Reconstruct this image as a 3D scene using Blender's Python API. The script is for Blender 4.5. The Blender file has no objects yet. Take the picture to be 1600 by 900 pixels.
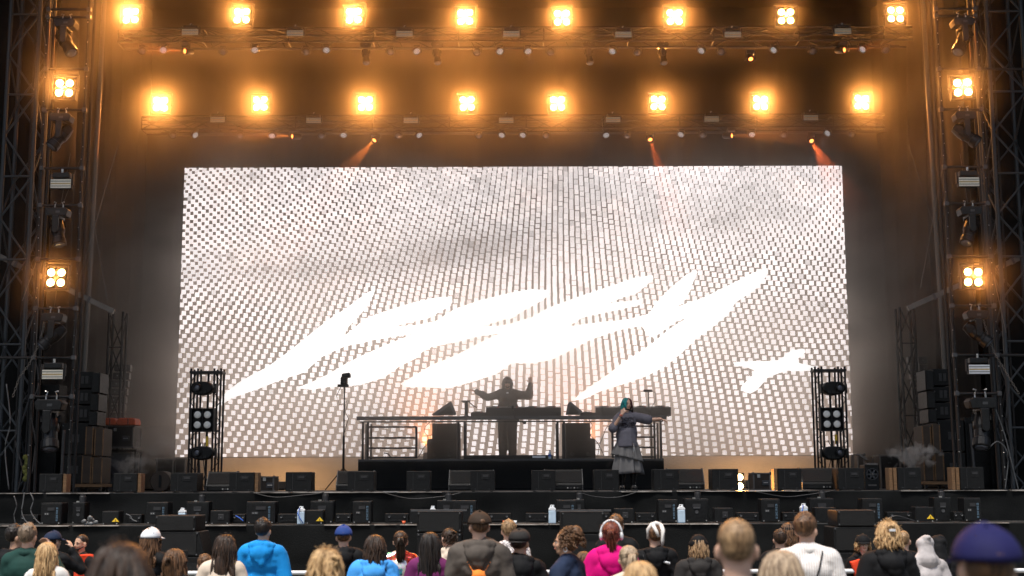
import bpy, bmesh, math, random
from mathutils import Vector, Matrix, noise as mnoise
from mathutils.geometry import tessellate_polygon
R = math.radians
rng = random.Random(7)
scene = bpy.context.scene
C = scene.collection

# ------------------------------------------------------------------ camera
FPX = 2084.0                       # focal length in photograph pixels
CAM = Vector((0.0, -25.0, 0.155))
PITCH, ROLL = math.atan(305.0 / FPX), R(0.18)
FWD = Vector((0, math.cos(PITCH), math.sin(PITCH)))
_r, _u = Vector((1, 0, 0)), Vector((0, -math.sin(PITCH), math.cos(PITCH)))
RIGHT = _r * math.cos(ROLL) - _u * math.sin(ROLL)
UP = _u * math.cos(ROLL) + _r * math.sin(ROLL)
camd = bpy.data.cameras.new('camera')
cam = bpy.data.objects.new('camera', camd)
C.objects.link(cam)
camd.sensor_width = 36.0
camd.lens = FPX / 1600 * 36
camd.clip_start, camd.clip_end = 0.1, 3000
m = Matrix((RIGHT, UP, -FWD)).transposed().to_4x4()
m.translation = CAM
cam.matrix_world = m
camd.dof.use_dof = True
camd.dof.focus_distance = 27.0
camd.dof.aperture_fstop = 2.0
scene.camera = cam

def at(px, py, Y):
    """the point at depth Y that stands at that place of the photograph"""
    d = FWD + RIGHT * ((px - 800) / FPX) + UP * ((450 - py) / FPX)
    return CAM + d * ((Y - CAM.y) / d.y)
def X_(px, Y, py=755): return at(px, py, Y).x
def Z_(py, Y, px=800): return at(px, py, Y).z
def ground_z(y):
    D = y + 25
    return -1.65 - 0.03 * max(0, min(D, 20.5))

# ------------------------------------------------------------------ world, sun, exposure
world = bpy.data.worlds.new('World')
scene.world = world
world.use_nodes = True
wn = world.node_tree
sky = wn.nodes.new('ShaderNodeTexSky')
sky.sky_type = 'NISHITA'
sky.sun_disc = False
sky.sun_elevation, sky.sun_rotation = R(68), R(205)
sky.air_density, sky.dust_density = 1.2, 4.0
bgn = wn.nodes['Background']
bgn.inputs['Strength'].default_value = 0.12
wn.links.new(sky.outputs[0], bgn.inputs[0])
sd = bpy.data.lights.new('sun', 'SUN')
sd.energy, sd.angle, sd.color = 4.6, R(14), (1, 0.96, 0.9)
sun = bpy.data.objects.new('sun', sd)
C.objects.link(sun)
el, az = R(68), R(205)
sdir = Vector((math.sin(az) * math.cos(el), math.cos(az) * math.cos(el), math.sin(el)))
sun.rotation_euler = sdir.to_track_quat('Z', 'Y').to_euler()
scene.view_settings.view_transform = 'Standard'
scene.view_settings.look = 'None'
scene.view_settings.exposure = 0.0
scene.view_settings.gamma = 1.0
cy = scene.cycles
cy.use_denoising = True
cy.volume_max_steps = 64
cy.volume_step_rate = 1.0
cy.volume_bounces = 1
cy.max_bounces = 6
cy.diffuse_bounces = 2
cy.glossy_bounces = 2
cy.transmission_bounces = 4
cy.transparent_max_bounces = 8
cy.sample_clamp_indirect = 4.0
cy.use_adaptive_sampling = True
cy.adaptive_threshold = 0.02

# ------------------------------------------------------------------ helpers
def link(o, parent=None):
    C.objects.link(o)
    if parent is not None:
        o.parent = parent
    return o
def tag(o, label=None, cat=None, group=None, kind=None):
    for k, v in (('label', label), ('category', cat), ('group', group), ('kind', kind)):
        if v:
            o[k] = v
    return o
def thing(name, label, cat, loc=(0, 0, 0), rz=0.0, group=None):
    o = bpy.data.objects.new(name, None)
    o.empty_display_size = 0.1
    o.location = loc
    o.rotation_euler = (0, 0, rz)
    link(o)
    return tag(o, label, cat, group)
KIDS = {}
def kids(o):
    return [c for c in bpy.data.objects if c.parent == o]
def copy_tree(o, kid_list=None):
    """a thing with copies of its parts and their sub-parts"""
    r = o.copy(); C.objects.link(r)
    for ch in (kid_list if kid_list is not None else list(o.children)):
        c = ch.copy(); C.objects.link(c); c.parent = r
        for g in ch.children:
            d = g.copy(); C.objects.link(d); d.parent = c
    return r

class MB:
    def __init__(s):
        s.v, s.f = [], []
    def add(s, vs, fs):
        n = len(s.v)
        s.v += [tuple(v) for v in vs]
        s.f += [tuple(i + n for i in f) for f in fs]
        return s
    def box(s, c, size, rot=None):
        c = Vector(c); h = Vector(size) / 2
        vs = [Vector((x * h.x, y * h.y, z * h.z)) for x in (-1, 1) for y in (-1, 1) for z in (-1, 1)]
        if rot is not None:
            vs = [rot @ v for v in vs]
        return s.add([v + c for v in vs], [(0, 1, 3, 2), (4, 6, 7, 5), (0, 4, 5, 1), (2, 3, 7, 6), (0, 2, 6, 4), (1, 5, 7, 3)])
    def tube(s, a, b, ra, rb=None, n=10, cap=True):
        a, b = Vector(a), Vector(b); rb = ra if rb is None else rb
        q = (b - a).to_track_quat('Z', 'Y')
        vs = []
        for p, r in ((a, ra), (b, rb)):
            for i in range(n):
                t = 2 * math.pi * i / n
                vs.append(p + q @ Vector((math.cos(t) * r, math.sin(t) * r, 0)))
        fs = [(i, (i + 1) % n, n + (i + 1) % n, n + i) for i in range(n)]
        if cap:
            fs += [tuple(range(n - 1, -1, -1)), tuple(range(n, 2 * n))]
        return s.add(vs, fs)
    def path(s, pts, radii, n=6):
        """one tube along a polyline"""
        pts = [Vector(p) for p in pts]
        if not hasattr(radii, '__len__'): radii = [radii] * len(pts)
        vs = []
        for i, p in enumerate(pts):
            d = (pts[min(i + 1, len(pts) - 1)] - pts[max(i - 1, 0)])
            q = d.to_track_quat('Z', 'Y')
            for k in range(n):
                t = 2 * math.pi * k / n
                vs.append(p + q @ Vector((math.cos(t) * radii[i], math.sin(t) * radii[i], 0)))
        fs = []
        for i in range(len(pts) - 1):
            for k in range(n):
                fs.append((i * n + k, i * n + (k + 1) % n, (i + 1) * n + (k + 1) % n, (i + 1) * n + k))
        fs += [tuple(range(n - 1, -1, -1)), tuple(range((len(pts) - 1) * n, len(pts) * n))]
        return s.add(vs, fs)
    def lathe(s, a, d, prof, n=16):
        """surface of revolution: prof = [(along, radius)]"""
        a, d = Vector(a), Vector(d).normalized()
        q = d.to_track_quat('Z', 'Y'); vs = []
        for (t, r) in prof:
            for k in range(n):
                g = 2 * math.pi * k / n
                vs.append(a + d * t + q @ Vector((math.cos(g) * r, math.sin(g) * r, 0)))
        fs = []
        for i in range(len(prof) - 1):
            for k in range(n):
                fs.append((i * n + k, i * n + (k + 1) % n, (i + 1) * n + (k + 1) % n, (i + 1) * n + k))
        fs += [tuple(range(n - 1, -1, -1)), tuple(range((len(prof) - 1) * n, len(prof) * n))]
        return s.add(vs, fs)
    def ell(s, c, r, nu=14, nv=9, rot=None):
        c = Vector(c); r = (r, r, r) if not hasattr(r, '__len__') else r
        vs = [Vector((0, 0, r[2]))]
        for i in range(1, nv):
            ph = math.pi * i / nv
            for k in range(nu):
                t = 2 * math.pi * k / nu
                vs.append(Vector((math.sin(ph) * math.cos(t) * r[0], math.sin(ph) * math.sin(t) * r[1], math.cos(ph) * r[2])))
        vs.append(Vector((0, 0, -r[2])))
        fs = [(0, 1 + k, 1 + (k + 1) % nu) for k in range(nu)]
        for i in range(nv - 2):
            for k in range(nu):
                a = 1 + i * nu
                fs.append((a + k, a + nu + k, a + nu + (k + 1) % nu, a + (k + 1) % nu))
        l = len(vs) - 1; a = 1 + (nv - 2) * nu
        fs += [(l, a + (k + 1) % nu, a + k) for k in range(nu)]
        if rot is not None:
            vs = [rot @ v for v in vs]
        return s.add([v + c for v in vs], fs)
    def cap(s, a, b, ra, rb=None, n=12):
        """tapered capsule"""
        rb = ra if rb is None else rb
        s.tube(a, b, ra, rb, n); s.ell(a, ra, n, 7); s.ell(b, rb, n, 7)
        return s
    def prism(s, pts, axis_from, axis_to, axis='y'):
        """closed outline (x,z) pulled from axis_from to axis_to along y (or (y,z) along x)"""
        n = len(pts); vs = []
        for t in (axis_from, axis_to):
            for (p, z) in pts:
                vs.append((p, t, z) if axis == 'y' else (t, p, z))
        fs = [tuple(range(n)), tuple(range(2 * n - 1, n - 1, -1))]
        fs += [(i, n + i, n + (i + 1) % n, (i + 1) % n) for i in range(n)]
        return s.add(vs, fs)
    def mesh(s, name, mat, smooth=False):
        me = bpy.data.meshes.new(name)
        me.from_pydata(s.v, [], s.f)
        if mat is not None:
            me.materials.append(mat)
        if smooth:
            me.polygons.foreach_set('use_smooth', [True] * len(me.polygons))
        me.update()
        return me
    def build(s, name, mat, parent=None, smooth=False, bevel=0.0, kind=None, loc=None):
        me = s.mesh(name, mat, smooth)
        bm = bmesh.new(); bm.from_mesh(me)
        bmesh.ops.recalc_face_normals(bm, faces=bm.faces)
        bm.to_mesh(me); bm.free()
        o = bpy.data.objects.new(name, me)
        if loc is not None: o.location = loc
        link(o, parent)
        if bevel:
            b = o.modifiers.new('bevel', 'BEVEL'); b.width = bevel; b.segments = 2; b.limit_method = 'ANGLE'
        if kind: o['kind'] = kind
        return o

_unit = {}
def bar(name, a, b, r, mat, parent, n=8):
    """one straight round bar as its own object; alike bars share a mesh"""
    a, b = Vector(a), Vector(b)
    key = (mat.name, n)
    if key not in _unit:
        _unit[key] = MB().tube((0, 0, 0), (0, 0, 1), 1, 1, n).mesh('bar', mat, False)
        me = _unit[key]
        for p in me.polygons:
            p.use_smooth = len(p.vertices) == 4
    o = bpy.data.objects.new(name, _unit[key])
    o.location = a
    o.rotation_mode = 'QUATERNION'
    o.rotation_quaternion = (b - a).to_track_quat('Z', 'Y')
    o.scale = (r, r, (b - a).length)
    return link(o, parent)

# ------------------------------------------------------------------ materials
def mat(name, col, rough=0.6, metal=0.0, var=0.25, scale=8.0, bump=0.0, bscale=40.0, spec=None, stretch=None, sheen=0.0, dust=0.0):
    m = bpy.data.materials.new(name); m.use_nodes = True
    nt = m.node_tree; b = nt.nodes['Principled BSDF']
    b.inputs['Roughness'].default_value = rough
    b.inputs['Metallic'].default_value = metal
    if spec is not None: b.inputs['Specular IOR Level'].default_value = spec
    if sheen: b.inputs['Sheen Weight'].default_value = sheen
    tc = nt.nodes.new('ShaderNodeTexCoord'); mp = nt.nodes.new('ShaderNodeMapping')
    if stretch: mp.inputs['Scale'].default_value = stretch
    nt.links.new(tc.outputs['Object'], mp.inputs[0])
    nz = nt.nodes.new('ShaderNodeTexNoise'); nz.inputs['Scale'].default_value = scale; nz.inputs['Detail'].default_value = 5
    nt.links.new(mp.outputs[0], nz.inputs[0])
    rp = nt.nodes.new('ShaderNodeValToRGB')
    lo = [max(0, c * (1 - var)) for c in col]; hi = [min(1, c * (1 + var) + dust) for c in col]
    rp.color_ramp.elements[0].position, rp.color_ramp.elements[1].position = 0.3, 0.72
    rp.color_ramp.elements[0].color = (*lo, 1); rp.color_ramp.elements[1].color = (*hi, 1)
    nt.links.new(nz.outputs[0], rp.inputs[0]); nt.links.new(rp.outputs[0], b.inputs['Base Color'])
    rr = nt.nodes.new('ShaderNodeMapRange')
    rr.inputs[3].default_value = max(0.05, rough - 0.12); rr.inputs[4].default_value = min(1, rough + 0.12)
    nt.links.new(nz.outputs[0], rr.inputs[0]); nt.links.new(rr.outputs[0], b.inputs['Roughness'])
    if bump:
        n2 = nt.nodes.new('ShaderNodeTexNoise'); n2.inputs['Scale'].default_value = bscale; n2.inputs['Detail'].default_value = 4
        nt.links.new(mp.outputs[0], n2.inputs[0])
        bp = nt.nodes.new('ShaderNodeBump'); bp.inputs['Strength'].default_value = bump; bp.inputs['Distance'].default_value = 0.02
        nt.links.new(n2.outputs[0], bp.inputs['Height']); nt.links.new(bp.outputs[0], b.inputs['Normal'])
    return m
def emit(name, col, strength, sample=True):
    m = bpy.data.materials.new(name); m.use_nodes = True
    nt = m.node_tree; nt.nodes.remove(nt.nodes['Principled BSDF'])
    e = nt.nodes.new('ShaderNodeEmission'); e.inputs[0].default_value = (*col, 1); e.inputs[1].default_value = strength
    nt.links.new(e.outputs[0], nt.nodes['Material Output'].inputs[0])
    if not sample:
        try: m.cycles.emission_sampling = 'NONE'
        except Exception: pass
    return m

M = {}
M['cloth'] = mat('black_cloth', (0.006, 0.0066, 0.0068), 0.75, var=0.35, scale=3, bump=0.4, bscale=60, spec=0.15)
M['drape'] = mat('dark_drape', (0.020, 0.018, 0.017), 0.9, var=0.3, scale=1.2, bump=0.3, bscale=30, spec=0.15)
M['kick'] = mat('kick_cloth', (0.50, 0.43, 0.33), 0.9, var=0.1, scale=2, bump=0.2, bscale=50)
M['deck'] = mat('stage_floor', (0.022, 0.021, 0.020), 0.5, var=0.5, scale=5, bump=0.2, bscale=30, dust=0.03)
M['edge'] = mat('worn_edge', (0.30, 0.275, 0.25), 0.55, var=0.9, scale=3.5, stretch=(1, 1, 1))
M['alu'] = mat('dark_steel', (0.010, 0.010, 0.011), 0.6, 0.0, var=0.4, scale=12)
M['steel'] = mat('grey_steel', (0.050, 0.058, 0.066), 0.5, 0.4, var=0.35, scale=6)
M['pale'] = mat('pale_steel', (0.17, 0.155, 0.14), 0.6, 0.3, var=0.25, scale=4)
M['black'] = mat('black_paint', (0.0065, 0.007, 0.0075), 0.5, spec=0.25, var=0.4, scale=18, bump=0.15, bscale=150)
M['plast'] = mat('black_plastic', (0.010, 0.0105, 0.0115), 0.38, spec=0.3, var=0.4, scale=14)
M['grille'] = mat('grille_mesh', (0.008, 0.0083, 0.0087), 0.6, 0.1, spec=0.3, var=0.3, scale=60, bump=0.5, bscale=260)
M['wood'] = mat('raw_wood', (0.17, 0.092, 0.040), 0.7, var=0.4, scale=6, stretch=(1, 8, 8), bump=0.2)
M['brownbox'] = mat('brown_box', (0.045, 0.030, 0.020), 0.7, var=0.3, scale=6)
M['bright'] = mat('chrome', (0.55, 0.55, 0.55), 0.3, 0.9, var=0.3, scale=10)
M['orange'] = mat('orange_case', (0.62, 0.10, 0.03), 0.6, var=0.2, scale=8, bump=0.2)
M['white'] = mat('white_plastic', (0.72, 0.75, 0.78), 0.4, var=0.12, scale=8)
M['blueliq'] = mat('pale_blue_plastic', (0.45, 0.58, 0.70), 0.35, var=0.12, scale=8)
M['blue'] = mat('blue_plastic', (0.03, 0.12, 0.55), 0.4)
M['yellow'] = mat('yellow_sign', (0.85, 0.55, 0.03), 0.5, var=0.1)
M['red'] = mat('red_plastic', (0.6, 0.04, 0.02), 0.5)
M['cable'] = mat('cable_rubber', (0.02, 0.02, 0.022), 0.5)
M['palecable'] = mat('pale_cable', (0.10, 0.105, 0.11), 0.5)
M['grey'] = mat('grey_paint', (0.06, 0.062, 0.066), 0.5, var=0.2)
M['strobe'] = mat('strobe_panel', (0.80, 0.76, 0.64), 0.35, var=0.08, scale=40)
M['strobe_line'] = mat('strobe_line', (0.50, 0.36, 0.16), 0.4)
M['ground'] = mat('trodden_ground', (0.10, 0.095, 0.075), 0.95, var=0.4, scale=1.5, bump=0.6, bscale=12)
M['bulb'] = emit('bulb_glow', (1.0, 0.62, 0.24), 26, False)
M['bulb_off'] = mat('unlit_lens', (0.80, 0.80, 0.76), 0.25, var=0.1)
M['led'] = emit('led_glow', (0.92, 0.95, 1.0), 0.7, False)
M['beamlens'] = emit('beam_lens', (1.0, 0.25, 0.05), 6, False)
M['lens'] = mat('lens_glass', (0.10, 0.11, 0.14), 0.1, spec=0.9)

def fabric(name, col, var=0.15, rough=0.8, scale=5, bump=0.22):
    return mat(name, col, rough, var=var, scale=scale, bump=bump, bscale=14, spec=0.2)

# ------------------------------------------------------------------ ground
g = MB()
ys = [-300, -60, -25, -21, -15, -10, -7, -4.5, 0, 60, 1500]
xs = [-1500, -60, -20, 0, 20, 60, 1500]
for y in ys:
    for x in xs:
        g.v.append((x, y, ground_z(y)))
for j in range(len(ys) - 1):
    for i in range(len(xs) - 1):
        a = j * len(xs) + i
        g.f.append((a, a + 1, a + 1 + len(xs), a + len(xs)))
tag(g.build('ground', M['ground']), kind='structure')

# ------------------------------------------------------------------ stage platform
def cloth_sheet(x0, x1, z0, z1, y, nx, nz, amp, seed, sag=0.0, fold=1.0, wires=None):
    """hanging cloth: a grid facing the audience with irregular folds and creases"""
    g = MB()
    for j in range(nz + 1):
        for i in range(nx + 1):
            x = x0 + (x1 - x0) * i / nx; t = j / nz
            z = z0 + (z1 - z0) * t
            n = mnoise.noise(Vector((x * fold, z * 0.35 + seed, seed * 3.1))) + 0.5 * mnoise.noise(Vector((x * fold * 2.7 + z * 0.8, z * 0.6, seed)))
            crease = mnoise.noise(Vector((x * 0.5 + z * 1.1, z * 2.2 - x * 0.4, seed + 9)))
            g.v.append((x, y - amp * (1.15 - 0.75 * t) * (n * 0.9 + crease * 0.55) - amp * 0.6, z + sag * mnoise.noise(Vector((x * 0.35, seed, 5))) * t))
    for j in range(nz):
        for i in range(nx):
            a = j * (nx + 1) + i
            g.f.append((a, a + 1, a + nx + 2, a + nx + 1))
    return g
SH = -0.552                                    # shelf level
st = thing('concert_stage', 'wide black stage platform with cloth skirt and a lower front shelf', 'stage', (0, 0, 0))
deck = MB().box((0, 6.0, -0.06), (30, 12.0, 0.12)).build('deck', M['deck'], st)
# long thin worn edge strips along the two front edges (uneven pieces of tape and scuffed metal)
def edge_strip(z, y, seed):
    g = MB(); x = -15.0; r = random.Random(seed)
    while x < 15:
        w = r.uniform(0.3, 1.4)
        if r.random() < 0.8:
            g.box((x + w / 2, y + 0.06, z), (w - r.uniform(0.0, 0.12), 0.14, r.uniform(0.010, 0.022)))
        x += w
    return g
edge_strip(-0.004, -0.150, 3).build('edge_strip', M['edge'], st, kind='stuff')
edge_strip(SH - 0.004, -1.50, 4).build('edge_strip', M['edge'], st, kind='stuff')
cloth_sheet(-15, 15, SH, -0.012, -0.06, 360, 10, 0.10, 2.0, fold=1.6).build('fascia_cloth', M['cloth'], st, smooth=True)
MB().box((0, -0.62, SH - 0.05), (30, 1.46, 0.1)).build('front_shelf', M['deck'], st)
cloth_sheet(-15, 15, ground_z(-1.35), SH - 0.012, -1.43, 420, 22, 0.08, 5.0, fold=1.2).build('skirt_cloth', M['cloth'], st, smooth=True)

# roof, back wall, side walls (dark fabric)
def side_drape(name, x, y0, y1, z0, z1, seed, parent, amp=0.12):
    g = MB(); n, nz = 150, 26
    for j in range(nz + 1):
        for i in range(n + 1):
            y = y0 + (y1 - y0) * i / n; z = z0 + (z1 - z0) * j / nz
            w = amp * (math.sin(y * 5.2 + 1.2 * mnoise.noise(Vector((y * 0.6, z * 0.12, seed)))* 3) * 0.6 + mnoise.noise(Vector((y * 2.2 + z * 0.25, z * 0.2, seed))))
            g.v.append((x + w, y, z))
    for j in range(nz):
        for i in range(n):
            a = j * (n + 1) + i
            g.f.append((a, a + 1, a + n + 2, a + n + 1))
    return g.build(name, M['drape'], parent, smooth=True)
sw = thing('stage_drape', 'tall folded dark side cloth left of the big screen', 'drape', (0, 0, 0), group='dark side cloths of the stage')
side_drape('drape_panel', -9.9, 3.2, 10.2, 0.0, 13.0, 1.0, sw)
sw = thing('stage_drape', 'tall folded dark side cloth right of the big screen', 'drape', (0, 0, 0), group='dark side cloths of the stage')
side_drape('drape_panel', 9.9, 3.2, 10.2, 0.0, 13.0, 8.0, sw)
bk = cloth_sheet(-15, 15, 0.0, 13.2, 10.6, 320, 8, 0.18, 11.0, fold=2.4)
sw = thing('back_drape', 'full width dark cloth hanging behind the big screen', 'drape', (0, 0, 0))
bk.build('drape_panel', M['drape'], sw, smooth=True)
for s, nm in ((-1, 'left'), (1, 'right')):
    sw = thing('wing_drape', 'black cloth closing the %s wing behind the outer lattice tower' % nm, 'drape', (0, 0, 0), group='black cloths closing the wings')
    a, b = (-15.2, -9.95) if s < 0 else (9.95, 15.2)
    cloth_sheet(a, b, ground_z(0), 13.2, 3.1, 90, 10, 0.16, 20 + s, fold=2.6).build('drape_panel', M['cloth'], sw, smooth=True)
rf = thing('stage_roof', 'black stage roof high above the lighting trusses', 'roof', (0, 0, 0))
MB().box((0, 3.35, 13.3), (30.6, 15.7, 0.16)).build('roof_skin', M['cloth'], rf)  # unseen front overhang lengthened to keep the sun off the stage front
for s in (-1, 1):
    MB().box((s * 15.32, 5.0, 5.6), (0.14, 12.6, 15.2)).build('side_skin', M['cloth'], rf)
MB().box((0, 11.2, 5.6), (30.4, 0.14, 15.2)).build('back_skin', M['cloth'], rf)
for i, (px, py, px2, py2) in enumerate([(935, 25, 1005, 40), (1100, 82, 1175, 96)]):
    pass

# ------------------------------------------------------------------ LED screen
SY = 8.0
def P2(px, py):
    p = at(px, py, SY); return (p.x, p.z)
sc = thing('video_screen', 'huge white video wall showing a pattern of squares and jagged logo', 'screen', (0, SY, 0))
tl, tr, bl, br = P2(288, 261), P2(1316, 259), P2(272.5, 714), P2(1333.5, 711)
x0, x1 = (tl[0] + bl[0]) / 2, (tr[0] + br[0]) / 2
z1, z0 = (tl[1] + tr[1]) / 2, (bl[1] + br[1]) / 2
MB().box(((x0 + x1) / 2, 0.16, (z0 + z1) / 2), (x1 - x0 + 0.03, 0.2, z1 - z0 + 0.03)).build('cabinet', M['black'], sc)
# dark pixels still glow a little
def led_mat(name, base):
    m = bpy.data.materials.new(name); m.use_nodes = True
    nt = m.node_tree; nt.nodes.remove(nt.nodes['Principled BSDF'])
    e = nt.nodes.new('ShaderNodeEmission'); nt.links.new(e.outputs[0], nt.nodes['Material Output'].inputs[0])
    a = nt.nodes.new('ShaderNodeAttribute'); a.attribute_name = 'lum'
    nt.links.new(a.outputs['Color'], e.inputs[0]); e.inputs[1].default_value = base
    return m
SCREEN_GAIN = 1.32
def lum_mesh(name, quads, parent, gain, kind=None):
    """quads: (poly (x,z), y, colour)"""
    v, f, cols = [], [], []
    for poly, y, c in quads:
        n = len(v)
        v += [(p[0], y, p[1]) for p in poly]
        f.append(tuple(range(n, n + len(poly)))); cols.append(c)
    me = bpy.data.meshes.new(name); me.from_pydata(v, [], f)
    at_ = me.attributes.new('lum', 'FLOAT_COLOR', 'FACE')
    for i, c in enumerate(cols): at_.data[i].color = (*c, 1)
    me.materials.append(led_mat(name, gain)); me.update()
    o = bpy.data.objects.new(name, me); link(o, parent)
    if kind: o['kind'] = kind
    return o
# picture background: grid of cells, dim, lighter towards the bottom: brownish haze glow put into the pixel colour
bgq = []
NX, NZ = 66, 28
for j in range(NZ):
    for i in range(NX):
        a, b = x0 + (x1 - x0) * i / NX, x0 + (x1 - x0) * (i + 1) / NX
        c, d = z0 + (z1 - z0) * j / NZ, z0 + (z1 - z0) * (j + 1) / NZ
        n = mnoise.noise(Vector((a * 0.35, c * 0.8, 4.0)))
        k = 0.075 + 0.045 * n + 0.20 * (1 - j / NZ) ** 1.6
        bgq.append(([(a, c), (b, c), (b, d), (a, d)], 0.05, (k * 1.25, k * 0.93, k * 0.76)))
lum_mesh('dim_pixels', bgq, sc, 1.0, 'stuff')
sq = []
cnt = 0
for i in range(-112, 113):
    y = 236.0; j = 0
    sh = (0.27 * i if i > 0 else -0.45 * i) % 1.0
    while y < 800:
        y0 = y; t = max(0.0, (y - 259) / 453.0)
        y = y0 + sh * (8.0 + 2.0 * t)
        t = max(0.0, (y - 259) / 453.0)
        x = 868 + i * 7.8 * (1 + 0.68 * t) + 5 * math.sin(y * 0.013 + i * 0.01) * t
        q = abs(x - 868) / 520.0
        dy = 8.0 + 1.2 * t + 1.4 * max(0, t - 0.55) + 1.0 * min(1, q * 1.6) * t
        yy = y - (7 + 34 * q) * q * (0.4 + 0.9 * t) * 1.2 + 6 * mnoise.noise(Vector((i * 0.05, y * 0.006, 1)))
        qq = min(1, q * 2.2)
        fill = 1 - min(1, t * 1.5)
        w = (6.4 + 0.5 * t) * (1 - qq) + (7.3 * fill + (7.6 - 0.9 * t) * (1 - fill)) * qq
        h = (dy + 0.3 - 2.2 * max(0, t - 0.6) / 0.4) * (1 - qq) + (7.35 * fill + (8.0 - 1.1 * t) * (1 - fill)) * qq
        if q < 0.3 and rng.random() < 0.25: h *= 0.90
        n = mnoise.noise(Vector((x * 0.006, yy * 0.012, 2.5)))
        n2 = mnoise.noise(Vector((x * 0.02, yy * 0.03, 7.5)))
        b = 0.90 + 0.28 * min(1, max(0, (t - 0.12) * 1.7)) - max(0, 0.26 - 0.40 * t) * (0.30 + 0.8 * n) - 0.10 * max(0, 1 - q * 2.2) * (1 - t) + 0.16 * n2 * (1 - t)
        for gx, gy, sx, sy, k in ((720, 392, 120, 22, 0.30), (860, 360, 150, 30, 0.12), (600, 418, 150, 16, 0.14), (400, 425, 130, 14, 0.16), (345, 470, 90, 9, 0.10), (1130, 345, 90, 18, 0.10)):
            b -= k * math.exp(-((x - gx) / sx) ** 2 - ((yy - gy + (x - gx) * 0.05) / sy) ** 2)
        b *= 1 + rng.uniform(-0.16, 0.12) * (1 - 0.7 * t)
        if rng.random() < 0.03 * (1 - t): b *= 0.72
        b = max(0.34, min(1.12, b))
        jx, jy = rng.uniform(-0.35, 0.35), rng.uniform(-0.5, 0.5)
        cx, cy_ = x + jx, yy + jy
        if rng.random() < 0.05: h *= 0.86
        if 255 < cy_ + h / 2 and cy_ - h / 2 < 720 and 262 < cx < 1342:
            a, c = P2(cx - w / 2, cy_ + h / 2), P2(cx + w / 2, cy_ - h / 2)
            xa, xb = max(a[0], x0), min(c[0], x1); za, zb = max(a[1], z0), min(c[1], z1)
            if xb - xa > 0.02 and zb - za > 0.02:
                warm = 0.05 * max(0, n2)
                sq.append(([(xa, za), (xb, za), (xb, zb), (xa, zb)], 0.045 - cnt * 3e-6, (b, b * (0.915 - warm), b * (0.91 - 1.6 * warm))))
                cnt += 1
        y = y0 + dy; j += 1
lum_mesh('lit_squares', sq, sc, SCREEN_GAIN, 'stuff')
logo = [(335,640),(352,614),(372,598),(400,582),(415,575),(450,550),(487,520),(512,500),(540,482),(560,467),(574,457),(586,452),(584,460),(575,475),(566,488),(555,500),(545,510),(533,530),
 (540,523),(550,515),(572,497),(605,485),(650,471),(687,464),(706,464),(707,472),(700,480),(687,487),(670,497),(640,504),(617,509),
 (650,508),(682,501),(697,491),(712,482),(750,469),(800,457),(830,452),(858,453),(857,461),(849,468),(837,475),(815,487),(800,497),(785,500),(752,510),
 (780,509),(800,505),(830,496),(857,481),(900,465),(930,455),(960,445),(990,434),(1020,430),(1021,436),(1010,446),(992,460),(975,464),(950,474),
 (975,471),(1000,468),(1001,476),(975,482),(937,490),(910,496),(888,510),(915,506),(940,503),(980,499),(1015,490),
 (1022,477),(1033,465),(1042,455),(1055,444),(1070,431),(1087,421),(1090,425),(1085,436),(1078,455),(1072,465),(1067,474),(1052,482),
 (1075,473),(1100,465),(1125,452),(1150,440),(1175,427),(1190,421),(1200,419),(1197,432),(1185,447),(1172,458),(1150,472),(1137,492),(1112,512),(1087,530),(1067,550),(1040,572),(1012,587),(975,600),(937,612),(912,624),(896,626),
 (903,618),(925,602),(950,585),(975,565),(1007,545),(1025,532),(1042,517),(1058,506),(1075,496),(1057,502),(1040,514),(1025,525),(1015,527),(1010,520),(1002,509),
 (975,514),(950,521),(920,532),(887,550),(862,562),(830,568),(800,567),(775,585),(737,597),(700,607),(662,605),(637,605),(625,600),(650,585),(675,570),(712,555),(750,535),(780,521),
 (750,525),(712,535),(675,542),(660,550),(650,560),(625,572),(600,590),(562,602),(512,605),(485,609),(463,606),(487,597),(512,585),(537,570),(562,557),(600,540),(645,522),
 (610,527),(585,531),(562,537),(542,540),(525,547),(502,558),(475,582),(450,590),(430,597),(400,609),(362,622)]
plus = [(1145,566),(1170,564),(1200,564),(1220,562),(1228,554),(1237,547),(1257,545),(1259,550),(1241,566),(1258,569),(1275,573),(1272,579),(1250,580),(1230,579),(1215,584),(1200,590),(1182,610),(1172,615),(1157,610),(1160,602),(1182,580),(1165,573),(1150,572)]
def logo_shape(name, outline, y):
    pts = [Vector((*P2(*p), 0)) for p in outline]
    tris = tessellate_polygon([pts])
    return lum_mesh(name, [([(pts[i].x, pts[i].y) for i in t], y, (1, 0.99, 0.985)) for t in tris], sc, SCREEN_GAIN * 1.2)
logo_shape('logo_lettering', logo, 0.012)
logo_shape('logo_cross', plus, 0.012)
# cloth panel under the screen down to the deck
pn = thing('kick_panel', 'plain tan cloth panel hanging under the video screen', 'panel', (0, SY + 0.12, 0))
cloth_sheet(x0 - 0.1, x1 + 0.1, 0.0, z0 - 0.02, 0.02, 120, 4, 0.03, 31.0, fold=0.8).build('panel_cloth', M['kick'], pn, smooth=True)

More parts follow.
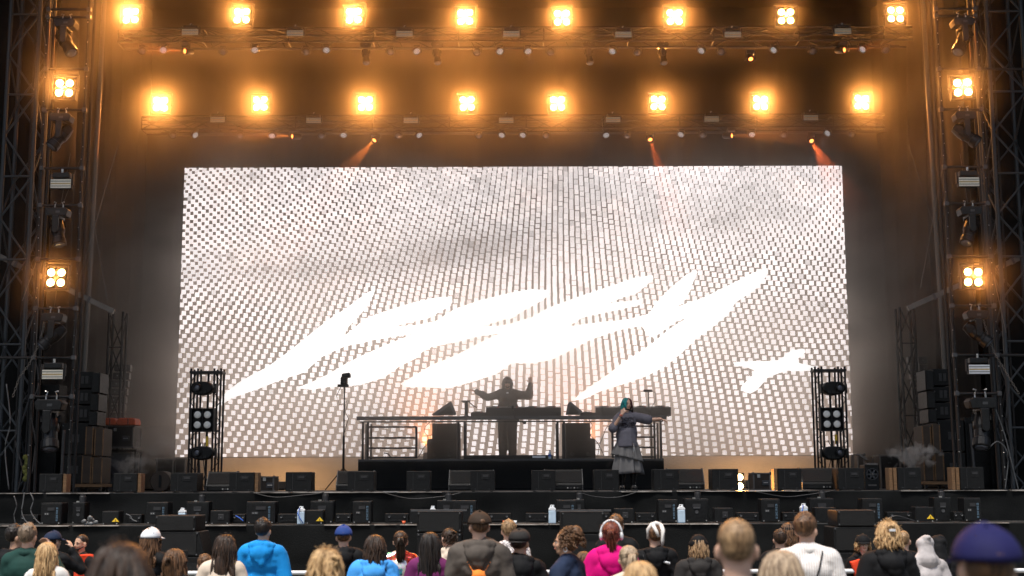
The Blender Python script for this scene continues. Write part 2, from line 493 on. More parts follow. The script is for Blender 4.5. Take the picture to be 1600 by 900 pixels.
# ------------------------------------------------------------------ lamps of the rig
HALO = 2.3
_lamp = {}
def spot(name, parent, loc, aim, energy, col, size, blend=0.6, radius=0.12):
    key = (name, energy, col, size)
    if key not in _lamp:
        l = bpy.data.lights.new(name, 'SPOT')
        l.energy, l.color, l.spot_size, l.spot_blend, l.shadow_soft_size = energy, col, size, blend, radius
        _lamp[key] = l
    o = bpy.data.objects.new(name, _lamp[key])
    o.location = loc
    o.rotation_euler = (-Vector(aim)).to_track_quat('Z', 'Y').to_euler()
    link(o, parent)
    return o
WARM = (1.0, 0.37, 0.075)
_bl = {}
def blinder_meshes(sp, lit):
    """housing, rims and bulbs of a four-lamp blinder; sp = lamp spacing"""
    key = (round(sp, 3), lit)
    if key in _bl: return _bl[key]
    h = MB(); w = sp * 2 + 0.05
    t = 0.018
    for s in (-1, 1):
        h.box((s * w / 2, 0.05, 0), (t, 0.16, w + t)); h.box((0, 0.05, s * w / 2), (w - t, 0.16, t))
    h.box((0, 0.12, 0), (w - t, 0.02, w - t))
    h.box((0, -0.01, 0), (0.012, 0.03, w - t)); h.box((0, -0.01, 0), (w - t, 0.03, 0.012))
    rim = MB(); rim.lathe((0, -0.02, 0), (0, 1, 0), [(0, sp * 0.44), (0.02, sp * 0.46), (0.09, sp * 0.25), (0.13, sp * 0.2)], 20)
    bulb = MB(); bulb.lathe((0, -0.036, 0), (0, 1, 0), [(0, sp * 0.16), (0.006, sp * 0.31), (0.016, sp * 0.36), (0.02, sp * 0.36)], 20)
    yoke = MB()
    for s in (-1, 1):
        yoke.box((s * (w / 2 + 0.03), 0.05, w * 0.22), (0.012, 0.04, w * 0.85))
        yoke.tube((s * (w / 2 + 0.0), 0.05, 0), (s * (w / 2 + 0.05), 0.05, 0), 0.022)
    yoke.box((0, 0.05, w * 0.65), (w + 0.072, 0.04, 0.012))
    _bl[key] = (h.mesh('housing', M['alu']), rim.mesh('rim', M['plast'], True), bulb.mesh('bulb', M['bulb'] if lit else M['bulb_off'], True), yoke.mesh('yoke', M['alu']), w)
    return _bl[key]
def blinder(loc, sp, label, group, lit=True, energy=260, aim=(0, -1, -0.12), name='blinder_lamp', tilt=0.0, yoke_on=True):
    t = thing(name, label, 'stage light', loc, 0, group)
    t.rotation_euler = (tilt + rng.uniform(-0.05, 0.05), rng.uniform(-0.03, 0.03), rng.uniform(-0.09, 0.09))
    h, rim, bulb, yk, w = blinder_meshes(sp, lit)
    link(bpy.data.objects.new('housing', h), t)
    if yoke_on: link(bpy.data.objects.new('yoke', yk), t)
    for sx in (-1, 1):
        for sz in (-1, 1):
            o = link(bpy.data.objects.new('rim', rim), t); o.location = (sx * sp / 2, 0, sz * sp / 2)
            o = link(bpy.data.objects.new('bulb', bulb), t); o.location = (sx * sp / 2, 0, sz * sp / 2)
    if lit and energy:
        spot('lamp_light', t, (0, -0.09, 0), aim, energy * HALO, WARM, R(110), 0.5, 0.10)
    return t
ORD = ['leftmost', 'second', 'third', 'fourth', 'fifth', 'sixth', 'seventh', 'rightmost']
FY, BY = 3.4, 6.5
top = [(205, 25), (378, 25), (553, 25), (727, 27), (878, 28), (1054, 27), (1228, 26), (1399, 23)]
low = [(251, 163), (407, 162), (571, 162), (730, 162), (871, 162), (1028, 161), (1188, 161), (1346, 160)]
E_TOP = [270, 290, 320, 330, 290, 310, 300, 280]
E_LOW = [250, 285, 310, 400, 330, 290, 300, 285]
for k, (px, py) in enumerate(top):
    o = ORD[k] + (' from the left,' if 0 < k < 7 else '')
    blinder(at(px, py, FY - 0.3), 0.195, 'glowing four-lamp blinder on the upper front truss, %s' % (o if 0 < k < 7 else o + ' of that truss'), 'warm blinders on the front truss', energy=E_TOP[k])
for k, (px, py) in enumerate(low):
    o = ORD[k] + (' from the left,' if 0 < k < 7 else '')
    blinder(at(px, py, BY - 0.3), 0.195, 'glowing four-lamp blinder just above the screen, %s' % (o if 0 < k < 7 else o + ' of that row'), 'warm blinders on the rear truss above the screen', energy=E_LOW[k])

# ------------------------------------------------------------------ box trusses across the stage
def box_truss(name, label, pxl, pxr, pyt, pyb, Y, seed, group):
    a, b = at(pxl, pyt, Y), at(pxr, pyt, Y); zb = at(800, pyb, Y).z; zt = at(800, pyt, Y).z
    t = thing(name, label, 'truss', (0, Y, zt), 0, group)
    dz = zb - zt; dep = 0.5
    for yy in (0, dep):
        for zz in (0, dz):
            bar('chord', (a.x, yy, zz), (b.x, yy, zz), 0.026, M['alu'], t)
    n = int((b.x - a.x) / 0.62)
    for i in range(n):
        u0, u1 = a.x + (b.x - a.x) * i / n, a.x + (b.x - a.x) * (i + 1) / n
        z_a, z_b = (0, dz) if i % 2 else (dz, 0)
        bar('brace', (u0, 0, z_a), (u1, 0, z_b), 0.013, M['alu'], t, 6)
        bar('brace', (u0, dep, z_b), (u1, dep, z_a), 0.013, M['alu'], t, 6)
        if i % 3 == 0:
            bar('cross_brace', (u0, 0, 0), (u0, dep, 0), 0.013, M['alu'], t, 6)
            bar('cross_brace', (u0, 0, dz), (u0, dep, dz), 0.013, M['alu'], t, 6)
            bar('upright', (u0, 0, 0), (u0, 0, dz), 0.016, M['alu'], t, 6)
    # sagging cable bundle clipped along the truss
    r = random.Random(seed)
    for k in range(3):
        mbp = MB(); pts = []
        n2 = 60
        for i in range(n2 + 1):
            x = a.x + (b.x - a.x) * i / n2
            pts.append((x, -0.03 + 0.02 * k, dz * (0.25 + 0.2 * k) + 0.05 * math.sin(i * 1.3 + k) + r.uniform(-0.03, 0.03)))
        mbp.path(pts, 0.011, 5).build('cable', M['cable'], t, smooth=True)
    return t, a.x, b.x, dz
box_truss('lighting_truss', 'upper front truss carrying eight warm blinders high over the stage', 185, 1425, 43, 64, FY, 1, 'lighting trusses across the stage')
box_truss('lighting_truss', 'lower rear truss right above the video screen', 222, 1382, 180, 200, BY, 2, 'lighting trusses across the stage')
# pipe under each truss that carries the small lights
for nm, (pa, pb, py, Y, lab) in {'f': (225, 1405, 76, FY, 'thin pipe slung under the upper front truss'), 'r': (252, 1385, 208, BY, 'thin pipe slung under the rear truss above the screen')}.items():
    a, b = at(pa, py, Y), at(pb, py, Y)
    t = thing('hanging_pipe', lab, 'pipe', (0, Y, a.z), 0, 'thin pipes under the trusses')
    bar('tube', (a.x, 0, 0), (b.x, 0, 0), 0.024, M['alu'], t)
    zt = at(800, 64 if nm == 'f' else 200, Y).z - a.z
    for i in range(8):
        x = a.x + (b.x - a.x) * (i + 0.5) / 8
        for d in (-0.08, 0.42):
            bar('drop_arm', (x + d, 0, zt), (x + d + 0.08, 0, 0), 0.012, M['alu'], t, 6)

def strobe_light(loc, w, h, label, group, tilt=0.0, mat_='strobe', n=1, inert=True):
    t = thing('strobe_light', label, 'stage light', loc, 0, group)
    t.rotation_euler = (tilt, 0, 0)
    MB().box((0, 0.06, h * 0.98), (w * 0.86, 0.16, h * 0.62)).build('base', M['plast'], t, bevel=0.015)
    MB().box((0, 0.05, 0), (w * 1.06, 0.10, h * 1.12)).build('lamp_head', M['black'], t, bevel=0.008)
    MB().box((0, -0.004, 0), (w, 0.012, h)).build('lamp_panel', M[mat_], t)
    for z in (-0.28, 0, 0.28):
        MB().box((0, -0.012, h * z), (w * 0.98, 0.006, h * (0.07 if z else 0.13))).build('led_bar', M['strobe_line'] if z == 0 else M['grey'], t)
    for s in (-1, 1):
        MB().box((s * w * 0.56, 0.06, h * 0.5), (0.02, 0.08, h * 1.3)).build('bracket', M['alu'], t)
    MB().tube((0, 0.06, h * 1.25), (0, 0.06, h * 1.75), 0.025).build('clamp', M['bright'], t)
    return t
TS = [(297, 50), (461, 52), (632, 53), (799, 53), (974, 54), (1145, 54), (1317, 49)]
LS = [(340, 187), (490, 188), (642, 188), (791, 188), (958, 187), (1112, 186), (1267, 184)]
NM7 = ['leftmost', 'second from the left', 'third from the left', 'middle one', 'third from the right', 'second from the right', 'rightmost']
for k, (px, py) in enumerate(TS):
    strobe_light(at(px, py, FY - 0.12), 0.36, 0.12, 'small grey strobe panel on the upper front truss, %s' % NM7[k], 'strobe panels on the front truss')
for k, (px, py) in enumerate(LS):
    strobe_light(at(px, py, BY - 0.12), 0.35, 0.12, 'small grey strobe panel on the rear truss, %s' % NM7[k], 'strobe panels on the rear truss')

# small round wash lights hanging in a row, faces down and outwards
def wash_light(loc, label, group, aimx, lit=True, s=1.0):
    t = thing('wash_light', label, 'stage light', loc, 0, group)
    d = Vector((aimx, -0.62, -0.75)).normalized()
    MB().lathe(-d * 0.10 * s, d, [(-0.06 * s, 0.06 * s), (-0.03 * s, 0.10 * s), (0.06 * s, 0.125 * s), (0.10 * s, 0.128 * s)], 18).build('lamp_head', M['plast'], t, smooth=True)
    q = d.to_track_quat('Z', 'Y')
    MB().lathe((0, 0, 0), d, [(0, 0.128 * s), (0.012, 0.128 * s), (0.012, 0.110 * s), (0.004, 0.108 * s)], 18).build('rim', M['alu'], t, smooth=True)
    if lit:
        g = MB()
        for ring, n in ((0, 1), (0.042, 6), (0.082, 12)):
            for i in range(n):
                a = 2 * math.pi * i / n
                p = q @ Vector((math.cos(a) * ring * s, math.sin(a) * ring * s, 0.012))
                g.ell(p, 0.013 * s, 8, 5)
        g.build('led_cluster', M['led'], t, smooth=True)
        if lit == 2:
            spot('lamp_light', t, d * 0.08, d + Vector((0, 0, -0.8)), 22, (0.85, 0.9, 1.0), R(38), 0.8, 0.05)
    else:
        MB().lathe((0, 0, 0), d, [(0.0, 0.108 * s), (0.03 * s, 0.08 * s), (0.045 * s, 0.02 * s)], 16).build('lens', M['lens'], t, smooth=True)
    MB().box((0, 0.03, 0.17 * s), (0.20 * s, 0.10 * s, 0.07 * s)).build('base', M['plast'], t, bevel=0.01)
    for sx in (-1, 1):
        MB().box((sx * 0.145 * s, 0.02, 0.08 * s), (0.018 * s, 0.05 * s, 0.22 * s)).build('yoke_arm', M['plast'], t)
    return t
TW = [(222, 80, 0), (255, 78, 1), (348, 81, 0), (398, 78, 1), (478, 81, 0), (510, 78, 1), (610, 81, 0), (651, 80, 2), (745, 82, 0), (781, 80, 2), (825, 80, 2), (860, 82, 0),
      (957, 80, 2), (996, 82, 0), (1096, 79, 1), (1127, 81, 0), (1209, 78, 2), (1270, 80, 0), (1348, 77, 1), (1384, 78, 0)]
LW = [(270, 212, 0), (305, 211, 1), (375, 212, 0), (425, 212, 1), (502, 212, 0), (537, 211, 1), (622, 212, 0), (655, 211, 1), (748, 212, 0), (784, 211, 1), (817, 211, 1), (853, 212, 0),
      (947, 211, 1), (980, 212, 0), (1064, 210, 2), (1098, 211, 0), (1175, 210, 1), (1225, 211, 0), (1293, 208, 2), (1331, 210, 0)]
for row, Y, where in ((TW, FY, 'upper front truss'), (LW, BY, 'rear truss')):
    n = {0: 0, 1: 0}
    for px, py, lit in row:
        k = 1 if lit else 0; n[k] += 1
        side = 'left' if px < 800 else 'right'
        lst = [p for p, _, l in row if (1 if l else 0) == k and (p < 800) == (px < 800)]
        idx = lst.index(px) + 1 if px < 800 else len(lst) - lst.index(px)
        word = ['outermost', 'second', 'third', 'fourth', 'fifth', 'sixth', 'seventh'][idx - 1]
        kindw = 'round light with lit white cells' if lit else 'dark round domed light'
        wash_light(at(px, py, Y - 0.05), '%s under the %s, %s from the %s end' % (kindw, where, word, side), 'round lights under the trusses', (px - 800) / -900 * (1 if lit else 0.2) + (0.25 if (px // 7) % 2 else -0.25) * (1 if lit else 0), lit, 0.70)

# moving heads
_mh = {}
def moving_head(loc, label, group, lean=0.5, s=1.0, up=False, turn=0.0, roll=1, detail=True, barrel=1.0):
    """hanging (or standing) moving spotlight: base, two-armed yoke, barrel with a front lens. lean = sideways lean of the barrel"""
    t = thing('moving_head', label, 'stage light', loc, turn, group)
    z = -1 if not up else 1
    b = MB()
    b.prism([(-0.19 * s, 0.0), (-0.16 * s, z * 0.10 * s), (0.16 * s, z * 0.10 * s), (0.19 * s, 0.0), (0.15 * s, -z * 0.045 * s), (-0.15 * s, -z * 0.045 * s)], -0.12 * s, 0.12 * s)
    b.build('base', M['plast'], t, bevel=0.012 * s)
    MB().box((0.02 * s, -0.122 * s, z * 0.03 * s), (0.07 * s, 0.006, 0.035 * s)).build('display', M['grey'], t)
    piv = z * 0.34 * s
    for sy in (-1, 1):
        a = MB().prism([(-0.055 * s, z * 0.10 * s), (0.055 * s, z * 0.10 * s), (0.05 * s, piv + z * 0.04 * s), (0, piv + z * 0.07 * s), (-0.05 * s, piv + z * 0.04 * s)], sy * 0.145 * s - 0.022 * s, sy * 0.145 * s + 0.022 * s)
        a.build('yoke_arm', M['plast'], t, bevel=0.01 * s)
    MB().box((0, 0, z * 0.115 * s), (0.12 * s, 0.31 * s, 0.04 * s)).build('yoke_bridge', M['plast'], t, bevel=0.01 * s)
    d = Vector((math.sin(lean), -0.35, -math.cos(lean) if not up else math.cos(lean))).normalized()
    c = Vector((0, 0, piv)); L = 0.30 * s * barrel
    prof = [(-L * 0.85, 0.055 * s), (-L * 0.8, 0.09 * s), (-L * 0.3, 0.115 * s), (0.02, 0.118 * s), (0.06 * s, 0.10 * s), (L * 0.55, 0.098 * s), (L * 0.6, 0.115 * s), (L * 0.95, 0.118 * s), (L, 0.108 * s)]
    hd = MB().lathe(c, d, prof, 18).build('lamp_head', M['plast'], t, smooth=False)
    for p in hd.data.polygons: p.use_smooth = len(p.vertices) == 4 and False
    ln = MB().lathe(c + d * (L - 0.002), d, [(0, 0.092 * s), (0.012 * s, 0.07 * s), (0.02 * s, 0.02 * s)], 16).build('lens', M['lens'], hd, smooth=True)
    q = d.to_track_quat('Z', 'Y')
    for k in (-1, 1):
        p = c + d * (-L * 0.4) + q @ Vector((0.112 * s * k, 0, 0))
        MB().box(p, (0.03 * s, 0.12 * s, 0.10 * s), q.to_matrix()).build('vent_cover', M['black'], hd)
    if not up:
        for sx in (-1, 1):
            MB().path([(sx * 0.07 * s, 0, 0.04 * s), (sx * 0.07 * s, 0, 0.11 * s), (sx * 0.05 * s, 0, 0.15 * s), (sx * 0.09 * s, 0, 0.16 * s)], 0.012 * s, 6).build('clamp', M['bright'], t)
    return t
for k, (px, py) in enumerate([(572, 82), (683, 82), (920, 82), (1035, 82)]):
    w = ['third blinder', 'fourth blinder', 'fifth blinder', 'sixth blinder', 'second blinder', 'seventh blinder'][k]
    moving_head(at(px, py - 12, FY + 0.15), 'dark moving spotlight hanging under the front truss near the %s' % w, 'dark moving heads under the front truss', lean=0.1, s=0.72)

# narrow orange beam lights
def beam_light(px, py, Y, tx, ty, label, e=60, ang=11, col=(1.0, 0.26, 0.05), Yt=None):
    p = at(px, py, Y); q = at(tx, ty, Y - 0.6 if Yt is None else Yt); d = (q - p).normalized()
    t = thing('beam_light', label, 'stage light', p, 0, 'small orange beam lights')
    MB().lathe(-d * 0.22, d, [(0, 0.04), (0.03, 0.075), (0.18, 0.075), (0.22, 0.085), (0.225, 0.05)], 14).build('lamp_head', M['plast'], t, smooth=True)
    MB().lathe(d * 0.005, d, [(0, 0.05), (0.015, 0.03)], 12).build('lens', M['beamlens'], t, smooth=True)
    MB().box((0, 0.05, 0.16), (0.16, 0.12, 0.08)).build('base', M['plast'], t)
    for s in (-1, 1):
        MB().box((s * 0.10, 0.04, 0.08), (0.015, 0.05, 0.2)).build('yoke_arm', M['plast'], t)
    spot('lamp_light', t, d * 0.04, d, e, col, R(ang), 0.35, 0.02)
B_E = 1100
beam_light(585, 219, BY - 0.1, 545, 262, 'orange beam light above the screen slanting down to the left', B_E, 22)
beam_light(457, 213, BY - 0.1, 380, 210, 'orange beam light on the rear truss throwing sideways to the left', B_E, 18)
beam_light(1143, 212, BY - 0.1, 1230, 212, 'orange beam light on the rear truss throwing sideways to the right', B_E, 18)
beam_light(1016, 218, BY - 0.1, 1030, 262, 'thin orange beam light near the screen top, right of its middle', B_E * 0.7, 16, (1, 0.16, 0.03))
beam_light(1173, 92, FY - 0.1, 1188, 135, 'orange beam light hanging below the front truss, right half', B_E * 0.6, 14, (1, 0.16, 0.03))
beam_light(289, 80, FY - 0.1, 235, 78, 'orange beam light at the left end of the front truss', B_E * 0.7, 20, (1, 0.18, 0.03))
beam_light(1319, 78, FY - 0.1, 1375, 73, 'orange beam light at the right end of the front truss', B_E * 0.8, 20, (1, 0.16, 0.03))
beam_light(1268, 220, BY - 0.1, 1285, 250, 'faint orange beam light over the right corner of the screen', B_E * 0.5, 22, (1, 0.16, 0.03))

# ------------------------------------------------------------------ side ladder towers with lights
def T(px, py, Y=0.9): return at(px, py, Y)
def light_tower(side):
    lab = 'tall dark ladder truss of lights at the %s edge of the stage' % side
    Lft = side == 'left'
    ch = [(77, 0, 44, 765), (140, 0, 106, 765)] if Lft else [(1461, 0, 1503, 765), (1522, 0, 1571, 765)]
    Y = 0.9
    base = T((ch[0][2] + ch[1][2]) / 2, 765); base.z = 0
    t = thing('light_tower', lab, 'truss tower', base, 0, 'ladder towers of lights')
    def L(p): return Vector(p) - base
    for a in ch:
        p0 = T(a[2], a[3]); p0.z = 0.0
        p1 = T(a[0], a[1]); d = (p1 - p0); p1 = p0 + d * 1.25
        bar('chord', L(p0), L(p1), 0.034, M['alu'], t, 10)
        o = Vector((0.0, 0.34, 0))
        bar('chord', L(p0 + o), L(p1 + o), 0.03, M['alu'], t, 8)
        # bolts in pairs up the chord
        g = MB(); n = 44; r = random.Random(int(a[0]))
        for i in range(n):
            q = p0 + d * (i / n) * 1.05
            if r.random() < 0.8: g.ell(L(q) + Vector((r.uniform(-0.02, 0.02), -0.036, r.uniform(-.04, .04))), 0.010, 8, 5)
        g.build('bolt', M['bright'], t, kind='stuff')
        cb = MB(); pts = [L(p0 + d * (i / 40) * 1.1) + Vector((r.uniform(-0.012, 0.03) * (1 if Lft else -1), -0.03, 0)) for i in range(41)]
        cb.path(pts, 0.009, 5).build('cable', M['cable'], t, smooth=True)
    def chx(py, k):
        a = ch[k]; return a[0] + (a[2] - a[0]) * py / 765.0
    rungs = [(15, 1), (27, 1), (108, 1), (172, 1), (263, 1), (321, 1), (405, 1), (482, 1), (559, 2), (620, 1)] if Lft else [(14, 1), (25, 1), (108, 2), (171, 1), (261, 1), (318, 1), (401, 1), (478, 1), (555, 2), (615, 1)]
    for py, k in rungs:
        a, b = chx(py, 0), chx(py, 1)
        if k == 2:
            if Lft: a = -5
            else: b = 1610
        bar('rung', L(T(a, py, Y - 0.03)), L(T(b, py, Y - 0.03)), 0.027, M['alu'], t, 8)
        bar('back_rung', L(T(chx(py, 0), py, Y + 0.34)), L(T(chx(py, 1), py, Y + 0.34)), 0.02, M['alu'], t, 6)
        for e in (0, 1):
            q = T(chx(py, e), py, Y - 0.05)
            MB().box(L(q), (0.085, 0.08, 0.085)).build('coupler', M['grey'], t, bevel=0.01)
    for py in (40, 140, 240, 340, 440, 530, 640):
        bar('side_brace', L(T(chx(py, 0), py, Y)), L(T(chx(py + 50, 0), py + 50, Y + 0.34)), 0.015, M['alu'], t, 6)
        bar('side_brace', L(T(chx(py, 1), py, Y)), L(T(chx(py + 50, 1), py + 50, Y + 0.34)), 0.015, M['alu'], t, 6)
    # thin safety wires
    for (pa, pb) in ([((110, 240), (95, 320)), ((98, 320), (125, 250)), ((92, 430), (75, 545))] if Lft else [((1500, 240), (1512, 318)), ((1516, 318), (1524, 250)), ((1517, 440), (1526, 480))]):
        bar('safety_wire', L(T(*pa)), L(T(*pb)), 0.004, M['pale'], t, 4)
    return t
light_tower('left'); light_tower('right')
for side, hp in (('left', [(104, 36, 0.55, 1.15, 1.0), (97, 183, -0.55, 1.15, 0.9), (92, 330, 0.25, 1.15, 1.0), (85, 494, -0.72, 1.15, 0.9), (80, 630, 0.15, 1.45, 1.0)]),
                 ('right', [(1503, 34, -0.5, 1.15, 1.0), (1506, 180, 0.8, 1.15, 0.9), (1514, 328, -0.4, 1.15, 1.0), (1524, 490, 0.75, 1.15, 0.9), (1532, 627, -0.2, 1.45, 1.0)])):
    for k, (px, py, lean, s, brl) in enumerate(hp):
        w = ['topmost', 'second from the top', 'third from the top', 'fourth from the top', 'lowest and largest'][k]
        moving_head(T(px, py, 0.8), 'black moving spotlight on the %s light tower, %s' % (side, w), 'moving spotlights on the side towers', lean, s, barrel=brl)
for px, py, side, w in ((101, 138, 'left', 'upper'), (88, 434, 'left', 'lower'), (1504, 137, 'right', 'upper'), (1520, 433, 'right', 'lower')):
    blinder(T(px, py, 0.75), 0.20, 'glowing four-lamp blinder on the %s light tower, %s one' % (side, w), 'warm blinders on the side towers', energy=230)
for px, py, side, w, m_ in ((95, 287, 'left', 'upper', 'strobe'), (82, 585, 'left', 'lower', 'strobe'), (1514, 284, 'right', 'upper', 'strobe'), (1530, 577, 'right', 'lower', 'white')):
    strobe_light(T(px, py, 0.72), 0.40, 0.175, 'strobe with pale striped panel on the %s tower, %s one' % (side, w), 'strobes on the side towers', mat_=m_)

# ------------------------------------------------------------------ outer lattice towers
def lattice_tower(name, label, cat, px0, px1, Y, w, group, z1=12.6, r=0.045, m_='steel', pitch=0.85, z0=None, py=755, lean=0.0, dep=None, pxtop=None):
    a, b = at(px0, py, Y), at(px1, py, Y); z0 = ground_z(0) if z0 is None else z0
    base = Vector(((a.x + b.x) / 2, Y, z0)); hw = (b.x - a.x) / 2; dep = 2 * hw if dep is None else dep
    t = thing(name, label, cat, base, 0, group); H = z1 - z0
    def pt(sx, sy, z): return Vector((sx * hw + lean * z, sy * dep, z))
    for sx in (-1, 1):
        for sy in (0, 1):
            bar('chord', pt(sx, sy, 0), pt(sx, sy, H), r, M[m_], t, 10)
    n = int(H / pitch)
    for i in range(n):
        u, v = H * i / n, H * (i + 1) / n
        s = 1 if i % 2 else -1
        bar('brace', pt(-s, 0, u), pt(s, 0, v), r * 0.5, M[m_], t, 6)
        bar('brace', pt(-s, 1, v), pt(s, 1, u), r * 0.5, M[m_], t, 6)
        bar('brace', pt(-1, 0 if s > 0 else 1, u), pt(-1, 1 if s > 0 else 0, v), r * 0.5, M[m_], t, 6)
        bar('brace', pt(1, 1 if s > 0 else 0, u), pt(1, 0 if s > 0 else 1, v), r * 0.5, M[m_], t, 6)
        if i % 2 == 0:
            bar('rung', pt(-1, 0, u), pt(1, 0, u), r * 0.55, M[m_], t, 6)
    return t
lattice_tower('lattice_tower', 'grey steel lattice tower at the far left edge of the stage', 'truss tower', -22, 26, 2.0, 0.6, 'outer lattice towers', lean=0.0)
lattice_tower('lattice_tower', 'grey steel lattice tower at the far right edge of the stage', 'truss tower', 1583, 1640, 2.0, 0.6, 'outer lattice towers', lean=0.0)
lattice_tower('lattice_mast', 'thin dark lattice mast between far left tower and light tower', 'truss tower', 20, 38, 2.6, 0.3, 'thin lattice masts', r=0.022, pitch=0.5, m_='alu')
lattice_tower('lattice_mast', 'thin dark lattice mast between far right tower and light tower', 'truss tower', 1572, 1590, 2.6, 0.3, 'thin lattice masts', r=0.022, pitch=0.5, m_='alu')
# short goal post masts in the wings behind the speaker stacks
for side, p0, p1, zt in (('left', 160, 182, at(800, 485, 5.0).z), ('right', 1418, 1441, at(800, 482, 5.0).z)):
    t = lattice_tower('wing_mast', 'dark square lattice mast in the %s wing behind the speaker stack' % side, 'truss tower', p0, p1, 5.0, 0.3, 'lattice masts in the wings', z1=zt, z0=0.0, r=0.03, m_='alu', pitch=0.7)
# leaning grey tubes of the roof structure
for side, (pa, pb) in (('left', ((162, 20), (128, 640))), ('right', ((1443, 20), (1480, 640)))):
    a, b = at(pa[0], pa[1], 4.2), at(pb[0], pb[1], 4.2)
    d = (a - b).normalized(); base = b - d * (b.z / d.z)
    t = thing('roof_column', 'long leaning grey steel tube beside the %s light tower' % side, 'steel column', base, 0, 'leaning grey roof columns')
    bar('tube', (0, 0, 0), a + d * 1.5 - base, 0.055, M['pale'], t, 12)
for side, (pa, pb) in (('left', ((-12, 395), (178, 487))), ('right', ((1622, 390), (1418, 482)))):
    a, b = at(*pa, 3.0), at(*pb, 3.0)
    t = thing('roof_beam', 'pale flat diagonal beam crossing behind the %s light tower' % side, 'steel beam', a, 0, 'pale diagonal beams')
    d = b - a; q = d.to_track_quat('X', 'Z').to_matrix()
    MB().box(d / 2, (d.length, 0.10, 0.11), q).build('beam', M['pale'], t, bevel=0.006)
    for u in (0.2, 0.5, 0.8):
        MB().box(d * u, (0.05, 0.13, 0.14), q).build('joint_plate', M['grey'], t)
for k, (pa, pb, Ya) in enumerate([((185, 225), (120, 450), 2.9), ((128, 240), (168, 470), 2.9), ((1420, 228), (1485, 440), 2.9), ((1475, 250), (1438, 450), 2.9), ((60, 400), (35, 470), 1.6), ((1552, 430), (1572, 520), 1.6)]):
    a, b = at(*pa, Ya), at(*pb, Ya)
    t = thing('guy_wire', ['steel wire running down left from the grey left column', 'steel wire crossing the grey left column', 'steel wire running down right towards the grey right column', 'steel wire crossing the grey right column', 'short guy wire by the far left tower', 'short guy wire by the far right tower'][k], 'wire', a, 0, 'bracing wires')
    bar('wire', (0, 0, 0), b - a, 0.008, M['pale'], t, 5)

# ------------------------------------------------------------------ DJ riser and desk
RY0, RZ = 5.0, Z_(717, 5.0)
rl, rr_ = X_(559, 5.0), X_(1038, 5.0)
t = thing('stage_riser', 'black cloth covered riser under the performer desk', 'platform', (0, RY0, 0))
MB().box(((rl + rr_) / 2, 1.3, RZ - 0.03), (rr_ - rl, 2.6, 0.06)).build('riser_top', M['deck'], t, bevel=0.005)
MB().box(((rl + rr_) / 2, -0.012, RZ - 0.02), (rr_ - rl - 0.02, 0.016, 0.03)).build('edge_strip', M['grey'], t)
cloth_sheet(rl, rr_, 0, RZ - 0.05, 0.03, 160, 6, 0.05, 41.0, fold=0.8).build('riser_skirt', M['cloth'], t, smooth=True)
for s, x in ((-1, rl), (1, rr_)):
    MB().box((x - s * 0.03, 1.3, RZ / 2 - 0.04), (0.04, 2.54, RZ - 0.08)).build('side_cloth', M['cloth'], t)
DY = 5.25
def dx(px): return X_(px, DY)
def dz_(py): return Z_(py, DY)
DX0, DX1 = dx(561), dx(1038)
t = thing('performer_desk', 'long black tubular desk with railings standing on the riser', 'desk', (0, DY, RZ))
zt = dz_(650) - RZ
MB().box(((DX0 + DX1) / 2, 0.35, zt - 0.02), (DX1 - DX0 + 0.12, 0.8, 0.035)).build('desk_top', M['plast'], t, bevel=0.006)
MB().box(((DX0 + DX1) / 2, -0.055, zt - 0.045), (DX1 - DX0 + 0.14, 0.03, 0.085)).build('front_rail', M['grey'], t, bevel=0.008)
MB().box(((DX0 + DX1) / 2, -0.03, zt - 0.125), (DX1 - DX0, 0.03, 0.03)).build('lower_rail', M['alu'], t)
for px in (566, 574, 716, 726, 872, 882, 1024, 1034):
    x = dx(px)
    for y in (0, 0.7):
        MB().box((x, y, (zt - 0.14) / 2), (0.05, 0.05, zt - 0.14)).build('leg', M['alu'], t, bevel=0.005)
for a, b in ((575, 650), (958, 1024)):
    for py in (668, 685, 701, 716):
        bar('rail', (dx(a), 0.01, dz_(py) - RZ + 0.02), (dx(b), 0.01, dz_(py) - RZ + 0.02), 0.020, M['alu'], t)
    xx = dx(b if a == 575 else a)
    MB().box((xx, 0.01, (dz_(668) - RZ) / 2 + 0.02), (0.05, 0.05, dz_(668) - RZ)).build('rail_post', M['alu'], t)
t2 = thing('floor_rail', 'low flat black rail between desk legs on the riser', 'rail', (0, DY - 0.1, RZ))
MB().box((dx(795), 0, 0.045), (dx(865) - dx(727), 0.10, 0.085)).build('rail_body', M['plast'], t2, bevel=0.01)
t2 = thing('paper_sheet', 'white paper strip lying on the low rail before the desk', 'paper', (dx(842), DY - 0.165, RZ + 0.045))
MB().box((0, 0, 0), (0.29, 0.006, 0.045)).build('sheet', M['white'], t2)
t2 = thing('water_bottle', 'small blue water bottle standing on the riser edge', 'bottle', (dx(859), DY - 0.16, RZ))
MB().lathe((0, 0, 0), (0, 0, 1), [(0, 0.030), (0.01, 0.033), (0.13, 0.033), (0.16, 0.014), (0.175, 0.013)], 14).build('bottle_body', M['blueliq'], t2, smooth=True)
MB().lathe((0, 0, 0.174), (0, 0, 1), [(0, 0.016), (0.02, 0.016)], 12).build('bottle_cap', M['blue'], t2)
MB().lathe((0, 0, 0.05), (0, 0, 1), [(0, 0.0345), (0.05, 0.0345)], 14).build('label_band', M['blue'], t2)
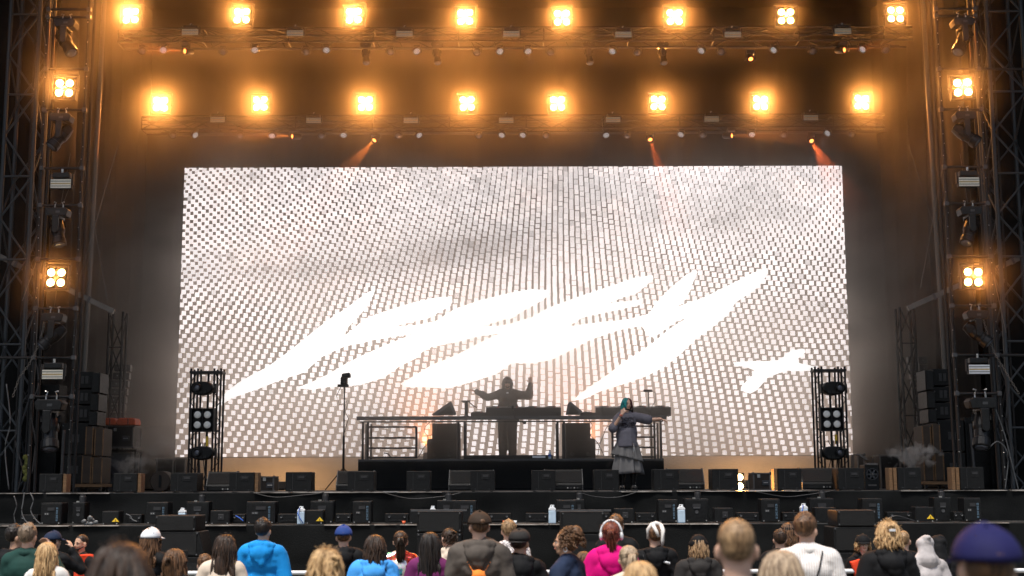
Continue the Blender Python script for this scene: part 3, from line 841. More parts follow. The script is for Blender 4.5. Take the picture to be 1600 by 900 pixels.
# gear on the desk
def dj_deck(x0p, x1p, ytop, label, ly=0.35):
    a, b = dx(x0p), dx(x1p); h = dz_(ytop) - dz_(648)
    t = thing('player_deck', label, 'music equipment', ((a + b) / 2, DY + ly, RZ + zt), 0, 'players and mixer on the desk')
    w = b - a
    MB().prism([(-0.2, 0), (0.22, 0), (0.22, h), (-0.2, h * 0.8)], -w / 2, w / 2, 'x').build('deck_body', M['plast'], t, bevel=0.01)
    n = max(1, int(w / 0.4))
    for i in range(n):
        x = -w / 2 + w * (i + 0.5) / n
        MB().lathe((x, 0.02, h * 0.9), (0, 0, 1), [(0, 0.10), (0.02, 0.10), (0.024, 0.03)], 18).build('jog_wheel', M['grey'], t)
        for k in range(4):
            MB().box((x - 0.12 + 0.06 * k, -0.14, h * 0.86), (0.03, 0.03, 0.02)).build('control_pad', M['red'] if k == 3 else M['grey'], t)
    return t
dj_deck(759, 878, 631, 'long row of black players and mixer before the hooded performer')
dj_deck(735, 759, 640, 'small black player beside the row of larger players')
dj_deck(933, 1052, 631, 'second row of black players at the right end of the desk')
dj_deck(908, 934, 641, 'flat black controller between wedge speaker and right players')
# small wedge speakers on the desk
def desk_wedge(pts, label):
    P = [(dx(px), dz_(py) - RZ) for px, py in pts]
    cx = sum(p[0] for p in P) / len(P)
    t = thing('desk_speaker', label, 'speaker', (cx, DY + 0.3, RZ + zt), 0, 'wedge speakers on the desk')
    P = [(p[0] - cx, max(0.0, p[1] - zt)) for p in P]
    MB().prism(P, -0.22, 0.22).build('speaker_body', M['grey'], t, bevel=0.01)
    q = [(x * 0.62, z * 0.62 + 0.03) for x, z in P]
    MB().prism(q, -0.226, -0.219).build('side_panel', M['black'], t)
desk_wedge([(673, 647), (709, 647), (712, 645), (704, 626), (699, 629)], 'small wedge speaker on the desk left of the performer')
desk_wedge([(886, 647), (907, 647), (912, 643), (893, 627), (889, 630)], 'small wedge speaker on the desk right of the performer')
def mic_stand(px, ytop, label, kind=0):
    t = thing('microphone_stand', label, 'microphone', (dx(px), DY + 0.15, RZ + zt), 0, 'microphones and clamps on the desk')
    h = dz_(ytop) - RZ - zt
    MB().lathe((0, 0, 0), (0, 0, 1), [(0, 0.07), (0.012, 0.07), (0.02, 0.02)], 16).build('stand_base', M['plast'], t)
    MB().tube((0, 0, 0), (0, 0, h), 0.012 if kind else 0.04).build('pole', M['plast'], t)
    if kind == 0:   # chunky clamp with side arms
        MB().box((0, 0, h), (0.18, 0.06, 0.035)).build('clamp_head', M['plast'], t, bevel=0.008)
        MB().path([(0.04, 0, h), (0.16, 0, h * 0.7), (0.24, 0, h * 0.58)], 0.014, 6).build('clamp_arm', M['plast'], t)
        MB().path([(-0.02, 0, h * 0.9), (-0.12, 0, h * 1.02)], 0.012, 6).build('clamp_arm', M['plast'], t)
    else:
        MB().box((-0.02, -0.02, h + 0.02), (0.20, 0.07, 0.06)).build('microphone', M['plast'], t, bevel=0.02)
        MB().path([(0.08, 0, h), (0.16, 0.01, h - 0.02), (0.15, 0, h - 0.22), (0.03, 0, h - 0.4)], 0.007, 5).build('cable', M['palecable'], t)
mic_stand(728, 626, 'black clamp with small arms on the desk')
mic_stand(1017, 612, 'microphone on a short stand above the right players', 1)
# talk microphone on a crooked arm in front of the performer
t = thing('arm_microphone', 'small microphone on a thin bent arm before the performer', 'microphone', (dx(802), DY - 0.1, RZ + zt))
MB().path([(0, 0, 0.16), (0.02, -0.02, 0.04), (0.04, -0.03, -0.06), (0.24, -0.04, -0.16)], 0.011, 6).build('bent_arm', M['plast'], t, smooth=True)
MB().ell((0, 0, 0.19), (0.035, 0.035, 0.045)).build('microphone_head', M['plast'], t, smooth=True)
MB().box((0.26, -0.04, -0.165), (0.07, 0.05, 0.05)).build('clamp', M['plast'], t, bevel=0.01)
# monitor speakers under the desk
def floor_sub(px0, px1, py0, py1, Y, z0, label, name='monitor_speaker', group='black speakers under the desk', dep=0.5, step=True):
    a, b = X_(px0, Y), X_(px1, Y); h = Z_(py0, Y) - z0
    t = thing(name, label, 'speaker', ((a + b) / 2, Y, z0), 0, group); w = b - a
    if step:
        MB().prism([(-w / 2, 0), (w / 2, 0), (w / 2, h * 0.56), (w * 0.34, h * 0.58), (w * 0.34, h), (-w / 2, h)] if step == 1 else [(w / 2, 0), (-w / 2, 0), (-w / 2, h * 0.56), (-w * 0.34, h * 0.58), (-w * 0.34, h), (w / 2, h)], 0, dep).build('speaker_body', M['black'], t, bevel=0.01)
    else:
        MB().box((0, dep / 2, h / 2), (w, dep, h)).build('speaker_body', M['black'], t, bevel=0.012)
    MB().box((0, -0.006, h * 0.3), (w * 0.86, 0.014, h * 0.45)).build('front_grille', M['grille'], t, bevel=0.004)
    for s in (-0.25, 0.25):
        MB().lathe((w * s, -0.013, h * 0.16), (0, -1, 0), [(0, 0.055), (0.01, 0.055), (0.004, 0.04)], 16).build('port_ring', M['plast'], t)
    return t
floor_sub(667, 714, 661, 711, DY + 0.9, RZ, 'black stepped speaker under the desk left of the performer', step=2)
floor_sub(884, 931, 661, 711, DY + 0.9, RZ, 'black stepped speaker under the desk right of the performer', step=1)
def loop_cable(px, py, Y, pts, label, r=0.009, m_='cable', group='loose cables', z0=None):
    p0 = at(px, py, Y)
    P = [at(q[0], q[1], Y) - p0 for q in pts]; S = []
    for i in range(len(P) - 1):      # smooth curve through the given points
        a0, a1, a2, a3 = P[max(0, i - 1)], P[i], P[i + 1], P[min(len(P) - 1, i + 2)]
        for k in range(6):
            u = k / 6
            S.append(0.5 * ((2 * a1) + (a2 - a0) * u + (2 * a0 - 5 * a1 + 4 * a2 - a3) * u * u + (3 * a1 - a0 - 3 * a2 + a3) * u ** 3))
    S.append(P[-1])
    t = MB().path(S, r, 6).build('cable_loop', M[m_], None, smooth=True)
    t.location = p0
    return tag(t, label, 'cable', group)
loop_cable(677, 670, DY + 0.7, [(683, 655), (675, 658), (666, 665), (663, 674), (668, 680), (677, 678), (682, 670), (679, 661)], 'black cable loop hanging by the left speaker under the desk')
loop_cable(668, 700, DY + 0.7, [(668, 680), (669, 690), (662, 700), (655, 712), (650, 716)], 'twisted cable running down to the riser by the left railing')
loop_cable(940, 690, DY + 0.6, [(958, 663), (948, 668), (943, 680), (937, 695), (934, 712)], 'long black cable arching down by the right railing')
loop_cable(940, 700, DY + 0.6, [(920, 655), (925, 665), (921, 672), (924, 682), (932, 690), (938, 700), (944, 712)], 'thin cables hanging beside the right under-desk speaker')
loop_cable(610, 716, DY - 0.1, [(600, 708), (606, 709), (612, 715), (620, 714)], 'little black cable end lying on the riser', 0.014)
# warm lamps hidden on the riser behind the speakers
for px, lab in ((668, 'warm floor lamp glowing behind the left under-desk speaker'), (915, 'warm floor lamp glowing behind the right under-desk speaker')):
    p = at(px, 700, 6.9); p.z = RZ + 0.12
    tt = thing('floor_lamp', lab, 'stage light', p, 0, 'warm floor lamps on the riser')
    MB().box((0, 0, -0.02), (0.2, 0.16, 0.18)).build('housing', M['plast'], tt, bevel=0.01)
    MB().lathe((0, 0.085, 0.02), (0, 1, 0), [(0, 0.06), (0.01, 0.05)], 14).build('bulb', M['beamlens'], tt)
    spot('lamp_light', tt, (0, 0.02, 0.2), (0, 0.1, 1), 700, (1, 0.32, 0.07), R(130), 0.8, 0.05)

# ------------------------------------------------------------------ floor light towers beside the screen
def floor_tower(px0, px1, Y, side):
    a, b = X_(px0, Y, 735), X_(px1, Y, 735); zt = Z_(580, Y)
    base = Vector(((a + b) / 2, Y, 0)); w = (b - a)
    t = thing('light_stand_tower', 'short black box truss tower of lights at the %s end of the screen' % side, 'truss tower', base, 0, 'short truss towers before the screen')
    for sx in (-1, 1):
        for (dx_, dy_) in ((0, 0), (-sx * 0.14, 0), (0, 0.3), (-sx * 0.14, 0.3)):
            x = sx * w / 2 + dx_
            bar('chord', (x, dy_, 0), (x, dy_, zt + 0.08), 0.022, M['alu'], t)
        n = 12
        for i in range(n):
            u, v = zt * i / n, zt * (i + 1) / n
            xa, xb = sx * w / 2, sx * w / 2 - sx * 0.14
            bar('brace', (xa if i % 2 else xb, 0, u), (xb if i % 2 else xa, 0, v), 0.009, M['alu'], t, 6)
    MB().box((0, 0.15, zt), (w + 0.06, 0.36, 0.05)).build('top_frame', M['alu'], t, bevel=0.005)
    bar('centre_pole', (0.02, 0.15, 0), (0.02, 0.15, zt), 0.025, M['alu'], t)
    bar('rung', (-w / 2, 0, Z_(672, Y)), (w / 2, 0, Z_(672, Y)), 0.02, M['alu'], t)
    MB().box((0, 0.15, 0.015), (w + 0.2, 0.5, 0.03)).build('base_plate', M['alu'], t)
    r = random.Random(int(px0))
    for k in range(5):
        x = r.uniform(-0.12, 0.12)
        MB().path([(x, -0.06, Z_(690, Y)), (x + r.uniform(-.1, .1), -0.1, Z_(705, Y)), (x + r.uniform(-.1, .1), -0.08, 0.35), (x + r.uniform(-.15, .15), -0.06, 0.03)], 0.010, 5).build('cable', M['cable'], t)
    MB().box((0.07, -0.02, Z_(688, Y)), (0.045, 0.04, 0.2)).build('tag_strip', M['yellow'], t)
    c = (px0 + px1) / 2
    for k, (py, up) in enumerate(((607, False), (708, True))):
        p = at(c, py, Y - 0.18)
        fixed_head(p, 'dark moving spotlight on the short tower at the %s screen end, %s one' % (side, 'upper' if k == 0 else 'lower'), -1 if side == 'left' else 1)
    blinder(at(c - (1 if side == 'left' else 3), 656 if side == 'left' else 655, Y - 0.2), 0.21, 'unlit four-lamp blinder with white lenses at the %s screen end' % side, 'unlit blinders on the short towers', lit=False, yoke_on=False)
def fixed_head(p, label, sgn):
    """bulky moving light lying sideways: rounded body with a lens to the side"""
    t = thing('profile_light', label, 'stage light', p, 0, 'bulky moving lights on the short towers')
    b = MB(); d = Vector((sgn * 0.55, -0.8, 0.05)).normalized()
    P = [(-0.24, 0.02), (-0.19, 0.12), (-0.05, 0.145), (0.12, 0.13), (0.21, 0.07), (0.23, -0.03), (0.15, -0.12), (-0.02, -0.15), (-0.16, -0.13), (-0.23, -0.06)]
    b.prism(P, -0.13, 0.13).build('lamp_head', M['black'], t, bevel=0.03)
    for k in range(3):
        MB().box((-0.12 + k * 0.09, -0.135, -0.08), (0.05, 0.012, 0.06)).build('vent_cover', M['plast'], t)
    MB().lathe((sgn * 0.09, -0.125, 0.01), (sgn * 0.25, -1, 0), [(0, 0.088), (0.04, 0.092), (0.055, 0.078), (0.03, 0.06)], 18).build('lens_ring', M['plast'], t, smooth=True)
    MB().lathe((sgn * 0.093, -0.15, 0.01), (sgn * 0.25, -1, 0), [(0, 0.062), (0.012, 0.04), (0.016, 0.01)], 16).build('lens', M['lens'], t, smooth=True)
    for s in (-1, 1):
        MB().box((s * 0.26, 0.02, 0.0), (0.035, 0.14, 0.2)).build('yoke_arm', M['plast'], t, bevel=0.01)
    MB().box((0, 0.15, 0.0), (0.5, 0.05, 0.08)).build('yoke_bridge', M['plast'], t)
floor_tower(294, 341, 3.2, 'left')
floor_tower(1279, 1326, 3.2, 'right')
# lamp on a thin stand
Y = 4.6
p = at(536, 760, Y); zt = Z_(604, Y)
t = thing('stand_light', 'small light on a tall thin stand left of the desk', 'light stand', (p.x, Y, 0))
MB().tube((0, 0, 0), (0, 0, zt), 0.018, 0.015).build('pole', M['plast'], t)
MB().tube((0, 0, 0), (0, 0, 1.2), 0.026).build('lower_pole', M['plast'], t)
for k in range(3):
    a = 2 * math.pi * k / 3 + 0.5
    MB().tube((0, 0, 0.5), (math.cos(a) * 0.5, math.sin(a) * 0.5, 0.02), 0.012).build('leg', M['plast'], t)
MB().box((-0.03, 0, zt + 0.03), (0.24, 0.14, 0.06)).build('mount', M['plast'], t, bevel=0.01)
MB().box((-0.01, 0, zt + 0.14), (0.15, 0.18, 0.18)).build('lamp_head', M['plast'], t, bevel=0.03)
MB().box((0.04, -0.03, zt + 0.25), (0.19, 0.20, 0.11), Matrix.Rotation(R(-8), 3, 'Y')).build('upper_head', M['plast'], t, bevel=0.03)
MB().path([(-0.08, -0.03, zt), (-0.17, -0.03, zt - 0.2), (-0.1, -0.03, zt - 0.4), (0.1, -0.03, zt - 0.3), (0.03, -0.03, zt - 0.55), (0.1, -0.03, zt - 0.7), (0.02, -0.03, zt - 1.0)], 0.007, 5).build('cable', M['cable'], t, smooth=True)

# ------------------------------------------------------------------ row of boxes along the stage edge
def edge_box(x0p, x1p, topy, Y, label, group='square black speaker boxes along the stage edge', warm=0, sidew=0):
    a, b = X_(x0p, Y), X_(x1p, Y); h = Z_(topy, Y); w = b - a; dep = 0.5
    t = thing('stage_speaker', label, 'speaker', ((a + b) / 2, Y, 0.0), 0, group)
    MB().box((0, dep / 2, h / 2 + 0.01), (w, dep, h - 0.02)).build('speaker_body', M['black'], t, bevel=0.008)
    # recessed handle panel
    MB().box((w * 0.12, -0.003, h * 0.70), (w * 0.33, 0.008, h * 0.24)).build('handle_plate', M['plast'], t, bevel=0.003)
    MB().box((w * 0.12, -0.008, h * 0.74), (w * 0.22, 0.012, h * 0.10)).build('handle_slot', M['cable'], t)
    MB().box((-w * 0.22, -0.003, h * 0.5), (0.006, 0.006, h * 0.86)).build('seam_line', M['cable'], t)
    for sx in (-0.3, 0.28):
        MB().tube((w * sx, -0.006, h * 0.12), (w * sx, 0, h * 0.12), 0.008, 0.008, 8).build('screw', M['grey'], t)
        MB().box((w * sx * 1.3, dep * 0.5, 0.006), (0.05, 0.3, 0.012)).build('foot', M['cable'], t)
    if sidew:  # bare edge panels that stand at one side
        s = 1 if sidew > 0 else -1; n = abs(sidew)
        for k in range(n):
            MB().box((s * (w / 2 + 0.040 + 0.080 * k), 0.15, h / 2), (0.062, 0.26, h * 0.97)).build('side_panel', M['wood'], t, bevel=0.004)
    return t
EB = [(61, 97, 1, 'black speaker box at the far left stage edge with lit wooden side'), (177, 214, 1, 'black speaker box before the road case with lit wooden side'),
      (266, 308, 0, 'black speaker box before the left short light tower'), (358, 397, 1, 'black speaker box right beside the first wedge monitor'),
      (446, 486, 0, 'lone black speaker box on the tan glow left of the riser'), (543, 584, 0, 'black speaker box overlapping a wedge at the riser left corner'),
      (635, 672, 0, 'lone black speaker box before the left part of the riser'), (735, 773, 0, 'black speaker box in front of the wedge below the performer'),
      (831, 868, 0, 'black speaker box before the wedge left of the singer'), (929, 967, 0, 'black speaker box standing just left of the singer feet'),
      (1022, 1061, 0, 'black speaker box standing just right of the singer'), (1113, 1154, 0, 'lone black speaker box beside two glowing floor lamps'),
      (1216, 1253, -1, 'black speaker box left of the wedge at the right short tower'), (1310, 1351, 0, 'black speaker box between right wedge and round fan'),
      (1403, 1440, -2, 'black speaker box with two wooden panels beside it'), (1501, 1538, -2, 'black speaker box at the far right with two lit panels')]
for a, b, sd_, lab in EB:
    edge_box(a, b, 738 - 0.0035 * (a - 60) * 1.2, 0.06, lab, sidew=sd_)
def wedge(x0p, x1p, topy, Y, label, rim=1):
    a, b = X_(x0p, Y), X_(x1p, Y); h = Z_(topy, Y); w = b - a
    t = thing('wedge_monitor', label, 'speaker', ((a + b) / 2, Y, 0.0), 0, 'sloping wedge monitors on the stage')
    prof = [(-0.02, 0.02), (-0.02, h * 0.30), (0.20, h), (0.40, h), (0.42, 0.02)]
    MB().prism(prof, -w / 2, w / 2, 'x').build('speaker_body', M['black'], t, bevel=0.012)
    n = Vector((0, -(h * 0.70), 0.22)).normalized()
    mid = Vector((0, 0.09, h * 0.65))
    q = Matrix.Rotation(math.atan2(0.22, h * 0.70), 3, 'X')
    MB().box(mid + n * 0.004, (w * 0.93, 0.012, h * 0.66), Matrix.Rotation(-math.atan2(0.22, h * 0.70), 3, 'X')).build('front_grille', M['grille'], t)
    for s in (-1, 1):
        MB().prism([(y - (0.005 if y < 0.1 else 0), z * 1.03) for y, z in prof], s * w / 2 - (0.012 if s < 0 else 0.0), s * w / 2 + (0.012 if s > 0 else 0.0), 'x').build('side_cheek', M['grey'], t)
    MB().box((0, -0.025, h * 0.16), (w * 0.9, 0.012, h * 0.10)).build('connector_plate', M['plast'], t)
    for k in range(4):
        MB().tube((w * (0.1 + 0.09 * k), -0.04, h * 0.16), (w * (0.1 + 0.09 * k), -0.03, h * 0.16), 0.014, 0.014, 10).build('socket', M['grey'] if k % 2 else M['bright'], t)
    return t
for a, b, lab in ((323, 366, 'wedge monitor by the left short light tower'), (526, 582, 'wedge monitor at the left corner of the riser'), (702, 770, 'wide wedge monitor below the performer desk'),
                  (852, 910, 'wedge monitor just left of the singer'), (1045, 1100, 'wedge monitor just right of the singer'), (1254, 1308, 'wedge monitor before the right short light tower')):
    wedge(a, b, 735.5 - 0.003 * (a - 323), 0.62, lab)
# floor blinders: a pair of bulbs seen beside the lone box, others behind the boxes
def floor_blinder(px, label, e=130, aim=(0.5, -1, 0.5), Y=1.15, z=None, show=True):
    p = at(px, 750, Y); p.z = 0.17
    t = thing('floor_light', label, 'stage light', p, 0, 'warm two-lamp lights on the stage floor')
    MB().box((0, 0.07, 0), (0.18, 0.12, 0.34)).build('housing', M['alu'], t, bevel=0.01)
    for s in (-1, 1):
        MB().lathe((0, 0.0, s * 0.085), (0, 1, 0), [(0, 0.075), (0.02, 0.08), (0.06, 0.05)], 18).build('rim', M['plast'], t, smooth=True)
        MB().lathe((0, -0.02, s * 0.085), (0, 1, 0), [(0, 0.03), (0.006, 0.055), (0.02, 0.065)], 18).build('bulb', M['bulb'], t, smooth=True)
    spot('lamp_light', t, (0, -0.05, 0.0), aim, e, WARM, R(165), 0.5, 0.08)
    return t
floor_blinder(1156, 'two glowing warm lamps low beside the lone right box', 160)
floor_blinder(1216, 'warm floor lamp behind the box left of the right wedge', 30)

def wall_wash(px, label, e=80):
    p = at(px, 750, 6.6); p.z = 0.15
    t = thing('floor_washer', label, 'stage light', p, 0, 'warm floor lamps washing the panel')
    MB().box((0, 0, -0.04), (0.34, 0.2, 0.2)).build('housing', M['plast'], t, bevel=0.015)
    MB().box((0, 0.104, -0.03), (0.3, 0.012, 0.13)).build('bulb', M['beamlens'], t)
    spot('lamp_light', t, (0, 0.16, 0.05), (0, 1, 0.25), e, (1.0, 0.58, 0.26), R(150), 0.7, 0.06)
wall_wash(446, 'warm floor lamp lighting the tan panel left of the riser', 60)
wall_wash(360, 'warm floor lamp near the left short tower', 22)
wall_wash(1175, 'warm floor lamp lighting the tan panel right of the riser', 75)
wall_wash(1255, 'warm floor lamp near the right short tower', 22)

# ------------------------------------------------------------------ things on the lower shelf
def sx_(px, Y=-1.0): return X_(px, Y, 800)
SYF = -1.05
def shelf_amp(px0, px1, topy, label, Y=SYF, group='black effect machines on the front shelf', sign=False, dep=0.35, marks=None, handle=True, spikes=False, name='effect_machine'):
    a, b = sx_(px0, Y), sx_(px1, Y); h = Z_(topy, Y) - SH; w = b - a
    t = thing(name, label, 'machine', ((a + b) / 2, Y, SH), 0, group)
    MB().box((0, dep / 2, h / 2 + 0.008), (w, dep, h - 0.016)).build('machine_body', M['plast'], t, bevel=0.008)
    MB().box((0, -0.004, h * 0.5), (w * 0.92, 0.01, h * 0.88)).build('front_plate', M['black'], t, bevel=0.003)
    if handle:
        MB().box((0, -0.012, h * 0.72), (w * 0.34, 0.014, h * 0.14)).build('handle_slot', M['cable'], t)
    for s in (-0.4, 0.4):
        MB().lathe((w * s, -0.014, h * 0.06 + 0.01), (0, -1, 0), [(-0.01, 0.012), (0.004, 0.012)], 8).build('screw', M['bright'], t)
    if marks == 'letters':      # column of small pale blue block shapes along one side
        for k in range(6):
            z = h * (0.22 + 0.105 * k)
            g = MB()
            g.box((w * 0.30 - 0.012, -0.014, z), (0.008, 0.004, h * 0.075)); g.box((w * 0.30 + 0.010, -0.014, z), (0.008, 0.004, h * 0.075))
            g.box((w * 0.30, -0.014, z + h * 0.033 * (1 if k % 2 else -1)), (0.028, 0.004, 0.007))
            if k % 3 == 0: g.box((w * 0.30, -0.014, z), (0.028, 0.004, 0.006))
            g.build('side_marking', M['palecable_blue'], t)
        MB().box((-w * 0.2, -0.014, h * 0.5), (w * 0.22, 0.006, h * 0.1)).build('control_panel', M['grey'], t)
        for k in range(2):
            MB().box((-w * (0.26 - 0.1 * k), -0.018, h * 0.5), (0.014, 0.006, 0.016)).build('switch', M['bright'], t)
    if marks == 'display':
        MB().box((0, -0.014, h * 0.62), (w * 0.3, 0.008, h * 0.05)).build('display', M['grey'], t)
        MB().lathe((0, -0.012, h * 0.45), (0, -1, 0), [(0, 0.03), (0.006, 0.03), (0.004, 0.02)], 14).build('dial', M['grey'], t)
        MB().lathe((w * 0.1, dep * 0.5, h), (0, 0, 1), [(0, 0.06), (0.10, 0.06), (0.11, 0.05), (0.14, 0.05)], 14).build('fog_nozzle', M['cable'], t)
        MB().box((-w * 0.1, 0.02, h + 0.012), (0.05, 0.03, 0.024)).build('latch', M['bright'], t)
    if sign:
        MB().prism([(w * 0.10 + 0.0, h * 0.24), (w * 0.10 + 0.13, h * 0.24), (w * 0.10 + 0.065, h * 0.52)], -0.018, -0.012).build('warning_triangle', M['yellow'], t)
        MB().box((w * 0.10 + 0.065, -0.020, h * 0.36), (0.010, 0.004, h * 0.09)).build('sign_mark', M['cable'], t)
        MB().box((w * 0.10 + 0.065, -0.020, h * 0.28), (0.010, 0.004, 0.010)).build('sign_mark', M['cable'], t)
    elif marks == 'hole':
        MB().box((0.02, -0.013, h * 0.55), (w * 0.3, 0.012, h * 0.4)).build('dark_opening', M['cable'], t, bevel=0.01)
        MB().ell((0.02, -0.02, h * 0.5), 0.012, 8, 5).build('lens', M['grey'], t)
    return t
M['palecable_blue'] = mat('pale_blue_paint', (0.12, 0.20, 0.28), 0.5)
LET = [(64, 96), (229, 262), (385, 430), (551, 580), (708, 744), (870, 901), (1029, 1059), (1190, 1219), (1348, 1379), (1507, 1533)]
HOLE = [('smoke', 160, 186, 1), ('x', 329, 359, 0), ('s', 478, 505, 1), ('x', 640, 668, 0), ('x', 960, 990, 0), ('x', 1117, 1145, 0), ('s', 1274, 1306, 1), ('s', 1430, 1459, 1)]
DISP = [(113, 132), (291, 326), (485, 521), (683, 712), (897, 913), (1070, 1107), (1266, 1303), (1460, 1487)]
nth = ['first', 'second', 'third', 'fourth', 'fifth', 'sixth', 'seventh', 'eighth', 'ninth', 'tenth']
for k, (a, b) in enumerate(LET):
    shelf_amp(a, b, 781 + (4 - k * 0.6) * 0.6, 'black machine with pale blue side lettering on the shelf, %s from the left' % nth[k], marks='letters', group='machines with pale blue side lettering')
for k, (a, b) in enumerate(DISP):
    shelf_amp(a, b, 783 - 0.0025 * a, 'taller smoke machine with round nozzle on the shelf, %s from the left' % nth[k], Y=-0.75, marks='display', group='tall smoke machines with round nozzles', name='smoke_machine', dep=0.3)
for k, (_, a, b, sg) in enumerate(HOLE):
    if sg:
        w = 'low black machine with a yellow warning triangle, %s from the left' % nth[[h[3] for h in HOLE[:k + 1]].count(1) - 1]
    else:
        w = 'low black machine with dark opening on the shelf, %s from the left' % nth[[h[3] for h in HOLE[:k + 1]].count(0) - 1]
    shelf_amp(a, b, 797 - 0.002 * a, w, Y=-1.2, sign=bool(sg), marks=None if sg else 'hole', group='low machines on the shelf', handle=False, dep=0.3)
def canister(px, topy, label, liquid='blueliq', Y=-1.2, w=0.13, tube=False):
    h = Z_(topy, Y) - SH
    t = thing('fluid_canister', label, 'canister', (sx_(px, Y), Y, SH), 0, 'white fluid canisters on the shelf')
    MB().box((0, 0.06, h * 0.36), (w, 0.12, h * 0.70)).build('liquid_level', M[liquid], t, bevel=0.015)
    MB().prism([(-w / 2, h * 0.70), (w / 2, h * 0.70), (w / 2, h * 0.80), (w * 0.2, h * 0.9), (-w * 0.2, h * 0.9), (-w / 2, h * 0.8)], 0.0, 0.12).build('canister_body', M['white'], t, bevel=0.01)
    MB().tube((w * 0.12, 0.06, h * 0.9), (w * 0.12, 0.06, h), 0.022).build('canister_cap', M['white'], t)
    MB().path([(-w * 0.3, 0.06, h * 0.85), (-w * 0.2, 0.06, h * 0.98), (w * 0.1, 0.06, h * 0.97)], 0.009, 5).build('carry_handle', M['white'], t)
    if tube:
        MB().path([(-0.02, -0.01, h * 0.9), (-0.05, -0.03, h * 0.6), (0.0, -0.03, h * 0.3), (0.05, -0.02, 0.02)], 0.009, 6).build('hose', M['blue'], t, smooth=True)
for px, ty, lab, tb in ((470, 790, 'white canister with a blue hose left of a warning triangle', True), (863, 789, 'white canister with pale blue liquid in the middle of the shelf', False),
                        (1065, 789, 'white canister beside the tall smoke machine right of the middle', False), (1257, 788, 'white canister with blue strap at the right part of the shelf', True)):
    canister(px, ty, lab, Y=-1.2, tube=tb)
canister(284, 792, 'white canister standing behind the left front speaker', Y=-1.2)
canister(676, 790, 'small white canister behind the middle front speaker', Y=-1.15, w=0.10)
# crumpled plastic bag, cups, low cable trays
t = thing('plastic_bag', 'crumpled clear plastic bag lying on the shelf at the left', 'bag', (sx_(142, -1.25), -1.25, SH))
g = MB(); r = random.Random(5)
for k in range(9):
    g.ell((r.uniform(-0.12, 0.10), r.uniform(-0.03, 0.03), 0.03 + 0.02 * k * (1 if k < 6 else 0)), (0.05, 0.03, 0.035), 7, 5, Matrix.Rotation(r.uniform(0, 3), 3, 'Y'))
bag = g.build('bag_body', M['bagfoil'] if 'bagfoil' in M else M['palecable'], t)
for px, lab, c in ((631, 'small orange cup on the shelf left of the middle speaker', 'orange'), (788, 'orange cable drum on the shelf behind the brown cap man', 'orange'), (805, 'small white cup on the shelf near the middle', 'white')):
    t = thing('small_cup', lab, 'cup', (sx_(px, -1.3), -1.3, SH), 0)
    MB().lathe((0, 0, 0), (0, 0, 1), [(0, 0.022), (0.06, 0.032), (0.058, 0.028), (0.01, 0.02)], 14).build('cup_body', M[c], t, smooth=True)
TR = [(200, 222), (362, 384), (432, 470), (523, 550), (600, 640), (760, 800), (820, 860), (915, 955), (992, 1026), (1150, 1188), (1222, 1250), (1385, 1428), (1490, 1506), (30, 60)]
trw = ['a', 'b']
for k, (a, b) in enumerate(TR):
    xa, xb = sx_(a), sx_(b); w = xb - xa
    t = thing('power_box', 'low dark power box with two round plugs, %s from the left on the shelf' % ((nth + ['eleventh', 'twelfth', 'thirteenth', 'fourteenth'])[sorted(TR).index((a, b))]), 'power box', ((xa + xb) / 2, -0.98, SH), 0, 'low power boxes on the shelf')
    MB().box((0, 0.1, 0.10), (w * 0.92, 0.2, 0.16)).build('box_body', M['black'], t, bevel=0.01)
    for s in (-0.3, 0.3):
        MB().lathe((w * s, -0.004, 0.13), (0, -1, 0), [(0, 0.022), (0.02, 0.022), (0.012, 0.014)], 12).build('plug', M['grey'], t)
    MB().box((0, -0.01, 0.06), (w * 0.6, 0.014, 0.03)).build('label_strip', M['plast'], t)
for k, (pts, lab, m_) in enumerate([([(47, 770), (52, 782), (48, 798), (56, 812), (64, 819)], 'pale cable curling down the far left end of the fascia', 'palecable'),
        ([(22, 775), (26, 790), (22, 805), (24, 820), (22, 840)], 'dark cable hanging over the far left stage front', 'grey'),
        ([(38, 770), (36, 785), (34, 800), (40, 814), (52, 822)], 'thin cable beside the far left lettered machine', 'palecable'),
        ([(197, 803), (203, 806), (207, 812), (214, 815)], 'short cable beside the triangle machine', 'palecable'),
        ([(368, 806), (374, 809), (380, 814)], 'blue plug cable lying on the shelf', 'blue'),
        ([(1240, 797), (1242, 810), (1246, 816)], 'thin black hose by the right canister', 'cable'),
        ([(1385, 812), (1400, 806), (1420, 811), (1430, 815)], 'loose black cable pile on the right of the shelf', 'cable')]):
    loop_cable(pts[0][0], pts[0][1], -1.62 if pts[-1][1] > 818 else -1.28, pts, lab, 0.010, m_, 'cables on the stage front')

for k, (pts, lab) in enumerate([([(400, 771), (430, 777), (470, 774), (500, 771)], 'black cable sagging over the deck edge below the lone left box'),
        ([(600, 770), (640, 779), (690, 776), (720, 770)], 'black cable sagging over the deck edge below the riser left part'),
        ([(905, 769), (930, 776), (965, 777), (995, 769)], 'black cable sagging over the deck edge at the singer feet'),
        ([(1180, 768), (1225, 776), (1262, 773), (1300, 767)], 'black cable sagging over the deck edge below the glowing floor lamps')]):
    loop_cable(pts[0][0], pts[0][1], -0.24, pts, lab, 0.010, 'cable', 'cables sagging over the deck edge')
for px, lab, m_, w in ((975, 'small white set list taped to the deck before the singer', 'white', 0.2), (612, 'scrap of white tape on the deck edge left of middle', 'white', 0.3), (1190, 'pale strip of tape on the deck by the floor lamps', 'white', 0.5)):
    if w:
        o = MB().box((0, 0, 0), (w, 0.10, 0.004)).build('tape_strip', M[m_]); o.location = (X_(px, 0.0), -0.06, 0.004); tag(o, lab, 'tape')
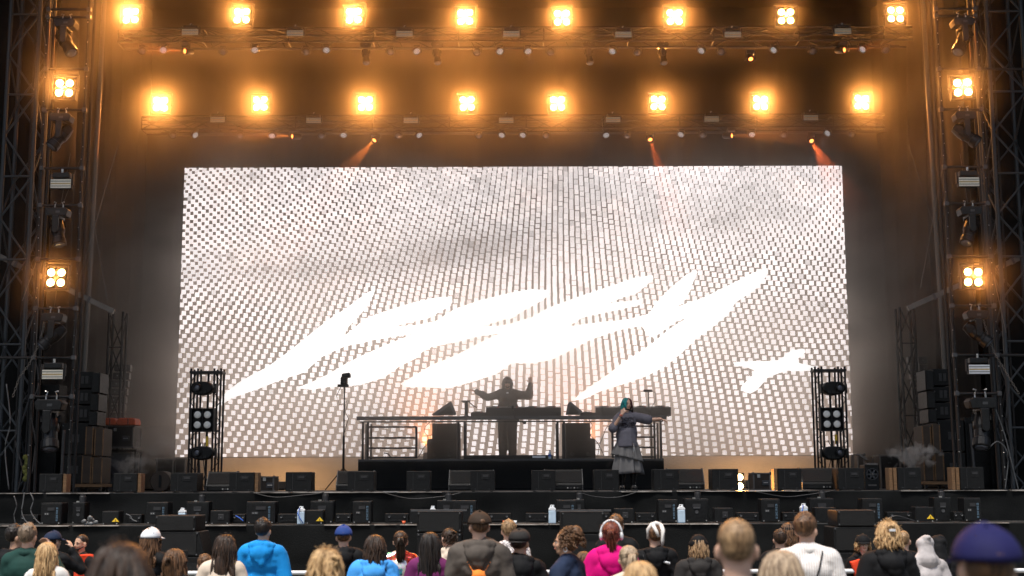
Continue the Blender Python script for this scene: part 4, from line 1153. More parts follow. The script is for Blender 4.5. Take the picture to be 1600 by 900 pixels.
# ------------------------------------------------------------------ front fill speakers below the stage
def ff_box(t, name, px0, px1, py0, py1, Y, slant=0.0, dep=0.7, m_='black', grille=True, z1=None, zb=None):
    a, b = X_(px0, Y, 850), X_(px1, Y, 850); zt, z0 = Z_(py0, Y), (Z_(py1, Y) if zb is None else zb)
    base = t.location
    P = [(a - base.x, z0 - base.z), (b - base.x, z0 - base.z), (b - base.x - slant, zt - base.z), (a - base.x, zt - base.z)]
    o = MB().prism(P, Y - base.y, Y - base.y + dep).build(name, M[m_], t, bevel=0.012)
    if grille:
        w = b - a - slant
        MB().box(((a + b - slant) / 2 - base.x, Y - base.y - 0.006, (z0 + zt) / 2 - base.z), (w * 0.9, 0.014, (zt - z0) * 0.84)).build('front_grille', M['grille'], t)
    for s in (0, 1):
        x = (a + 0.03 if s == 0 else b - slant - 0.03) - base.x
        for z in (zt - 0.03, z0 + 0.03):
            MB().ell((x, Y - base.y - 0.008, z - base.z), (0.016, 0.008, 0.016), 8, 5).build('corner_rivet', M['grey'], t)
    return o
FYY = -3.1
def front_stack(label, boxes, Y=FYY, group='front speakers before the stage'):
    a = X_((boxes[0][0] + boxes[0][1]) / 2, Y, 850)
    t = thing('front_speaker', label[0], 'speaker', (a, Y, ground_z(Y)), 0, group)
    return t
g0 = ground_z(FYY)
t = thing('subwoofer', 'large flat black subwoofer on the ground below the left front speaker', 'speaker', (X_(275, FYY), FYY, g0), 0, 'subwoofers on the ground before the stage')
ff_box(t, 'speaker_body', 232, 330, 869, 900, FYY, zb=g0 + 0.02)
t = thing('slanted_speaker', 'black speaker with slanted right side stacked on the left subwoofer', 'speaker', (X_(275, FYY), FYY, g0))
ff_box(t, 'speaker_body', 240, 320, 829, 868.5, FYY, slant=0.10)
t = thing('front_speaker', 'black box speaker topmost of the left front stack', 'speaker', (X_(275, FYY), FYY, g0), 0, 'box speakers topmost of the front stacks')
ff_box(t, 'speaker_body', 241, 305, 804, 828.5, FYY)
for lab, a, b, y0, y1 in (('middle', 651, 721, 799, 832), ('right middle', 877, 945, 800, 834)):
    t = thing('subwoofer', 'black subwoofer on the ground of the %s front stack' % lab, 'speaker', (X_((a + b) / 2, FYY), FYY, g0), 0, 'subwoofers on the ground before the stage')
    ff_box(t, 'speaker_body', a, b, y1 + 0.5, 900, FYY, zb=g0 + 0.02)
    t = thing('front_speaker', 'black box speaker topmost of the %s front stack' % lab, 'speaker', (X_((a + b) / 2, FYY), FYY, g0), 0, 'box speakers topmost of the front stacks')
    ff_box(t, 'speaker_body', a, b, y0, y1, FYY)
    MB().box((0, 0.02, Z_(y0, FYY) - g0 + 0.02), (0.9, 0.05, 0.03)).build('top_bar', M['grey'], t)
t = thing('front_speaker', 'black box speaker topmost of the right front stack', 'speaker', (X_(1340, FYY), FYY, g0), 0, 'box speakers topmost of the front stacks')
ff_box(t, 'speaker_body', 1310, 1371, 799, 824.5, FYY)
t = thing('slanted_speaker', 'black speaker with slanted edge stacked below the right front box', 'speaker', (X_(1340, FYY), FYY, g0))
ff_box(t, 'speaker_body', 1303, 1385, 825, 864, FYY, slant=0.08)
t = thing('subwoofer', 'large flat black subwoofer on the ground of the right front stack', 'speaker', (X_(1345, FYY), FYY, g0), 0, 'subwoofers on the ground before the stage')
ff_box(t, 'speaker_body', 1300, 1392, 865, 900, FYY, zb=g0 + 0.02)

# ------------------------------------------------------------------ speaker stacks and cases in the wings
def pa_stack(side):
    mir = side == 'right'
    def mx(px): return px if not mir else 1600 - px + (3 if mir else 0)
    Y = 3.0
    def X(px): return X_(mx(px), Y, 700)
    # upper line of front facing boxes with butterfly handles
    rows = [(578, 605), (606, 630), (631, 657), (658, 708), (709, 757)]
    for k, (y0, y1) in enumerate(rows):
        xa, xb = X(112 if k < 3 else 106), X(141 if k < 3 else 137)
        if k >= 3: xa, xb = X(95), X(137)
        za, zb = Z_(y0, Y), (Z_(y1, Y) if k < 4 else 0.16)
        x0_, x1_ = min(xa, xb), max(xa, xb)
        t = thing('speaker_cabinet', '%s black speaker cabinet with butterfly handle in the %s wing stack' % (['topmost', 'second', 'third', 'fourth', 'lowest'][k], side), 'speaker', ((x0_ + x1_) / 2, Y, zb), 0, 'speaker cabinets stacked in the %s wing' % side)
        w, h = x1_ - x0_, za - zb
        MB().box((0, 0.35, h / 2), (w, 0.7, h - 0.015)).build('speaker_body', M['black'], t, bevel=0.012)
        for s in (-1, 1):
            MB().box((s * 0.045 + 0.02, -0.004, h * 0.5), (0.07, 0.012, min(h * 0.5, 0.16))).build('handle_hole', M['cable'], t, bevel=0.012)
        MB().tube((-w * 0.45, -0.01, h * 0.9), (-w * 0.45, 0, h * 0.9), 0.014).build('rigging_pin', M['grey'], t)
    # inner facing long boxes (black above, brown below)
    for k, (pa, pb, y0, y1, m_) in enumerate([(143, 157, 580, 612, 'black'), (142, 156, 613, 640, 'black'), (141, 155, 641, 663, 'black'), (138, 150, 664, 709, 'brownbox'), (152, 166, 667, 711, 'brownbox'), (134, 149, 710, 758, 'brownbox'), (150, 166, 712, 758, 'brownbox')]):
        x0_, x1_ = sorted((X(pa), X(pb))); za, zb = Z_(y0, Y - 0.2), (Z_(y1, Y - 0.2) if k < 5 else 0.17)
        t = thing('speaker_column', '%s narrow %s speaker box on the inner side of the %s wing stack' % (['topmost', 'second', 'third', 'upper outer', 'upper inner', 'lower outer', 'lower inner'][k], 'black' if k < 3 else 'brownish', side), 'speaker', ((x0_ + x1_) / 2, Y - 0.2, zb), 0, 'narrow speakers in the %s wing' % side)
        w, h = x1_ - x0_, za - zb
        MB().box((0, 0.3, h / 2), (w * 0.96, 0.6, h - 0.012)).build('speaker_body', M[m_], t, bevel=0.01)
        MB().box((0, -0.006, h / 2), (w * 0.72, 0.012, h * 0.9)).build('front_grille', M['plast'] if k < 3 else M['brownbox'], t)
        if k >= 3:
            for s in (-1, 1):
                MB().box((s * w * 0.44, -0.008, h / 2), (0.022, 0.014, h * 0.97)).build('edge_trim', M['wood'], t)
        MB().ell((w * 0.4, -0.01, h * 0.97), 0.018, 8, 5).build('corner_rivet', M['grey'], t)
    x0_, x1_ = sorted((X(127), X(168)))
    t = thing('wooden_dolly', 'raw wooden dolly board carrying the narrow speakers in the %s wing' % side, 'dolly', ((x0_ + x1_) / 2, Y - 0.3, 0.0), 0, 'wooden dollies under the speaker stacks')
    MB().box((0, 0.35, 0.135), (x1_ - x0_, 0.72, 0.065)).build('board', M['wood'], t, bevel=0.005)
    for sx in (-1, 1):
        for sy in (0.1, 0.6):
            MB().tube((sx * (x1_ - x0_) * 0.4 - 0.02, sy, 0.05), (sx * (x1_ - x0_) * 0.4 + 0.02, sy, 0.05), 0.05).build('caster', M['cable'], t)
            MB().box((sx * (x1_ - x0_) * 0.4, sy, 0.09), (0.06, 0.06, 0.03)).build('caster_fork', M['grey'], t)
pa_stack('left'); pa_stack('right')
# tall dark wing speaker wall behind the towers
for side, a, b, y0 in (('left', 52, 92, 600), ('right', 1506, 1548, 655)):
    Y = 3.4
    x0_, x1_ = X_(a, Y), X_(b, Y)
    t = thing('wing_speaker', 'big black speaker cabinet behind the foot of the %s light tower' % side, 'speaker', ((x0_ + x1_) / 2, Y, 0), 0, 'big wing speakers')
    h = Z_(y0, Y)
    MB().box((0, 0.0, h / 2), (x1_ - x0_, 0.5, h)).build('speaker_body', M['black'], t, bevel=0.01)
    for k in range(3):
        MB().box((0, -0.256, h * (0.2 + 0.3 * k)), ((x1_ - x0_) * 0.85, 0.014, h * 0.26)).build('front_grille', M['grille'], t)
# upright grey pole leaning beside them
for side, pa, pb in (('left', (100, 672), (96, 738)), ('right', (1516, 662), (1523, 735))):
    a, b = at(*pa, 2.2), at(*pb, 2.2)
    t = thing('prop_pole', 'thin grey pole propped by the %s wing speakers' % side, 'pole', (b.x, 2.2, 0), 0, 'thin grey poles')
    bar('tube', (0, 0, 0), a - Vector((b.x, 2.2, 0)), 0.03, M['grey'], t)

# road case with orange soft cases
def road_case(x0p, x1p, y0, y1, Y, label, name='road_case', zb=None, latch=True, m_='black', edge='pale', group='road cases'):
    x0_, x1_ = X_(x0p, Y), X_(x1p, Y); za, zb = Z_(y0, Y), (Z_(y1, Y) if zb is None else zb)
    w, h, dp = x1_ - x0_, za - zb, 0.6
    t = thing(name, label, 'case', ((x0_ + x1_) / 2, Y, zb), 0, group)
    MB().box((0, dp / 2, h / 2), (w - 0.02, dp - 0.02, h - 0.02)).build('case_body', M[m_], t)
    for sx in (-1, 1):
        for sy in (0, 1):
            MB().box((sx * (w / 2 - 0.012), sy * dp, h / 2), (0.03, 0.03, h - 0.06)).build('edge_profile', M[edge], t)
        for sz in (0, 1):
            MB().box((sx * (w / 2 - 0.012), dp / 2, sz * h), (0.03, dp - 0.06, 0.03)).build('edge_profile', M[edge], t)
            MB().ell((sx * w / 2, 0, sz * h), 0.034, 8, 6).build('ball_corner', M[edge], t)
    for sz in (0, 1):
        MB().box((0, 0, sz * h), (w - 0.06, 0.03, 0.03)).build('edge_profile', M[edge], t)
    if latch:
        MB().box((w * 0.22, -0.006, h * 0.42), (0.16, 0.02, 0.11)).build('handle_dish', M['grey'], t, bevel=0.01)
        MB().path([(w * 0.22 - 0.05, -0.025, h * 0.42), (w * 0.22 + 0.05, -0.025, h * 0.42)], 0.012, 6).build('handle', M['bright'], t)
        MB().box((-w * 0.18, -0.008, h * 0.84), (0.06, 0.016, 0.07)).build('latch', M['bright'], t)
    return t
road_case(163, 206, 664, 697, 4.6, 'black road case with pale metal edges and two orange bags on top')
for k, (a, b) in enumerate(((154, 177), (179, 208))):
    Y = 4.5; x0_, x1_ = X_(a, Y), X_(b, Y)
    z = Z_(662, Y)
    t = thing('orange_case', 'orange soft case on the road case, %s one' % ['narrower', 'wider'][k], 'case', ((x0_ + x1_) / 2, Y, z), 0, 'orange soft cases')
    w = x1_ - x0_
    MB().prism([(-w / 2, 0), (w / 2, 0), (w / 2 - 0.01, 0.12), (w / 2 - 0.05, 0.155), (-w / 2 + 0.03, 0.155), (-w / 2, 0.11)], 0, 0.45).build('case_body', M['orange'], t, bevel=0.02)
    MB().box((w * 0.1, -0.008, 0.075), (0.02, 0.012, 0.14)).build('strap', M['cable'], t)
road_case(166, 203, 706, 765, 4.8, 'lower road case under the orange ones half hidden in smoke', zb=0.0, latch=False, m_='grey')
t = thing('equipment_shelf', 'dark narrow shelf frame between the two left road cases', 'shelf', (X_(185, 4.9), 4.9, 0))
MB().box((0, 0.3, Z_(702, 4.9)), (0.72, 0.5, 0.05)).build('board', M['black'], t)
for sx in (-1, 1):
    for sy in (0.08, 0.52):
        MB().box((sx * 0.33, sy, Z_(702, 4.9) / 2), (0.04, 0.04, Z_(702, 4.9))).build('leg', M['alu'], t)
road_case(243, 270, 716, 765, 5.6, 'dark case with pale rim standing left of the screen corner', zb=0.0, latch=False)
road_case(272, 289, 715, 765, 5.8, 'slim dark case with pale rim touching the screen corner', zb=0.0, latch=False)
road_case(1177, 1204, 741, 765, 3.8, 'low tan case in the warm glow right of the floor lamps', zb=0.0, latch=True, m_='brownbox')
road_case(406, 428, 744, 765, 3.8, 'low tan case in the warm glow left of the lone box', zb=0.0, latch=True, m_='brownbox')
# round drum case
t = thing('drum_case', 'round dark drum case lying on edge left of the screen', 'case', (X_(250, 3.6), 3.6, 0.0))
rD = (X_(266, 3.6) - X_(234, 3.6)) / 2
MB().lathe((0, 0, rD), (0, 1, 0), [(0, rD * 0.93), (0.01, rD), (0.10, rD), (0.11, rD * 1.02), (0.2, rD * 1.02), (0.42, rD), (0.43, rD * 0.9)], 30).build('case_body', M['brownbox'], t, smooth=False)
MB().box((0, -0.01, rD), (0.05, 0.02, rD * 1.2)).build('strap', M['black'], t)
# fan and amp right
def fan_box():
    Y = 2.6
    a, b = X_(1352, Y), X_(1374, Y); h = Z_(728, Y)
    t = thing('floor_fan', 'black boxed fan with pale hub right of the screen', 'fan', ((a + b) / 2, Y, 0))
    w = b - a
    MB().box((0, 0.2, h / 2), (w, 0.4, h)).build('fan_box', M['plast'], t, bevel=0.01)
    c = (0, -0.01, h * 0.62)
    MB().lathe(c, (0, -1, 0), [(0, w * 0.42), (0.03, w * 0.42), (0.03, w * 0.38), (0.0, w * 0.36)], 24).build('fan_ring', M['grey'], t)
    for k in range(6):
        an = k * math.pi / 3
        MB().box(Vector(c) + Vector((math.cos(an) * w * 0.2, -0.012, math.sin(an) * w * 0.2)), (w * 0.3, 0.008, w * 0.12), Matrix.Rotation(-an, 3, 'Y')).build('blade', M['grey'], t)
    MB().lathe((0, -0.02, h * 0.62), (0, -1, 0), [(0, w * 0.1), (0.03, w * 0.07)], 14).build('hub', M['pale'], t)
    MB().box((0, -0.01, h + 0.015), (w * 0.8, 0.1, 0.04)).build('handle', M['pale'], t)
    for k in range(3):
        MB().box((w * (-0.2 + 0.2 * k), -0.01, h * 0.18), (0.05, 0.012, 0.03)).build('control_button', M['pale'], t)
fan_box()
road_case(1376, 1408, 714, 765, 4.8, 'tall dark case with thin pale rim behind the right boxes', zb=0.0, latch=False)
road_case(1341, 1352, 712, 765, 5.2, 'narrow dark case with pale rim beside the fan', zb=0.0, latch=False)
# small spot on a bent pipe
t = thing('work_lamp', 'small pale lamp on a bent pipe right of the screen', 'lamp', (X_(1334, 4.0), 4.0, 0))
MB().path([(0, 0, 0), (0, 0, Z_(713, 4.0)), (0.12, 0, Z_(712, 4.0)), (0.22, 0, Z_(717, 4.0))], 0.018, 6).build('pole', M['pale'], t)
MB().box((0.22, -0.02, Z_(716, 4.0)), (0.16, 0.05, 0.05), Matrix.Rotation(R(35), 3, 'Y')).build('lamp_head', M['pale'], t)
# columns of small grey boxes with bright dots (audience blocks seen through the wing mast)
for side, pa, pb, n in (('left', 168, 180, 11), ('right', 1446, 1462, 12)):
    for c in range(2):
        t = thing('box_column', 'column of small grey boxes with bright dots behind the %s wing mast, %s one' % (side, ['outer', 'inner'][c]), 'equipment', at(pa + (pb - pa) * c, 700, 5.6 + 0.1 * c), 0, 'columns of small dotted boxes')
        for k in range(n):
            z = at(0, 700 - k * 12.5, 5.6).z - at(0, 700, 5.6).z
            x = -0.02 * k * (1 if side == 'right' else -1)
            bx_ = MB().box((x, 0, z), (0.20, 0.16, 0.15)).build('small_box', M['pale' if side == 'left' else 'grey'], t, bevel=0.01)
            MB().ell((x, -0.085, z), 0.016, 8, 5).build('bright_dot', M['bright'], bx_)
# chains by the towers
for side, pts in (('left', [(72, 497), (66, 520), (58, 545), (45, 570), (30, 590), (20, 620)]), ('right', [(1536, 497), (1542, 520), (1554, 552), (1566, 572), (1580, 595), (1592, 615)])):
    Yc = 0.7; p0 = at(*pts[0], Yc)
    t = thing('lifting_chain', 'rusty lifting chain hanging beside the %s light tower' % side, 'chain', p0, 0, 'lifting chains')
    g = MB(); prev = None
    for i in range(len(pts) - 1):
        a, b = at(*pts[i], Yc) - p0, at(*pts[i + 1], Yc) - p0
        n = 6
        for k in range(n):
            c = a + (b - a) * (k + 0.5) / n; d = (b - a) / n
            q = d.to_track_quat('Z', 'Y').to_matrix() @ Matrix.Rotation(R(90 * (k % 2)), 3, 'Z')
            ring = [c + q @ Vector((math.cos(u) * 0.018, 0, math.sin(u) * d.length * 0.62)) for u in [2 * math.pi * j / 8 for j in range(9)]]
            g.path(ring, 0.006, 5)
    g.build('chain_links', M['chainrust'] if 'chainrust' in M else M['pale'], t, kind='stuff')
# hanging cables on the left and right wings
for k, pts in enumerate([[(55, 560), (60, 600), (48, 640), (55, 690), (50, 740)], [(10, 600), (16, 660), (8, 700), (14, 765)], [(30, 640), (24, 690), (34, 730), (28, 768)], [(1556, 640), (1570, 680), (1580, 720), (1592, 768)], [(1578, 600), (1572, 660), (1584, 710), (1580, 768)], [(1545, 700), (1560, 690), (1575, 712), (1570, 768)]]):
    loop_cable(pts[0][0], pts[0][1], 0.75, pts, ['cable drooping from the left light tower to the deck', 'outermost cable hanging in the far left wing', 'cable coil end near the far left stage floor', 'cable drooping from the right light tower', 'outermost cable hanging in the far right wing', 'bent cable beside the far right box'][k], 0.012, 'palecable' if k % 2 else 'cable', 'cables hanging in the wings')
# yellow cloth bundle by the left tower
t = thing('cloth_bundle', 'dull yellow green cloth bundle hanging in the far left wing', 'cloth', at(40, 740, 1.6))
g = MB()
for k in range(7):
    g.ell((0.03 * math.sin(k * 1.7), 0, 0.07 * k - 0.1), (0.055, 0.04, 0.06), 10, 7)
bb = g.build('cloth', mat('olive_cloth', (0.12, 0.13, 0.03), 0.9), t, smooth=True)

# ------------------------------------------------------------------ crowd barrier
BY_ = -7.0
bz = Z_(894, BY_)
for k in range(8):
    xa = -8.0 + k * 2.0
    t = thing('crowd_barrier', 'pale metal crowd barrier before the stage, %s panel from the left' % nth[k], 'barrier', (xa + 1.0, BY_, ground_z(BY_)), 0, 'crowd barrier panels')
    h = bz - ground_z(BY_)
    bar('top_rail', (-0.985, 0, h), (0.985, 0, h), 0.03, M['white'], t, 10)
    MB().box((0, 0.0, h * 0.48), (1.94, 0.02, h * 0.86)).build('front_plate', M['pale'], t)
    for s in (-1, 1):
        bar('post', (s * 0.95, 0.03, 0), (s * 0.95, 0.03, h), 0.025, M['pale'], t, 8)
        bar('rear_strut', (s * 0.9, 0.9, 0.02), (s * 0.9, 0.03, h * 0.9), 0.022, M['pale'], t, 8)
    MB().box((0, 0.45, 0.015), (1.96, 1.0, 0.03)).build('floor_plate', M['pale'], t)

# ------------------------------------------------------------------ people
def skin_mat(name, col):
    m = mat(name, col, 0.5, var=0.10, scale=30)
    b = m.node_tree.nodes['Principled BSDF']
    b.inputs['Subsurface Weight'].default_value = 0.12; b.inputs['Subsurface Radius'].default_value = (0.02, 0.008, 0.005); b.inputs['Subsurface Scale'].default_value = 0.5
    return m
def hair_mat(name, lo, hi, rough=0.45, sc=1.0):
    m = bpy.data.materials.new(name); m.use_nodes = True
    nt = m.node_tree; b = nt.nodes['Principled BSDF']; b.inputs['Roughness'].default_value = rough
    b.inputs['Specular IOR Level'].default_value = 0.35
    tc = nt.nodes.new('ShaderNodeTexCoord'); mp = nt.nodes.new('ShaderNodeMapping'); mp.inputs['Scale'].default_value = (46 * sc, 46 * sc, 5 * sc)
    nz = nt.nodes.new('ShaderNodeTexNoise'); nz.inputs['Scale'].default_value = 1.6; nz.inputs['Detail'].default_value = 6; nz.inputs['Distortion'].default_value = 0.6
    rp = nt.nodes.new('ShaderNodeValToRGB'); rp.color_ramp.elements[0].position, rp.color_ramp.elements[1].position = 0.36, 0.64
    rp.color_ramp.elements[0].color = (*lo, 1); rp.color_ramp.elements[1].color = (*hi, 1)
    bp = nt.nodes.new('ShaderNodeBump'); bp.inputs['Strength'].default_value = 0.8; bp.inputs['Distance'].default_value = 0.01
    l = nt.links
    l.new(tc.outputs['Object'], mp.inputs[0]); l.new(mp.outputs[0], nz.inputs[0]); l.new(nz.outputs[0], rp.inputs[0]); l.new(rp.outputs[0], b.inputs['Base Color'])
    l.new(nz.outputs[0], bp.inputs['Height']); l.new(bp.outputs[0], b.inputs['Normal'])
    return m
SK = {'fair': skin_mat('skin_fair', (0.58, 0.36, 0.26)), 'tan': skin_mat('skin_tan', (0.50, 0.29, 0.19)), 'pale': skin_mat('skin_pale', (0.66, 0.43, 0.34))}
HR = {'black': hair_mat('hair_black', (0.006, 0.005, 0.005), (0.025, 0.018, 0.014)), 'dark': hair_mat('hair_dark_brown', (0.010, 0.007, 0.005), (0.055, 0.030, 0.018)),
      'brown': hair_mat('hair_brown', (0.035, 0.018, 0.009), (0.17, 0.085, 0.04)), 'blonde': hair_mat('hair_blonde', (0.22, 0.12, 0.05), (0.66, 0.44, 0.22)),
      'sandy': hair_mat('hair_sandy', (0.12, 0.07, 0.035), (0.36, 0.23, 0.12)), 'ash': hair_mat('hair_ash', (0.16, 0.11, 0.07), (0.50, 0.38, 0.26)),
      'greybrown': hair_mat('hair_grey_brown', (0.07, 0.05, 0.035), (0.26, 0.19, 0.13)), 'red': hair_mat('hair_red', (0.05, 0.012, 0.008), (0.24, 0.06, 0.035)),
      'teal': hair_mat('hair_teal', (0.006, 0.10, 0.11), (0.03, 0.36, 0.36)), 'maroon': hair_mat('hair_maroon', (0.02, 0.004, 0.006), (0.09, 0.015, 0.02))}
EYEW = mat('eye_white', (0.75, 0.74, 0.72), 0.3, var=0.02); IRIS = mat('eye_iris', (0.03, 0.02, 0.012), 0.2, var=0.1); LIP = mat('lip', (0.40, 0.13, 0.10), 0.45, var=0.1)
_tex = bpy.data.textures.new('cloth_folds', 'MARBLE'); _tex.noise_scale = 0.26; _tex.noise_depth = 2; _tex.turbulence = 6.0; _tex.marble_type = 'SHARP'
_tex3 = bpy.data.textures.new('fine_wrinkles', 'CLOUDS'); _tex3.noise_scale = 0.07; _tex3.noise_depth = 1
_tex2 = bpy.data.textures.new('hair_clumps', 'CLOUDS'); _tex2.noise_scale = 0.035; _tex2.noise_depth = 1
def skinned(mb, name, material, parent, voxel, smooth=4, wrinkle=0.0, tex=None):
    o = mb.build(name, material, parent, smooth=True)
    r = o.modifiers.new('fuse', 'REMESH'); r.mode = 'VOXEL'; r.voxel_size = voxel; r.use_smooth_shade = True
    if smooth:
        s = o.modifiers.new('soften', 'SMOOTH'); s.factor = 0.5; s.iterations = smooth
    if wrinkle:
        d = o.modifiers.new('wrinkle', 'DISPLACE'); d.texture = tex or _tex; d.strength = wrinkle * (0.95 if tex is None else 1); d.mid_level = 0.5; d.texture_coords = 'GLOBAL'
    return o
def hand_prims(mb, w, d, n, curl=0.35, thumb=1, spread=0.12, s=1.0):
    """palm, four unequal bent fingers and a thumb; w wrist, d pointing, n palm normal"""
    w, d, n = Vector(w), Vector(d).normalized(), Vector(n).normalized()
    n = (n - d * n.dot(d)).normalized(); side = d.cross(n) * thumb
    for k in (-1.3, -0.4, 0.4, 1.3):
        mb.cap(w + side * 0.012 * k, w + d * 0.085 * s + side * 0.022 * k, 0.015, 0.013, 8)
    L = (0.062, 0.075, 0.080, 0.072)
    for i, k in enumerate((-1.5, -0.5, 0.5, 1.5)):
        b = w + d * 0.088 * s + side * 0.0225 * k
        dd = (d + side * spread * k * 0.6 + n * curl * 0.5).normalized(); e = b + dd * L[i] * 0.5
        d2 = (dd + n * curl * 1.3).normalized(); f = e + d2 * L[i] * 0.32
        d3 = (d2 + n * curl * 1.2).normalized(); g = f + d3 * L[i] * 0.25
        mb.cap(b, e, 0.0098, 0.0088, 8); mb.cap(e, f, 0.0088, 0.0080, 8); mb.cap(f, g, 0.0080, 0.0068, 8)
    b = w + d * 0.028 + side * 0.026; td = (d * 0.75 + side * 0.75 + n * 0.25).normalized()
    e = b + td * 0.045; mb.cap(b, e, 0.0125, 0.0105, 8); t2 = (td + d * 0.5 + n * curl).normalized()
    mb.cap(e, e + t2 * 0.034, 0.0105, 0.0078, 8)
DEF_ARM = lambda s: dict(e=(s * 0.245, -0.02, 1.14), w=(s * 0.25, 0.08, 0.90), d=(s * -0.05, 0.25, -1), n=(-s, 0, 0.0))
class Person:
    def __init__(P, x, y, z0, height, rz, label, group='audience members watching the stage', yaw=0.0, pitch=0.0, arms=None, skin='fair', voxel=0.015, girth=1.0, female=False, name='person', roll=0.0):
        P.t = thing(name, label, 'person', (x, y, z0), R(rz), group)
        P.s = height / 1.765; P.t.scale = (P.s,) * 3
        P.arms = {1: DEF_ARM(1), -1: DEF_ARM(-1)}
        for k, v in (arms or {}).items(): P.arms[k] = v
        P.g, P.f, P.v = girth, female, voxel
        P.H = Matrix.Translation((0, 0, 1.52)) @ (Matrix.Rotation(R(yaw), 4, 'Z') @ Matrix.Rotation(R(roll), 4, 'Y') @ Matrix.Rotation(R(pitch), 4, 'X')) @ Matrix.Translation((0, 0, -1.52))
        P.Hr = P.H.to_3x3()
        b = MB(); g = girth; sh = 0.138 if female else 0.160; P.sh = sh
        P.torso(b, 0.0); P.arm_prims(b, 0.0, 1.0); P.leg_prims(b, 0.0)
        b.cap((0, -0.012, 1.42), (0, 0.0, 1.56), 0.056 if female else 0.064, 0.054 if female else 0.060)
        h = P.hp
        b.ell(h((0, -0.008, 1.672)), (0.075, 0.094, 0.088), 18, 12, P.Hr)
        b.ell(h((0, 0.034, 1.622)), (0.060, 0.058, 0.078), 16, 10, P.Hr)
        b.ell(h((0, 0.062, 1.562)), (0.027, 0.024, 0.020), 12, 8, P.Hr)
        for s in (-1, 1):
            b.cap(h((s * 0.052, 0.005, 1.60)), h((s * 0.022, 0.062, 1.565)), 0.020, 0.017, 8)
            b.ell(h((s * 0.033, 0.074, 1.618)), (0.020, 0.015, 0.020), 10, 7, P.Hr)
            b.cap(h((s * 0.010, 0.088, 1.662)), h((s * 0.045, 0.074, 1.660)), 0.009, 0.007, 8)
            b.ell(h((s * 0.084, -0.004, 1.630)), (0.012, 0.021, 0.033), 10, 7, P.Hr)
        b.cap(h((0, 0.088, 1.655)), h((0, 0.108, 1.622)), 0.009, 0.0125, 10)
        b.ell(h((0, 0.096, 1.614)), (0.017, 0.012, 0.009), 10, 6, P.Hr)
        b.ell(h((0, 0.086, 1.590)), (0.024, 0.012, 0.011), 10, 6, P.Hr)
        for s in (-1, 1):
            a = P.arms[s]; hand_prims(b, a['w'], a['d'], a['n'], a.get('c', 0.4), thumb=s * a.get('th', 1))
        P.body = skinned(b, 'body', SK[skin], P.t, voxel, 2)
    def hp(P, p): return P.H @ Vector(p)
    def torso(P, b, t, low=0.0):
        g = P.g; sh = P.sh; f = P.f
        b.ell((0, 0, 0.955), ((0.165 if f else 0.158) * g + t, 0.112 * g + t, 0.14 + t))
        b.ell((0, 0, 1.12), ((0.128 if f else 0.142) * g + t, 0.098 * g + t, 0.17 + t))
        b.ell((0, 0, 1.31), ((0.148 if f else 0.168) * g + t, 0.112 * g + t, 0.16 + t * 0.6))
        b.cap((-sh, -0.01, 1.415), (sh, -0.01, 1.415), 0.058 + t, 0.058 + t)
        for s in (-1, 1):
            b.cap((s * sh * 0.8, -0.012, 1.435), (s * 0.02, -0.02, 1.485), 0.045 + t, 0.042 + t * 0.7)
        if f:
            for s in (-1, 1): b.ell((s * 0.072, 0.085, 1.29), (0.062 + t, 0.055 + t * 0.6, 0.062 + t * .5))
    def arm_prims(P, b, t, upto=1.0, cuff=0.0):
        for s in (-1, 1):
            a = P.arms[s]; S = Vector((s * (P.sh + 0.018), -0.005, 1.405)); E = Vector(a['e']); W = Vector(a['w'])
            if upto <= 0.5:
                E2 = S + (E - S) * (upto / 0.5); b.cap(S, E2, 0.052 + t, 0.045 + t * 1.35)
            else:
                b.cap(S, E, 0.052 + t, 0.040 + t)
                b.cap(E, E + (W - E) * ((upto - 0.5) * 2), 0.040 + t, 0.027 + t * (0.9 + cuff))
    def leg_prims(P, b, t):
        for s in (-1, 1):
            b.cap((s * 0.088, 0, 0.92), (s * 0.10, 0.012, 0.50), 0.088 * P.g + t, 0.056 + t)
            b.cap((s * 0.10, 0.012, 0.50), (s * 0.108, -0.012, 0.10), 0.056 + t, 0.038 + t)
            if t == 0:
                b.cap((s * 0.108, -0.04, 0.045), (s * 0.118, 0.12, 0.032), 0.036, 0.028)
    def trousers(P, m, t=0.016, shoes='black'):
        b = MB(); P.leg_prims(b, t); b.ell((0, 0, 0.95), (0.165 * P.g + t, 0.115 * P.g + t, 0.12))
        skinned(b, 'trousers', m, P.t, 0.022, 3, 0.01)
        for s in (-1, 1):
            g = MB(); g.cap((s * 0.108, -0.045, 0.05), (s * 0.12, 0.135, 0.040), 0.046, 0.036); g.box((s * 0.114, 0.04, 0.012), (0.085, 0.27, 0.024)); g.cap((s * 0.108, -0.02, 0.06), (s * 0.108, -0.015, 0.12), 0.045, 0.045)
            skinned(g, 'shoe', M[shoes] if shoes in M else shoes, P.t, 0.014, 2)
